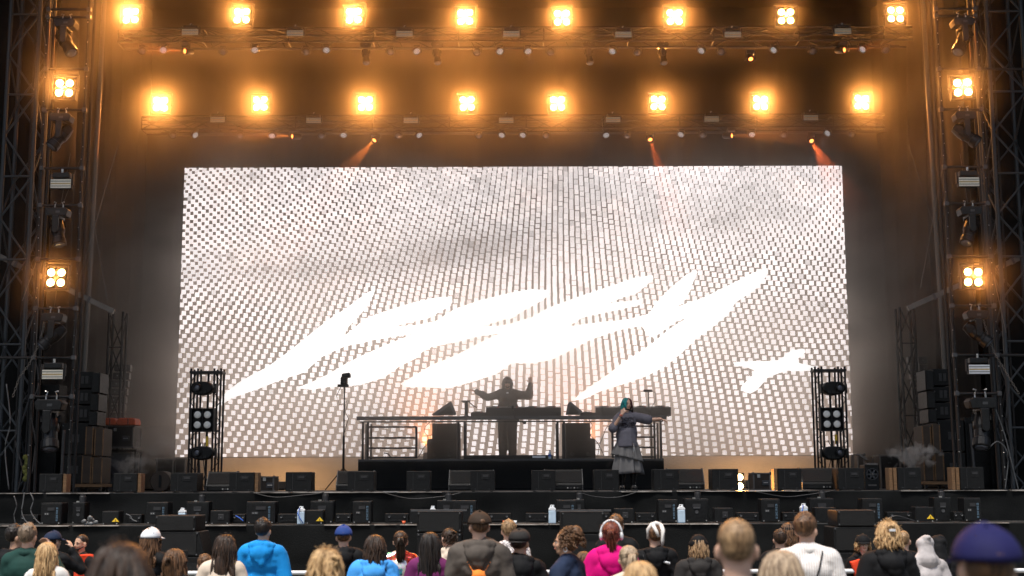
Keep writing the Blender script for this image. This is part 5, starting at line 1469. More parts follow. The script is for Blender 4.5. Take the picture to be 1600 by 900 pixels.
    def top(P, m, name='jacket', t=0.028, upto=0.97, wrinkle=0.028, voxel=None, length=0.84, hood=None, collar=None, loose=0.0):
        b = MB(); P.torso(b, t); P.arm_prims(b, t, upto)
        b.tube((0, 0, length), (0, 0, 1.1), 0.17 * P.g + t + loose, 0.14 * P.g + t)
        v = len(b.v)
        if loose: b.ell((0, 0, 1.08), (0.17 + t + loose, 0.13 + t + loose, 0.24))
        if hood:
            hb = MB()
            for k in range(9):     # the folded hood lies round the neck
                a = math.pi * (-0.12 + 1.24 * k / 8)
                p = Vector((math.cos(a) * 0.118, -math.sin(a) * 0.105 - 0.010, 1.480 + 0.014 * math.sin(a)))
                hb.ell(p, (0.050, 0.045, 0.042), 10, 7)
            hb.ell((0, -0.145, 1.405), (0.112, 0.060, 0.085), 12, 8); hb.ell((0.01, -0.150, 1.335), (0.055, 0.045, 0.07), 10, 7)
            for s in (-1, 1): hb.cap((s * 0.10, -0.11, 1.44), (s * 0.03, -0.175, 1.33), 0.030, 0.022, 8)
            skinned(hb, 'hood', m, P.t, 0.013, 2, wrinkle * 0.8)
        o = skinned(b, name, m, P.t, voxel or max(0.014, P.v), 3, wrinkle)
        if collar:
            c = MB()
            for k in range(12):
                a = 2 * math.pi * k / 12
                c.ell((math.cos(a) * 0.070, math.sin(a) * 0.066 - 0.012, 1.475 + (0.012 if math.sin(a) < 0 else -0.02)), (0.030, 0.028, 0.034), 8, 6)
            skinned(c, 'collar', collar, P.t, 0.014, 2, 0.006)
        return o
    def face(P, brow='dark', lips=True, glasses=False, beard=None):
        h = P.hp
        for s in (-1, 1):
            e = MB().ell(h((s * 0.030, 0.0835, 1.645)), (0.0125, 0.0085, 0.0070), 12, 8, P.Hr).build('eye', EYEW, P.t, smooth=True)
            MB().ell(h((s * 0.030, 0.0905, 1.645)), (0.0058, 0.003, 0.0058), 10, 6, P.Hr).build('iris', IRIS, e, smooth=True)
            MB().path([h((s * 0.014, 0.092, 1.664)), h((s * 0.030, 0.093, 1.670)), h((s * 0.048, 0.082, 1.664))], [0.0045, 0.005, 0.003], 6).build('eyebrow', HR[brow], P.t, smooth=True)
            MB().path([h((s * 0.016, 0.091, 1.650)), h((s * 0.030, 0.094, 1.6535)), h((s * 0.044, 0.087, 1.649))], [0.002, 0.003, 0.002], 5).build('eyelid', HR[brow], P.t, smooth=True)
        if lips:
            MB().path([h((-0.022, 0.090, 1.590)), h((-0.008, 0.099, 1.593)), h((0.008, 0.099, 1.593)), h((0.022, 0.090, 1.590))], [0.002, 0.0055, 0.0055, 0.002], 6).build('mouth', LIP, P.t, smooth=True)
        if glasses:
            g = MB()
            for s in (-1, 1):
                g.path([h((s * 0.033 + 0.022 * math.cos(a), 0.100, 1.643 + 0.018 * math.sin(a))) for a in [2 * math.pi * k / 14 for k in range(15)]], 0.0025, 5)
                g.path([h((s * 0.055, 0.098, 1.648)), h((s * 0.082, 0.0, 1.645))], 0.002, 5)
            g.path([h((-0.012, 0.102, 1.647)), h((0.012, 0.102, 1.647))], 0.0022, 5)
            g.build('glasses', M['bright'], P.t)
        if beard:
            b = MB()
            b.ell(h((0, 0.068, 1.562)), (0.036, 0.030, 0.026), 12, 8, P.Hr)
            for s in (-1, 1): b.cap(h((s * 0.028, 0.072, 1.575)), h((s * 0.068, 0.012, 1.61)), 0.016, 0.009, 8)
            b.path([h((-0.03, 0.088, 1.588)), h((-0.015, 0.102, 1.604)), h((0.015, 0.102, 1.604)), h((0.03, 0.088, 1.588))], [0.005, 0.006, 0.006, 0.005], 6)
            skinned(b, 'beard', HR[beard], P.t, 0.008, 1, 0.006, _tex2)
    def lock(P, mb, a0, zend, seed, out=0.012, r=0.014, wave=0.012, follow=True, start=None, pull=None):
        """a strand of hair that starts on the scalp at angle a0 (0 = front) and falls to zend"""
        rr_ = random.Random(seed); pts = []; rad = []
        ca, sa = math.sin(a0), math.cos(a0)
        n = 8
        topz = 1.745
        for i in range(n + 1):
            u = i / n
            if u < 0.35:
                ph = (0.25 + u / 0.35 * 1.15)
                p = Vector((ca * math.sin(ph) * (0.085 + out), sa * math.sin(ph) * (0.100 + out) - 0.014, 1.672 + math.cos(ph) * 0.095))
                p = P.hp(p)
            else:
                v = (u - 0.35) / 0.65
                side = P.hp((ca * (0.090 + out), sa * (0.105 + out) - 0.014, 1.655))
                z = side.z + (zend - side.z) * v
                wv = wave * math.sin(v * 7 + seed) 
                q = Vector((side.x * (1 + 0.15 * v) + wv, side.y * (1 + 0.05 * v) - 0.02 * v * (1 if sa < 0.3 else 0), z))
                # stay outside neck and shoulders
                if z < 1.46:
                    q.y = min(q.y, -0.10 - out) if sa < 0.55 else max(q.y, 0.10)
                p = q
            pts.append(p); rad.append(r * (0.75 + 0.35 * math.sin(u * 3.0)) * (1 - 0.55 * max(0, u - 0.75) / 0.25))
        mb.path(pts, rad, 5)
    def hair(P, kind, col, length=1.30, seed=1):
        h = P.hp; m = HR[col]; r = random.Random(seed); b = MB()
        if kind in ('short', 'buzz'):
            k = 0.006 if kind == 'buzz' else 0.016
            b.ell(h((0, -0.018, 1.688)), (0.074 + k, 0.088 + k, 0.080 + k), 20, 12, P.Hr)
            b.ell(h((0, -0.036, 1.655)), (0.066 + k * 0.7, 0.064 + k, 0.058 + k * .5), 16, 10, P.Hr)
            if kind == 'short':
                for i in range(60):
                    a = r.uniform(0, 6.28); ph = r.uniform(0, 1.5)
                    n = Vector((math.sin(ph) * math.sin(a), math.sin(ph) * math.cos(a), math.cos(ph)))
                    p = Vector((n.x * 0.086, n.y * 0.10 - 0.018, 1.688 + n.z * 0.090))
                    if p.y > 0.05 and p.z < 1.70: continue
                    q = p + n * 0.010 + Vector((r.uniform(-.01, .01), r.uniform(-.01, .01), r.uniform(-.004, .008)))
                    b.cap(h(p - n * 0.01), h(q), 0.012, 0.006, 6)
            return skinned(b, 'hair', m, P.t, 0.009 if kind == 'short' else 0.011, 1, 0.006, _tex2)
        if kind == 'fringe':        # only what shows under a cap
            b.ell(h((0, -0.034, 1.650)), (0.080, 0.070, 0.060), 18, 10, P.Hr)
            for s in (-1, 1): b.ell(h((s * 0.074, 0.02, 1.665)), (0.008, 0.022, 0.030), 8, 6, P.Hr)
            return skinned(b, 'hair', m, P.t, 0.010, 1, 0.006, _tex2)
        b.ell(h((0, -0.020, 1.685)), (0.086, 0.096, 0.088), 20, 12, P.Hr)
        b.ell(h((0, -0.040, 1.640)), (0.080, 0.074, 0.075), 16, 10, P.Hr)
        if kind == 'long':
            for i in range(130):
                a = r.uniform(0.85, 2 * math.pi - 0.85)
                P.lock(b, a, length + r.uniform(-0.06, 0.05), seed * 100 + i, out=r.uniform(-0.006, 0.012), r=r.choice((0.004, 0.007, 0.010, 0.013)), wave=r.uniform(0.003, 0.016))
            b.ell((0, -0.105, (length + 1.58) / 2), (0.075, 0.035, (1.60 - length) / 2), 14, 10)
        elif kind == 'ponytail':
            tie = h((0, -0.125, 1.70)); b.ell(tie, 0.026)
            for i in range(40):
                off = Vector((r.gauss(0, 0.012), r.gauss(0, 0.010), 0)); 
                pts = [tie + off * 0.4, tie + Vector((0, -0.045, -0.01)) + off, tie + Vector((0, -0.05, -0.10)) + off * 1.5, Vector((tie.x * 0.5, -0.135, max(length, 1.2) + 0.08)) + off * 1.6, Vector((tie.x * 0.4, -0.135, length)) + off * 1.3]
                b.path(pts, [0.008, 0.012, 0.011, 0.009, 0.003], 5)
            for i in range(30):
                a = r.uniform(0.9, 5.4); p = h((math.sin(a) * 0.088, math.cos(a) * 0.098 - 0.02, 1.66 + r.uniform(-0.03, 0.04)))
                b.path([p, (p + tie) / 2 + Vector((0, -0.012, 0.006)), tie], [0.006, 0.007, 0.006], 5)
        elif kind == 'bun':
            c = h((0, -0.118, 1.705))
            for i in range(24):
                a = r.uniform(0, 6.28); rr_ = 0.028
                pts = [c + Vector((math.cos(a + t) * rr_, r.uniform(-.012, .012), math.sin(a + t) * rr_)) for t in (0, 0.8, 1.6, 2.4)]
                b.path(pts, [0.008, 0.013, 0.013, 0.006], 5)
            for i in range(34):
                a = r.uniform(0.9, 5.4); p = h((math.sin(a) * 0.088, math.cos(a) * 0.098 - 0.02, 1.64 + r.uniform(-0.04, 0.06)))
                b.path([p, (p + c) / 2 + Vector((0, -0.016, 0.0)), c], [0.006, 0.008, 0.006], 5)
            for i in range(10):
                a = r.uniform(1.2, 5.0); P.lock(b, a, 1.50 + r.uniform(-0.03, 0.05), seed + i, r=0.005, wave=0.02)
        elif kind == 'bob':
            for i in range(90):
                a = r.uniform(0.75, 2 * math.pi - 0.75)
                P.lock(b, a, length + r.uniform(-0.03, 0.03), seed * 100 + i, out=r.uniform(-0.004, 0.014), r=r.choice((0.004, 0.007, 0.010, 0.012)), wave=0.010)
        elif kind == 'curly':
            b.ell(h((0, -0.085, 1.72)), (0.075, 0.07, 0.075), 12, 8, P.Hr)
            for i in range(150):
                a = r.uniform(0.7, 5.6); ph = r.uniform(0.1, 2.0)
                n = Vector((math.sin(ph) * math.sin(a), math.sin(ph) * math.cos(a), math.cos(ph)))
                p = Vector((n.x * 0.095, n.y * 0.115 - 0.035, 1.69 + n.z * 0.10)); pts = []
                t0 = r.uniform(0, 6)
                for k in range(7):
                    pts.append(h(p + n * 0.004 * k + Vector((math.cos(t0 + k * 1.3) * 0.012, math.sin(t0 + k * 1.3) * 0.012, -0.010 * k))))
                b.path(pts, [0.006] * 6 + [0.003], 5)
        if P.v < 0.0145 or kind in ('curly', 'bun'):      # loose single hairs round the outline
            for i in range(46):
                a = r.uniform(0.6, 5.7); ph = r.uniform(0.0, 1.7)
                n = Vector((math.sin(ph) * math.sin(a), math.sin(ph) * math.cos(a), math.cos(ph)))
                p = Vector((n.x * 0.09, n.y * 0.10 - 0.02, 1.69 + n.z * 0.088)); tdir = Vector((r.uniform(-1, 1), r.uniform(-1, 1), r.uniform(-1, 0.4)))
                b.path([h(p), h(p + n * 0.009 + tdir * 0.008), h(p + n * 0.014 + tdir * 0.018), h(p + n * 0.008 + tdir * 0.030)], [0.0018, 0.0016, 0.0013, 0.0008], 4)
        o = b.build('hair', m, P.t, smooth=True)
        return o
    def back_details(P, m, t=0.04, patch=None, seams=True):
        if patch is not None:
            q = Matrix.Rotation(R(-12), 3, 'Y')
            b = MB(); y = -(P.g * 0.112 + t * 1.0) - 0.004
            vs = []
            for k in range(9):
                a = math.pi * k / 8
                vs.append((patch[0] + math.cos(a) * 0.045, y + 0.030 * abs(math.cos(a)), patch[1] + math.sin(a) * 0.020))
            b.cap((patch[0] - 0.032, y + 0.012, patch[1] + 0.008), (patch[0] + 0.028, y + 0.020, patch[1] - 0.010), 0.013, 0.016, 8)
            b.build('shoulder_mark', M['white'], P.t, smooth=True)
        if seams:
            for s in (-1, 1):
                S = Vector((s * (P.sh + 0.018), -0.005, 1.405))
                MB().path([S + Vector((s * -0.030, -0.045 - t, 0.045)), S + Vector((s * -0.048, -0.060 - t, -0.02)), S + Vector((s * -0.040, -0.052 - t, -0.12))], 0.0028, 5).build('seam', M['cable'], P.t, smooth=True)
    def part(P, mb, name, m, smooth=True, parent=None): return mb.build(name, m, parent or P.t, smooth=smooth)
    def cap(P, m, visor=1.0, turn=0, strap=False, flat=False, knob=True, gap='brown'):
        """baseball cap: crown, curved peak towards the face (turn degrees about the head)"""
        h = P.hp; q = Matrix.Rotation(R(turn), 4, 'Z')
        b = MB(); vs = []; nu, nv = 28, 9
        for j in range(nv + 1):
            ph = math.pi / 2 * j / nv
            for i in range(nu):
                a = 2 * math.pi * i / nu; e = 1.03 if not flat else 1.06
                seam = 1 - 0.018 * abs(math.cos(a * 3)) ** 12
                vs.append(h((math.sin(ph) ** (0.8 if flat else 1) * math.cos(a) * 0.100 * e * seam, math.sin(ph) ** (0.8 if flat else 1) * math.sin(a) * 0.117 * e * seam - 0.012, 1.672 + math.cos(ph) ** (0.7 if flat else 1) * (0.108 + 0.010 * math.sin(a)))))
        fs = [(j * nu + i, j * nu + (i + 1) % nu, (j + 1) * nu + (i + 1) % nu, (j + 1) * nu + i) for j in range(nv) for i in range(nu)]
        b.add(vs, fs)
        o = b.build('cap', m, P.t, smooth=True)
        so = o.modifiers.new('thick', 'SOLIDIFY'); so.thickness = 0.006; so.offset = 1
        if visor:
            g = MB(); vs = []
            for k in range(13):
                a = math.pi * (0.14 + 0.72 * k / 12)
                for rr_, dz in ((0.098, 0.0), (0.105 + 0.070 * math.sin(a) * visor, -0.022 * math.sin(a) - 0.010 * abs(math.cos(a)))):
                    p = q @ Vector((math.cos(a) * min(rr_, 0.092 + (rr_ - 0.098) * 0.5), math.sin(a) * rr_ * 1.08 - 0.006, 1.680 + dz)); vs.append(h(p + Vector((0, 0.012, 0))))
            g.add(vs, [(2 * k, 2 * k + 1, 2 * k + 3, 2 * k + 2) for k in range(12)])
            v = g.build('visor', m, P.t, smooth=True); sv = v.modifiers.new('thick', 'SOLIDIFY'); sv.thickness = 0.005; sv.offset = 0
        if knob: P.part(MB().ell(h((0, -0.012, 1.782)), (0.009, 0.009, 0.006), 8, 5), 'button', m, parent=o)
        if strap:
            P.part(MB().ell(h((0, -0.106, 1.690)), (0.034, 0.030, 0.026), 14, 8, P.Hr), 'cap_opening', HR[gap], parent=o)
            P.part(MB().path([h((0.042 * math.cos(a), -0.131 + 0.022 * abs(math.cos(a)), 1.676)) for a in [math.pi * k / 8 for k in range(9)]], 0.008, 5), 'strap', M['white'] if strap is True else strap)
        return o
    def vest(P, m):
        b = MB(); t = 0.045
        b.ell((0, 0, 1.31), (0.150 * P.g + t, 0.112 * P.g + t, 0.18)); b.ell((0, 0, 1.12), (0.135 * P.g + t, 0.098 * P.g + t, 0.17))
        for s in (-1, 1): b.cap((s * 0.12, -0.01, 1.40), (s * 0.10, -0.01, 1.45), 0.06, 0.05)
        return skinned(b, 'safety_vest', m, P.t, 0.016, 3, 0.012)

GR = lambda y: ground_z(y)
def place(px, py, D, rz=0, **kw):
    Y = -25 + D; p = at(px, py, Y); g = GR(Y)
    return Person(p.x, Y, g, p.z - g, rz, **kw)
F = fabric
c_blk, c_navy, c_grn, c_char = F('black_jacket_cloth', (0.0065, 0.0068, 0.008)), F('navy_cloth', (0.015, 0.025, 0.055)), F('dark_green_cloth', (0.012, 0.045, 0.038)), F('charcoal_cloth', (0.028, 0.026, 0.025))
c_wht, c_cream, c_blue, c_sky = F('white_cloth', (0.68, 0.66, 0.63)), F('cream_cloth', (0.62, 0.52, 0.42)), F('bright_blue_cloth', (0.01, 0.26, 0.68)), F('sky_blue_cloth', (0.06, 0.32, 0.78))
c_pink, c_plum, c_grey, c_org, c_lblue = F('magenta_cloth', (0.60, 0.002, 0.17)), F('plum_cloth', (0.14, 0.02, 0.10)), F('grey_cloth', (0.20, 0.19, 0.18)), F('orange_cloth', (0.85, 0.24, 0.04)), F('pale_blue_cloth', (0.25, 0.42, 0.62))
c_vest, c_jeans, c_brown = F('safety_orange', (0.85, 0.07, 0.025)), F('jeans_cloth', (0.04, 0.06, 0.12)), F('brown_cap_cloth', (0.040, 0.026, 0.018))
c_purp = F('purple_cap_cloth', (0.011, 0.011, 0.065)); c_bcap = F('blue_cap_cloth', (0.02, 0.05, 0.20)); c_gjack = F('grey_brown_cloth', (0.085, 0.072, 0.062)); c_tee = F('grey_violet_shirt', (0.115, 0.112, 0.138)); c_skirt = F('grey_skirt_cloth', (0.16, 0.155, 0.155))
def sequin_mat():
    m = mat('sequin_cloth', (0.4, 0.2, 0.15), 0.25, 0.6, scale=30)
    nt = m.node_tree; b = nt.nodes['Principled BSDF']; tc = nt.nodes.new('ShaderNodeTexCoord')
    v = nt.nodes.new('ShaderNodeTexVoronoi'); v.inputs['Scale'].default_value = 70
    nz = nt.nodes.new('ShaderNodeTexNoise'); nz.inputs['Scale'].default_value = 5
    rp = nt.nodes.new('ShaderNodeValToRGB'); rp.color_ramp.interpolation = 'CONSTANT'; e = rp.color_ramp.elements
    e[0].color, e[1].color = (0.35, 0.03, 0.02, 1), (0.8, 0.78, 0.75, 1); e[1].position = 0.50
    n = e.new(0.62); n.color = (0.10, 0.45, 0.62, 1); n = e.new(0.42); n.color = (0.5, 0.10, 0.04, 1)
    nt.links.new(tc.outputs['Object'], v.inputs[0]); nt.links.new(tc.outputs['Object'], nz.inputs[0]); nt.links.new(nz.outputs[0], rp.inputs[0])
    mx = nt.nodes.new('ShaderNodeMixRGB'); mx.blend_type = 'OVERLAY'; mx.inputs[0].default_value = 0.8
    nt.links.new(rp.outputs[0], mx.inputs[1]); nt.links.new(v.outputs['Color'], mx.inputs[2]); nt.links.new(mx.outputs[0], b.inputs['Base Color'])
    bp = nt.nodes.new('ShaderNodeBump'); bp.inputs['Strength'].default_value = 0.9; nt.links.new(v.outputs['Distance'], bp.inputs['Height']); nt.links.new(bp.outputs[0], b.inputs['Normal'])
    return m
def print_mat():
    m = mat('printed_white', (0.7, 0.68, 0.66), 0.8); nt = m.node_tree; b = nt.nodes['Principled BSDF']
    tc = nt.nodes.new('ShaderNodeTexCoord'); v = nt.nodes.new('ShaderNodeTexVoronoi'); v.inputs['Scale'].default_value = 26; v.feature = 'DISTANCE_TO_EDGE'
    rp = nt.nodes.new('ShaderNodeValToRGB'); rp.color_ramp.elements[0].position = 0.04; rp.color_ramp.elements[1].position = 0.09
    rp.color_ramp.elements[0].color = (0.08, 0.05, 0.07, 1); rp.color_ramp.elements[1].color = (0.7, 0.66, 0.64, 1)
    nt.links.new(tc.outputs['Object'], v.inputs[0]); nt.links.new(v.outputs['Distance'], rp.inputs[0]); nt.links.new(rp.outputs[0], b.inputs['Base Color'])
    return m
def arm(e, w, d, n, c=0.4, th=1): return dict(e=e, w=w, d=d, n=n, c=c, th=th)
UPW = lambda s: arm((s * 0.27, 0.20, 1.18), (s * 0.10, 0.36, 1.36), (-s * 0.3, 0.2, 1), (-s, 0.3, 0), 0.9)   # hands raised before the chest

# --- back row against the barrier
P = place(26, 822, 15.2, -35, label='person in a dark hooded coat with black hair at the far left', skin='tan', yaw=-25)
P.top(c_blk, hood=True); P.trousers(c_blk); P.hair('short', 'black'); P.face()
P = place(45, 820, 14.0, 0, label='man in dark green sweater holding a hand to his ear', skin='fair', voxel=0.011, yaw=-12, girth=1.12,
          arms={1: arm((0.36, 0.10, 1.22), (0.20, 0.10, 1.52), (-0.55, -0.10, 0.75), (-0.5, -1, 0), 1.0)})
P.top(c_grn, 'sweater', t=0.022, upto=0.94, collar=c_grn); P.trousers(c_jeans); P.hair('short', 'greybrown', seed=4); P.face('brown')
P = place(84, 831, 16.6, -10, label='person in dark cap raising a wrist with white band', skin='fair', yaw=-20, voxel=0.012,
          arms={1: arm((0.33, 0.12, 1.30), (0.20, 0.12, 1.55), (-0.5, 0.1, 0.9), (-1, 0, 0), 0.9)})
P.top(c_blk); P.trousers(c_blk); P.cap(c_navy); P.hair('fringe', 'dark'); P.face()
P.part(MB().tube((0.20, 0.12, 1.525), (0.203, 0.12, 1.55), 0.036), 'wristband', M['white'])
P = place(127, 836, 17.9, 140, label='bearded security guard in black jacket with orange vest looking sideways', group='security guards before the barrier', skin='tan', voxel=0.0095, yaw=10)
P.top(c_blk, collar=c_blk); P.trousers(c_blk); P.hair('buzz', 'dark'); P.face('dark', beard='black'); 
b = MB(); b.box((-0.15, 0.035, 1.34), (0.10, 0.25, 0.34)); skinned(b, 'orange_vest_strip', c_vest, P.t, 0.014, 3, 0.01)
P = place(75, 848, 13.6, 5, label='woman with long blonde hair and white top near the left edge', skin='fair', female=True, yaw=-8)
P.top(c_wht, 'sweater', wrinkle=0.02); P.trousers(c_jeans); P.hair('long', 'blonde', 1.36, 3); P.face('brown')
P = place(237, 827, 15.4, -12, label='woman in white baseball cap lifting a phone, dark jacket', skin='fair', female=True, voxel=0.012, yaw=-15,
          arms={1: arm((0.30, 0.14, 1.16), (0.24, 0.32, 1.30), (0.05, 0.15, 1), (-1, 0, 0), 1.0), -1: DEF_ARM(-1)})
P.top(c_blk, t=0.03); P.trousers(c_jeans); P.cap(M['white'], strap=c_brown); P.hair('long', 'brown', 1.38, 7); P.face('brown')
ph = MB().box((0, 0, 0), (0.075, 0.010, 0.15)).build('smartphone', M['plast'], None, bevel=0.004)
ph.matrix_world = Matrix.Translation(P.t.matrix_basis @ Vector((0.235, 0.37, 1.44))); tag(ph, 'dark smartphone held up by the woman in the white cap', 'phone')
P = place(412, 812, 15.6, 0, label='man with short black hair in bright blue hooded rain jacket', skin='tan', voxel=0.012, yaw=-18, girth=1.08)
P.top(c_blue, t=0.034, hood=True, collar=c_navy, wrinkle=0.03, voxel=0.013); P.trousers(c_blk); P.hair('short', 'black', seed=9); P.face(); P.back_details(c_blue, 0.036)
P = place(537, 823, 16.2, 0, label='man in faded blue baseball cap and black hooded jacket', skin='fair', yaw=6, girth=1.05)
P.top(c_blk, t=0.034, hood=True); P.trousers(c_blk); P.hair('fringe', 'brown'); P.cap(c_bcap, strap=c_bcap); P.face('brown')
P = place(626, 830, 16.0, 0, label='woman with brown ponytail in a shiny red and white sequin jacket', skin='fair', female=True)
P.top(sequin_mat(), t=0.035, wrinkle=0.03, voxel=0.013); P.trousers(c_blk); P.hair('ponytail', 'dark', 1.40, 11); P.face()
P = place(700, 826, 17.0, 8, label='woman with dark bun and cream hooded sweater beside the middle speaker', skin='fair', female=True, yaw=30)
P.top(c_cream, t=0.03, hood=True); P.trousers(c_jeans); P.hair('bun', 'dark', seed=13); P.face()
P = place(795, 814, 16.8, 0, label='man with short sandy hair in white patterned shirt', skin='fair', yaw=-5)
P.top(print_mat(), 'shirt', t=0.022, upto=0.6); P.trousers(c_jeans); P.hair('short', 'sandy', seed=15); P.face('sandy')
P = place(962, 806, 17.2, 0, label='person with messy brown hair and black coat behind the magenta jacket', skin='fair', girth=1.1)
P.top(c_blk, t=0.035); P.trousers(c_blk); P.hair('short', 'brown', seed=17); P.face()
P = place(1023, 821, 15.6, 0, label='person in black shell jacket wearing a white headscarf', skin='fair', yaw=12, girth=1.05)
P.top(c_blk, t=0.036, hood=True, wrinkle=0.03); P.trousers(c_blk); P.hair('short', 'brown', seed=19); P.face('brown'); P.back_details(c_blk, 0.036, (0.11, 1.36))
b = MB(); b.path([P.hp((-0.088, -0.02, 1.62)), P.hp((-0.088, -0.03, 1.72)), P.hp((-0.05, -0.045, 1.775)), P.hp((0, -0.05, 1.79)), P.hp((0.05, -0.045, 1.775)), P.hp((0.088, -0.03, 1.72)), P.hp((0.088, -0.02, 1.62))], [0.02, 0.024, 0.026, 0.026, 0.026, 0.024, 0.02], 8)
b.path([P.hp((0.055, -0.06, 1.77)), P.hp((0.055, -0.12, 1.70)), P.hp((0.05, -0.125, 1.60)), P.hp((0.045, -0.12, 1.54))], [0.024, 0.026, 0.022, 0.014], 8)
b.path([P.hp((-0.04, -0.065, 1.77)), P.hp((-0.02, -0.125, 1.70)), P.hp((0.0, -0.13, 1.64))], [0.022, 0.02, 0.014], 8)
P.part(b, 'headscarf', c_wht)
P = place(1091, 838, 15.0, 0, label='person in black beanie with brown hair and grey hooded jacket', skin='fair', yaw=-4)
P.top(c_charg if 'c_charg' in globals() else c_char, t=0.036, hood=True, wrinkle=0.03); P.trousers(c_blk); P.hair('bob', 'sandy', 1.50, 21); P.face('brown')
b = MB(); b.ell(P.hp((0, -0.012, 1.70)), (0.098, 0.112, 0.092), 18, 10, P.Hr); b.lathe(P.hp((0, -0.012, 1.655)), P.Hr @ Vector((0, 0, 1)), [(0, 0.100), (0.005, 0.112), (0.045, 0.112), (0.05, 0.1)], 22)
skinned(b, 'beanie', c_blk, P.t, 0.011, 2, 0.006)
P = place(1218, 829, 17.4, 0, label='man with short dark hair behind the white shirt, low in view', skin='fair')
P.top(c_blk); P.trousers(c_blk); P.hair('short', 'dark', seed=23); P.face()
P = place(1234, 817, 17.9, -20, label='woman in black cap half hidden behind the white shirt man', skin='fair', female=True, yaw=-40)
P.top(c_blk); P.trousers(c_blk); P.cap(c_blk); P.hair('long', 'brown', 1.45, 25); P.face('brown')
P = place(1348, 837, 18.1, 176, label='security guard with glasses, black cap and red vest facing the crowd', group='security guards before the barrier', skin='pale', voxel=0.0095, female=True)
P.top(c_blk, hood=True, collar=c_blk); P.trousers(c_blk); P.hair('bob', 'blonde', 1.56, 27); P.cap(c_blk, visor=0.8); P.face('brown', glasses=True)
b = MB(); b.box((0.10, 0.05, 1.28), (0.14, 0.24, 0.30), Matrix.Rotation(R(18), 3, 'Y')); skinned(b, 'red_vest', c_vest, P.t, 0.014, 3, 0.01)
P = place(1411, 830, 16.4, 10, label='balding man with short fair hair behind the blonde updo', skin='fair', yaw=-30)
P.top(c_blk); P.trousers(c_blk); P.hair('buzz', 'sandy'); P.face('sandy')
P = place(1466, 837, 15.8, -15, label='person with hood of shaggy black fabric at the right', skin='fair', girth=1.05)
P.top(c_blk, t=0.036, hood=True); P.trousers(c_blk); P.face()
b = MB(); b.ell(P.hp((0, -0.02, 1.68)), (0.11, 0.115, 0.112), 16, 10, P.Hr); b.cap((0, -0.05, 1.62), (0, -0.06, 1.48), 0.10, 0.12)
skinned(b, 'hood', c_blk, P.t, 0.013, 2, 0.04)
P = place(1444, 838, 15.0, 5, label='person under a white rain poncho hood at the right', skin='fair')
pon = F('translucent_poncho', (0.46, 0.43, 0.43), var=0.3); P.top(pon, 'poncho', t=0.045, hood=False, wrinkle=0.022, loose=0.05); P.trousers(c_jeans); P.face('brown')
b = MB(); b.ell(P.hp((0, -0.015, 1.675)), (0.100, 0.116, 0.104), 18, 12, P.Hr); b.cap(P.hp((0, -0.07, 1.73)), P.hp((0.01, -0.12, 1.76)), 0.05, 0.02); b.cap((0, -0.035, 1.62), (0, -0.05, 1.50), 0.10, 0.125)
for s in (-1, 1): b.cap((s * 0.05, -0.04, 1.52), (s * 0.13, -0.03, 1.43), 0.085, 0.075)
skinned(b, 'hood', pon, P.t, 0.012, 3, 0.022)

# --- middle rows
P = place(350, 836, 13.2, 0, label='woman with very long dark brown hair in a cream jacket', skin='fair', female=True, yaw=52, voxel=0.0105)
P.top(c_cream, t=0.032); P.trousers(c_jeans); P.hair('long', 'dark', 1.16, 29); P.face()
P = place(320, 868, 14.4, 10, label='person in pale blue denim jacket beside the long haired woman', skin='fair', female=True)
P.top(c_lblue, t=0.034); P.trousers(c_jeans); P.hair('short', 'brown', seed=31); P.face('brown')
P = place(274, 858, 12.4, 0, label='woman with brown half tied hair left of the long haired woman', skin='fair', female=True, yaw=-14)
P.top(c_blk, t=0.03); P.trousers(c_jeans); P.hair('ponytail', 'brown', 1.34, 33); P.hair('long', 'brown', 1.42, 34); P.face('brown')
P = place(586, 836, 13.4, 4, label='woman with dark hair in sky blue hooded jacket', skin='fair', female=True, girth=1.08)
P.top(c_sky, t=0.045, hood=True, wrinkle=0.035, voxel=0.013); P.trousers(c_jeans); P.hair('long', 'dark', 1.46, 35); P.face()
P = place(672, 832, 13.8, 0, label='woman with very long straight black hair and plum sweater', skin='tan', female=True)
P.top(c_plum, t=0.026); P.trousers(c_jeans); P.hair('long', 'black', 1.10, 37); P.face()
P = place(749, 801, 12.8, 0, label='man in brown cap and grey rain jacket with orange backpack', skin='fair', voxel=0.012, yaw=14, girth=1.18)
P.top(c_gjack, t=0.038, hood=True, collar=c_sky, wrinkle=0.035, voxel=0.013); P.trousers(c_jeans); P.hair('fringe', 'brown', seed=39); P.cap(c_brown, strap=c_brown); P.face('brown')
b = MB(); b.ell((0, -0.20, 1.10), (0.13, 0.06, 0.16), 16, 10); b.ell((0, -0.20, 1.23), (0.07, 0.05, 0.07), 12, 8)
for s in (-1, 1): b.path([(s * 0.03, -0.20, 1.22), (s * 0.06, -0.19, 1.29), (s * 0.105, -0.185, 1.36)], [0.016, 0.012, 0.009], 6)
bag = skinned(b, 'drawstring_backpack', c_org, None, 0.014, 2, 0.02); bag.matrix_world = Matrix.Translation(P.t.location) @ Matrix.Scale(P.s, 4)
tag(bag, 'orange drawstring backpack worn over the grey rain jacket', 'backpack')
P = place(812, 829, 13.0, 0, label='person in grey flat topped cap and black padded jacket', skin='tan', voxel=0.012, yaw=-18, girth=1.1)
P.top(c_blk, t=0.042, hood=True, wrinkle=0.04); P.trousers(c_blk); P.hair('fringe', 'dark', seed=41); P.cap(c_char, flat=True, visor=0.9, turn=180); P.face(); P.back_details(c_blk, 0.042, (0.10, 1.27))
P = place(884, 826, 12.0, 62, label='woman with curly brown hair and earrings turned sideways', skin='tan', female=True, yaw=22, voxel=0.0095)
P.top(c_navy, t=0.034, wrinkle=0.03, collar=c_navy); P.trousers(c_jeans); P.hair('curly', 'brown', seed=43); P.face('dark')
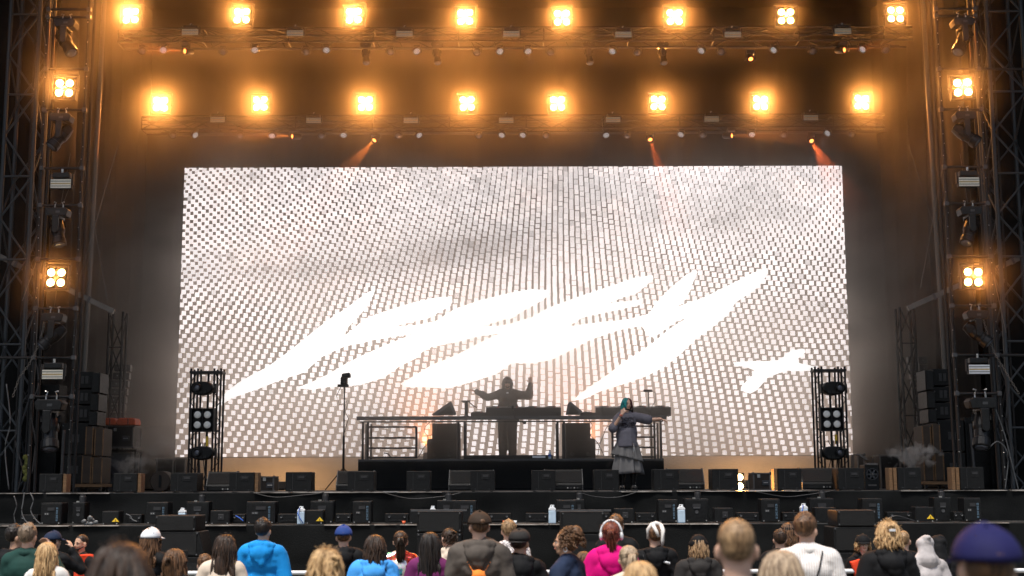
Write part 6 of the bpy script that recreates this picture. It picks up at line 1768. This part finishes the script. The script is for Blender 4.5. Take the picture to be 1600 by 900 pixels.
for s in (-1, 1): P.part(MB().path([P.hp((s * 0.083, 0.0 + 0.016 * math.cos(a), 1.585 + 0.018 * math.sin(a))) for a in [2 * math.pi * k / 10 for k in range(11)]], 0.004, 5), 'earring', M['white'])
P = place(912, 862, 15.2, -5, label='person with auburn hair and plum coat behind the curly haired woman', skin='fair', female=True)
P.top(c_plum, t=0.036); P.trousers(c_blk); P.hair('long', 'brown', 1.44, 44); P.face()
P = place(955, 816, 13.3, 0, label='person with red ponytail, white headband and magenta hooded jacket', skin='fair', voxel=0.012, yaw=-10, female=True, girth=1.12)
P.top(c_pink, t=0.042, hood=True, wrinkle=0.035, voxel=0.013, collar=c_wht); P.trousers(c_jeans); P.hair('ponytail', 'red', 1.44, 45); P.face('brown')
P.part(MB().path([P.hp((math.cos(a) * 0.101, -0.012, 1.655 + math.sin(a) * 0.128)) for a in [math.pi * (-0.05 + 1.1 * k / 14) for k in range(15)]], 0.011, 8), 'headband', M['white'])
for s in (-1, 1): P.part(MB().ell(P.hp((s * 0.097, -0.01, 1.635)), (0.020, 0.036, 0.040)), 'ear_pad', M['white'])
P = place(981, 853, 11.4, 0, label='woman with smooth ash blonde hair beside the magenta jacket', skin='fair', female=True, yaw=14)
P.top(c_cream, t=0.03); P.trousers(c_jeans); P.hair('ponytail', 'ash', 1.38, 47); P.face('brown')
P = place(1259, 804, 11.4, 0, label='tall man with short brown hair in white striped shirt and thin strap', skin='fair', voxel=0.011, yaw=-38, girth=1.05)
def stripe_mat():
    m = mat('striped_white_shirt', (0.7, 0.68, 0.66), 0.8, bump=0.4, bscale=18); nt = m.node_tree; b = nt.nodes['Principled BSDF']
    tc = nt.nodes.new('ShaderNodeTexCoord'); w = nt.nodes.new('ShaderNodeTexWave'); w.inputs['Scale'].default_value = 16; w.bands_direction = 'X'; w.inputs['Distortion'].default_value = 0.6
    rp = nt.nodes.new('ShaderNodeValToRGB'); rp.color_ramp.elements[0].color = (0.55, 0.46, 0.42, 1); rp.color_ramp.elements[1].color = (0.74, 0.72, 0.70, 1); rp.color_ramp.elements[1].position = 0.35
    nt.links.new(tc.outputs['Object'], w.inputs[0]); nt.links.new(w.outputs['Color'], rp.inputs[0]); nt.links.new(rp.outputs[0], b.inputs['Base Color']); return m
P.top(stripe_mat(), 'shirt', t=0.032, upto=0.9, collar=c_wht, wrinkle=0.03); P.trousers(c_jeans); P.hair('short', 'brown', seed=49); P.face('brown')
P.part(MB().path([(0.10, -0.10, 1.485), (0.06, -0.155, 1.36), (0.0, -0.165, 1.2), (-0.10, -0.15, 1.02)], 0.006, 6), 'strap', c_blk)
P = place(1386, 814, 12.4, 0, label='woman with blonde updo and clip in black hooded jacket', skin='fair', female=True, voxel=0.012, girth=1.15)
P.top(c_blk, t=0.042, hood=True, wrinkle=0.035); P.trousers(c_jeans); P.hair('bun', 'blonde', seed=51); P.hair('bob', 'blonde', 1.54, 52); P.face('brown')
P.part(MB().box(P.hp((0, -0.155, 1.69)), (0.05, 0.02, 0.02)), 'hair_clip', M['white'], False)

# --- nearest heads, out of focus
P = place(505, 856, 8.4, 0, label='woman with golden blonde bun bending her head', skin='fair', female=True, yaw=38, pitch=8, voxel=0.013)
P.top(c_cream, t=0.03); P.trousers(c_jeans); P.hair('bun', 'blonde', seed=53); P.hair('bob', 'blonde', 1.48, 54); P.face('brown')
P = place(1000, 878, 7.6, 0, label='out of focus blonde head low in front of the magenta jacket', skin='fair', female=True)
P.top(c_grey, t=0.03); P.trousers(c_jeans); P.hair('bob', 'blonde', 1.44, 55); P.face('brown')
P = place(1220, 861, 6.6, 0, label='out of focus person with fair hair under the white striped shirt', skin='fair', female=True, yaw=-12)
P.top(c_navy, t=0.03); P.trousers(c_jeans); P.hair('long', 'ash', 1.40, 57); P.face('brown')
P = place(1150, 813, 5.9, 0, label='big blurred man with cropped fair hair and navy sweater', skin='fair', yaw=-8, voxel=0.011, girth=1.1)
P.top(c_navy, t=0.03, hood=True); P.trousers(c_jeans); P.hair('buzz', 'sandy'); P.face('sandy')
P = place(192, 850, 4.6, 0, label='large blurred head with dark brown hair closest to the camera', skin='fair', voxel=0.012, yaw=-5)
P.top(c_blk, t=0.03); P.trousers(c_jeans); P.hair('bob', 'dark', 1.56, 59); P.face()
P = place(1538, 829, 4.4, 0, label='large blurred head in violet blue baseball cap at the right', skin='fair', voxel=0.012)
P.top(c_navy, t=0.03); P.trousers(c_jeans); P.hair('fringe', 'brown', seed=61); P.cap(c_purp, strap=c_purp); P.face('brown')

# ------------------------------------------------------------------ the singer
SYY = 0.72
p = at(981, 766, SYY); top_z = at(972, 622, SYY).z
P = Person(p.x, SYY, 0.0, top_z, 182, 'singer with teal and maroon hair in grey violet shirt and ruffled skirt, arm stretched out', group=None, skin='fair', female=True, voxel=0.007, yaw=18, roll=-5,
           arms={-1: arm((-0.42, 0.05, 1.345), (-0.635, 0.12, 1.36), (-1, 0.25, -0.42), (0.2, 0.1, -1), 0.45, 1), 1: arm((0.285, 0.13, 1.17), (0.125, 0.235, 1.44), (-0.55, 0.10, 0.85), (-0.5, -0.6, 0.3), 1.15, 1)})
def logo_print_mat():
    m = mat('printed_violet_shirt', (0.115, 0.112, 0.138), 0.85, bump=0.5, bscale=20, var=0.15); nt = m.node_tree; b = nt.nodes['Principled BSDF']
    old = b.inputs['Base Color'].links[0].from_socket
    tc = nt.nodes.new('ShaderNodeTexCoord'); mp = nt.nodes.new('ShaderNodeMapping'); mp.inputs['Scale'].default_value = (34, 1, 26)
    nz = nt.nodes.new('ShaderNodeTexNoise'); nz.inputs['Scale'].default_value = 1.0; nz.inputs['Detail'].default_value = 2.0; nz.inputs['Distortion'].default_value = 2.2
    st_ = nt.nodes.new('ShaderNodeMath'); st_.operation = 'GREATER_THAN'; st_.inputs[1].default_value = 0.485
    sp = nt.nodes.new('ShaderNodeSeparateXYZ')
    def band(sock, c, w):
        a = nt.nodes.new('ShaderNodeMath'); a.operation = 'SUBTRACT'; a.inputs[1].default_value = c; nt.links.new(sock, a.inputs[0])
        q = nt.nodes.new('ShaderNodeMath'); q.operation = 'ABSOLUTE'; nt.links.new(a.outputs[0], q.inputs[0])
        l = nt.nodes.new('ShaderNodeMath'); l.operation = 'LESS_THAN'; l.inputs[1].default_value = w; nt.links.new(q.outputs[0], l.inputs[0]); return l.outputs[0]
    nt.links.new(tc.outputs['Object'], mp.inputs[0]); nt.links.new(mp.outputs[0], nz.inputs[0]); nt.links.new(nz.outputs[0], st_.inputs[0]); nt.links.new(tc.outputs['Object'], sp.inputs[0])
    fy = nt.nodes.new('ShaderNodeMath'); fy.operation = 'GREATER_THAN'; fy.inputs[1].default_value = 0.0; nt.links.new(sp.outputs['Y'], fy.inputs[0])
    cur = st_.outputs[0]
    for s_ in (band(sp.outputs['X'], -0.01, 0.125), band(sp.outputs['Z'], 1.29, 0.10), fy.outputs[0]):
        mu = nt.nodes.new('ShaderNodeMath'); mu.operation = 'MULTIPLY'; nt.links.new(cur, mu.inputs[0]); nt.links.new(s_, mu.inputs[1]); cur = mu.outputs[0]
    mx = nt.nodes.new('ShaderNodeMixRGB'); nt.links.new(cur, mx.inputs[0]); nt.links.new(old, mx.inputs[1]); mx.inputs[2].default_value = (0.008, 0.006, 0.012, 1); nt.links.new(mx.outputs[0], b.inputs['Base Color'])
    return m
P.top(logo_print_mat(), 'shirt', t=0.030, upto=0.46, wrinkle=0.03, voxel=0.010, length=0.84, loose=0.008, collar=c_tee)
# hair: teal on one side, maroon on the other
def side_hair(sgn, col, seed, length):
    h = P.hp; r = random.Random(seed); b = MB()
    b.ell(h((sgn * 0.022, -0.022, 1.69)), (0.066, 0.094, 0.086), 18, 12, P.Hr)
    for i in range(46):
        a = r.uniform(0.55, 3.0) * sgn
        P.lock(b, a, length + r.uniform(-0.03, 0.03), seed * 90 + i, out=r.uniform(-0.002, 0.012), r=r.uniform(0.009, 0.014), wave=0.006)
    b.build('hair', HR[col], P.t, smooth=True)
side_hair(1, 'teal', 3, 1.50); side_hair(-1, 'maroon', 4, 1.50)
P.face('dark')
mh_ = MB()   # the microphone in her raised hand
a, b_ = Vector((0.055, 0.245, 1.545)), Vector((-0.075, 0.275, 1.515))
MIC = MB().lathe(a, b_ - a, [(0, 0.012), (0.10, 0.017), (0.105, 0.026), (0.13, 0.029), (0.155, 0.018)], 14).build('hand_microphone', M['plast'], None, smooth=True)
MIC.matrix_world = Matrix.Translation(P.t.location) @ Matrix.Rotation(R(182), 4, 'Z') @ Matrix.Scale(P.s, 4)
tag(MIC, 'black hand microphone held to the singer mouth', 'microphone')
for z, r_ in ((0.0, 0.033), (0.03, 0.034)):
    w = Vector((0.125, 0.235, 1.44)) + (Vector((0.285, 0.13, 1.17)) - Vector((0.125, 0.235, 1.44))).normalized() * (0.01 + z)
    d = (Vector((0.285, 0.13, 1.17)) - Vector((0.125, 0.235, 1.44))).normalized()
    P.part(MB().tube(w, w + d * 0.014, r_, r_, 14), 'bracelet', M['red'] if z == 0 else M['cable'])
def ruffle(z0, z1, r0, r1, n, amp, mname, mt, tilt=0.0, ph=0.0, drop=0.0, y=0.0):
    g = MB(); nu, nv = 120, 9
    for j in range(nv + 1):
        t = j / nv
        for i in range(nu):
            a = 2 * math.pi * i / nu
            rr_ = r0 + (r1 - r0) * t ** 0.9 + amp * t * (math.sin(n * a + ph) + 0.5 * math.sin(n * 1.7 * a + 1 + ph))
            z = z0 + (z1 - z0) * t + tilt * t * math.cos(a) + drop * t * max(0, math.cos(a + 2.6)) 
            g.v.append((math.cos(a) * rr_, math.sin(a) * rr_ * 0.72 + y, z))
    for j in range(nv):
        for i in range(nu):
            g.f.append((j * nu + i, j * nu + (i + 1) % nu, (j + 1) * nu + (i + 1) % nu, (j + 1) * nu + i))
    o = g.build(mname, mt, P.t, smooth=True); s = o.modifiers.new('thick', 'SOLIDIFY'); s.thickness = 0.006
    return o
ruffle(0.92, 0.33, 0.185, 0.29, 8, 0.034, 'skirt', c_skirt, tilt=-0.03, drop=-0.05)
ruffle(0.93, 0.62, 0.20, 0.29, 12, 0.024, 'skirt_ruffle', c_skirt, tilt=0.07, ph=1.0)
P.part(MB().path([(-0.10, 0.19, 0.90), (-0.105, 0.215, 0.78), (-0.08, 0.235, 0.66)], 0.006, 6), 'hanging_chain', M['bright'])
for s in (-1, 1):
    g = MB(); g.cap((s * 0.105, 0.0, 0.30), (s * 0.108, -0.012, 0.10), 0.062, 0.052); g.cap((s * 0.108, -0.045, 0.06), (s * 0.125, 0.14, 0.055), 0.054, 0.044)
    skinned(g, 'boot', M['plast'], P.t, 0.012, 2)
    P.part(MB().box((s * 0.116, 0.045, 0.016), (0.105, 0.30, 0.032)), 'boot_sole', M['cable'], False)
    for k in range(3):
        P.part(MB().tube((s * 0.115 - 0.03, 0.045 - 0.018 * k, 0.10 + 0.055 * k), (s * 0.115 + 0.03, 0.045 - 0.018 * k, 0.10 + 0.055 * k), 0.008, 0.008, 6), 'buckle', M['bright'], False)

# ------------------------------------------------------------------ the performer behind the desk
DJY = 6.35
tz = at(793, 591, DJY).z
P = Person(at(793, 640, DJY).x, DJY, RZ, tz - RZ, 180, 'performer in black cap and headphones behind the desk with both arms raised', group=None, skin='tan', voxel=0.0072, pitch=-4,
           arms={1: arm((0.44, 0.03, 1.345), (0.68, 0.10, 1.475), (1, 0.1, 0.30), (0, 0.3, -1), 0.25, 1), -1: arm((-0.47, 0.02, 1.38), (-0.50, 0.08, 1.635), (0.06, 0.05, 1), (0.2, 1, 0), 0.25, 1)})
P.top(c_char, 'jacket', t=0.045, wrinkle=0.03, loose=0.03); P.trousers(c_blk, t=0.05)
P.hair('long', 'dark', 1.40, 71); P.cap(c_blk, visor=0.75); P.face('dark', beard='dark')
P.part(MB().path([P.hp((math.cos(a) * 0.108, -0.005, 1.66 + math.sin(a) * 0.135)) for a in [math.pi * k / 14 for k in range(15)]], 0.009, 8), 'headphone_band', M['plast'])
for s in (-1, 1): P.part(MB().ell(P.hp((s * 0.105, 0.0, 1.64)), (0.024, 0.042, 0.046)), 'headphone_cup', M['plast'])
P.part(MB().box((0, 0.125, 1.43), (0.05, 0.02, 0.05)), 'shirt_collar', M['white'], False)

# ------------------------------------------------------------------ stage haze and smoke
def volume_mat(name, dens, col=(1, 1, 1), aniso=0.3, noise=None, fall=None, base=0.0):
    m = bpy.data.materials.new(name); m.use_nodes = True
    nt = m.node_tree; nt.nodes.remove(nt.nodes['Principled BSDF'])
    v = nt.nodes.new('ShaderNodeVolumePrincipled')
    v.inputs['Color'].default_value = (*col, 1); v.inputs['Anisotropy'].default_value = aniso
    v.inputs['Density'].default_value = dens
    if noise:
        tc = nt.nodes.new('ShaderNodeTexCoord')
        nz = nt.nodes.new('ShaderNodeTexNoise'); nz.inputs['Scale'].default_value = noise[0]; nz.inputs['Detail'].default_value = noise[1]
        nt.links.new(tc.outputs['Object'], nz.inputs[0])
        mr = nt.nodes.new('ShaderNodeMapRange'); mr.inputs[1].default_value = noise[2]; mr.inputs[2].default_value = noise[3]
        mr.inputs[3].default_value = base; mr.inputs[4].default_value = 1.0
        nt.links.new(nz.outputs[0], mr.inputs[0])
        mu = nt.nodes.new('ShaderNodeMath'); mu.operation = 'MULTIPLY'; mu.inputs[1].default_value = dens
        nt.links.new(mr.outputs[0], mu.inputs[0])
        out = mu.outputs[0]
        if fall:   # ball shaped clump that thins to nothing before its box ends
            ln = nt.nodes.new('ShaderNodeVectorMath'); ln.operation = 'LENGTH'
            mp = nt.nodes.new('ShaderNodeMapping'); mp.inputs['Scale'].default_value = fall
            nt.links.new(tc.outputs['Object'], mp.inputs[0]); nt.links.new(mp.outputs[0], ln.inputs[0])
            f = nt.nodes.new('ShaderNodeMapRange'); f.inputs[1].default_value = 1.0; f.inputs[2].default_value = 0.15
            f.inputs[3].default_value = 0.0; f.inputs[4].default_value = 1.0
            f.interpolation_type = 'SMOOTHSTEP'
            nt.links.new(ln.outputs['Value'], f.inputs[0])
            m2 = nt.nodes.new('ShaderNodeMath'); m2.operation = 'MULTIPLY'
            nt.links.new(out, m2.inputs[0]); nt.links.new(f.outputs[0], m2.inputs[1]); out = m2.outputs[0]
        nt.links.new(out, v.inputs['Density'])
    nt.links.new(v.outputs[0], nt.nodes['Material Output'].inputs['Volume'])
    return m

def haze_mat():
    m = bpy.data.materials.new('stage_haze'); m.use_nodes = True
    nt = m.node_tree; nt.nodes.remove(nt.nodes['Principled BSDF'])
    v = nt.nodes.new('ShaderNodeVolumePrincipled'); v.inputs['Color'].default_value = (1, 0.93, 0.85, 1); v.inputs['Anisotropy'].default_value = 0.68
    tc = nt.nodes.new('ShaderNodeTexCoord'); sp = nt.nodes.new('ShaderNodeSeparateXYZ'); nt.links.new(tc.outputs['Object'], sp.inputs[0])
    def ramp(sock, a, b, c, d):
        r = nt.nodes.new('ShaderNodeMapRange'); r.interpolation_type = 'SMOOTHSTEP'
        for i, x in enumerate((a, b, c, d)): r.inputs[i + 1].default_value = x
        nt.links.new(sock, r.inputs[0]); return r.outputs[0]
    def mul(a, b, op='MULTIPLY'):
        n = nt.nodes.new('ShaderNodeMath'); n.operation = op
        for i, x in enumerate((a, b)):
            if isinstance(x, (int, float)): n.inputs[i].default_value = x
            else: nt.links.new(x, n.inputs[i])
        return n.outputs[0]
    X, Y, Z = sp.outputs['X'], sp.outputs['Y'], sp.outputs['Z']
    ax = mul(X, 0, 'ABSOLUTE')
    mp = nt.nodes.new('ShaderNodeMapping'); mp.inputs['Scale'].default_value = (0.30, 0.42, 0.45); nt.links.new(tc.outputs['Object'], mp.inputs[0])
    nz = nt.nodes.new('ShaderNodeTexNoise'); nz.inputs['Scale'].default_value = 1.0; nz.inputs['Detail'].default_value = 4.0; nz.inputs['Distortion'].default_value = 0.5
    nt.links.new(mp.outputs[0], nz.inputs[0])
    fn = ramp(nz.outputs[0], 0.36, 0.66, 0.45, 1.55)
    def slab(lo, hi, soft=0.35):
        return mul(ramp(Y, lo - soft, lo + soft, 0, 1), ramp(Y, hi - soft, hi + soft, 1, 0))
    wind = ramp(X, -1.0, 3.5, 1.0, HZ_RIGHT)
    up = ramp(Z, 6.0, 8.2, 0.0, 1.0)
    d = mul(mul(mul(ramp(Y, 0.8, 4.5, HZ_FRONT, 1.0), ramp(ax, 8.0, 11.5, 1.0, 0.35)), mul(wind, up)), HZ_DENS)          # loose smoke under the roof
    banks = mul(mul(slab(2.5, 3.15, 0.22), ramp(Z, 8.9, 9.6, 0.0, 1.0)), mul(slab(5.6, 6.25, 0.22), ramp(Z, 7.0, 8.5, 0.0, 1.0)), 'ADD')
    d = mul(d, mul(mul(ramp(X, -4.0, 3.0, 1.05, 0.68), banks), HZ_SLAB), 'ADD')                  # denser banks added at the two trusses to give compact lamp halos
    d = mul(d, mul(mul(slab(-0.1, 0.9, 0.2), mul(ramp(ax, 6.9, 7.8, 0.0, 1.0), ramp(ax, 9.2, 10.1, 1.0, 0.0))), mul(ramp(Z, 2.4, 3.4, 0.0, 1.0), HZ_TOWER)), 'ADD')   # and added at the side towers for their lamp halos
    fb = mul(mul(mul(ramp(Y, 3.3, 5.6, 0.0, 1.0), ramp(Z, 0.35, 1.0, 0.25, 1.0)), ramp(Z, 1.0, 9.2, 1.0, 0.07)), mul(ramp(ax, 9.6, 11.5, 1.0, 0.3), ramp(ax, 7.8, 8.8, 1.0, 1.6)))
    d = mul(mul(d, mul(fb, HZ_BACK), 'ADD'), fn)
    nt.links.new(d, v.inputs['Density']); nt.links.new(v.outputs[0], nt.nodes['Material Output'].inputs['Volume'])
    m.cycles.volume_step_rate = 0.35
    return m
HZ_DENS, HZ_FRONT, HZ_RIGHT, HZ_SLAB, HZ_TOWER, HZ_BACK = 0.0090, 0.25, 0.10, 0.110, 0.035, 0.22
hz = MB().box((0, 5.3, 6.6), (29.9, 11.6, 13.1)).build('haze', haze_mat())
tag(hz, 'uneven stage haze filling the stage opening from floor to roof', kind='stuff')

# two puffs of thick smoke blown across the stage floor
def puff(px, py, Y, sx, sz, label, dens, seed):
    p = at(px, py, Y)
    g = MB(); r = random.Random(seed)
    g.ell((0, 0, 0), (sx, sx * 0.6, sz), 20, 12)
    o = g.build('smoke', puff_mat(dens, (sx, sx * 0.6, sz), seed), None, smooth=True)
    o.location = p
    tag(o, label, kind='stuff')
def puff_mat(dens, rad, seed):
    m = bpy.data.materials.new('smoke_puff'); m.use_nodes = True
    nt = m.node_tree; nt.nodes.remove(nt.nodes['Principled BSDF'])
    v = nt.nodes.new('ShaderNodeVolumePrincipled'); v.inputs['Color'].default_value = (0.95, 0.93, 0.90, 1); v.inputs['Anisotropy'].default_value = 0.2
    tc = nt.nodes.new('ShaderNodeTexCoord'); mp = nt.nodes.new('ShaderNodeMapping'); mp.inputs['Scale'].default_value = tuple(1 / q for q in rad)
    nt.links.new(tc.outputs['Object'], mp.inputs[0])
    ln = nt.nodes.new('ShaderNodeVectorMath'); ln.operation = 'LENGTH'; nt.links.new(mp.outputs[0], ln.inputs[0])
    nz = nt.nodes.new('ShaderNodeTexNoise'); nz.inputs['Scale'].default_value = 5.0; nz.inputs['Detail'].default_value = 6; nz.inputs['Distortion'].default_value = 0.6
    nt.links.new(tc.outputs['Object'], nz.inputs[0])
    s = nt.nodes.new('ShaderNodeMath'); s.operation = 'MULTIPLY_ADD'; s.inputs[1].default_value = -4.0; nt.links.new(nz.outputs[0], s.inputs[0]); nt.links.new(ln.outputs['Value'], s.inputs[2])
    r = nt.nodes.new('ShaderNodeMapRange'); r.inputs[1].default_value = -1.45; r.inputs[2].default_value = -2.1; r.inputs[3].default_value = 0; r.inputs[4].default_value = dens
    nt.links.new(s.outputs[0], r.inputs[0]); nt.links.new(r.outputs[0], v.inputs['Density']); nt.links.new(v.outputs[0], nt.nodes['Material Output'].inputs['Volume'])
    m.cycles.volume_step_rate = 0.6
    return m
puff(1428, 711, 2.5, 0.62, 0.34, 'dense white smoke puff beside the right speaker stack', 9.0, 1)
puff(200, 726, 4.3, 0.62, 0.28, 'white smoke puff drifting from the left road case', 5.0, 2)
puff(248, 700, 4.9, 0.85, 0.5, 'thinner brownish smoke rising towards the screen corner', 1.2, 3)
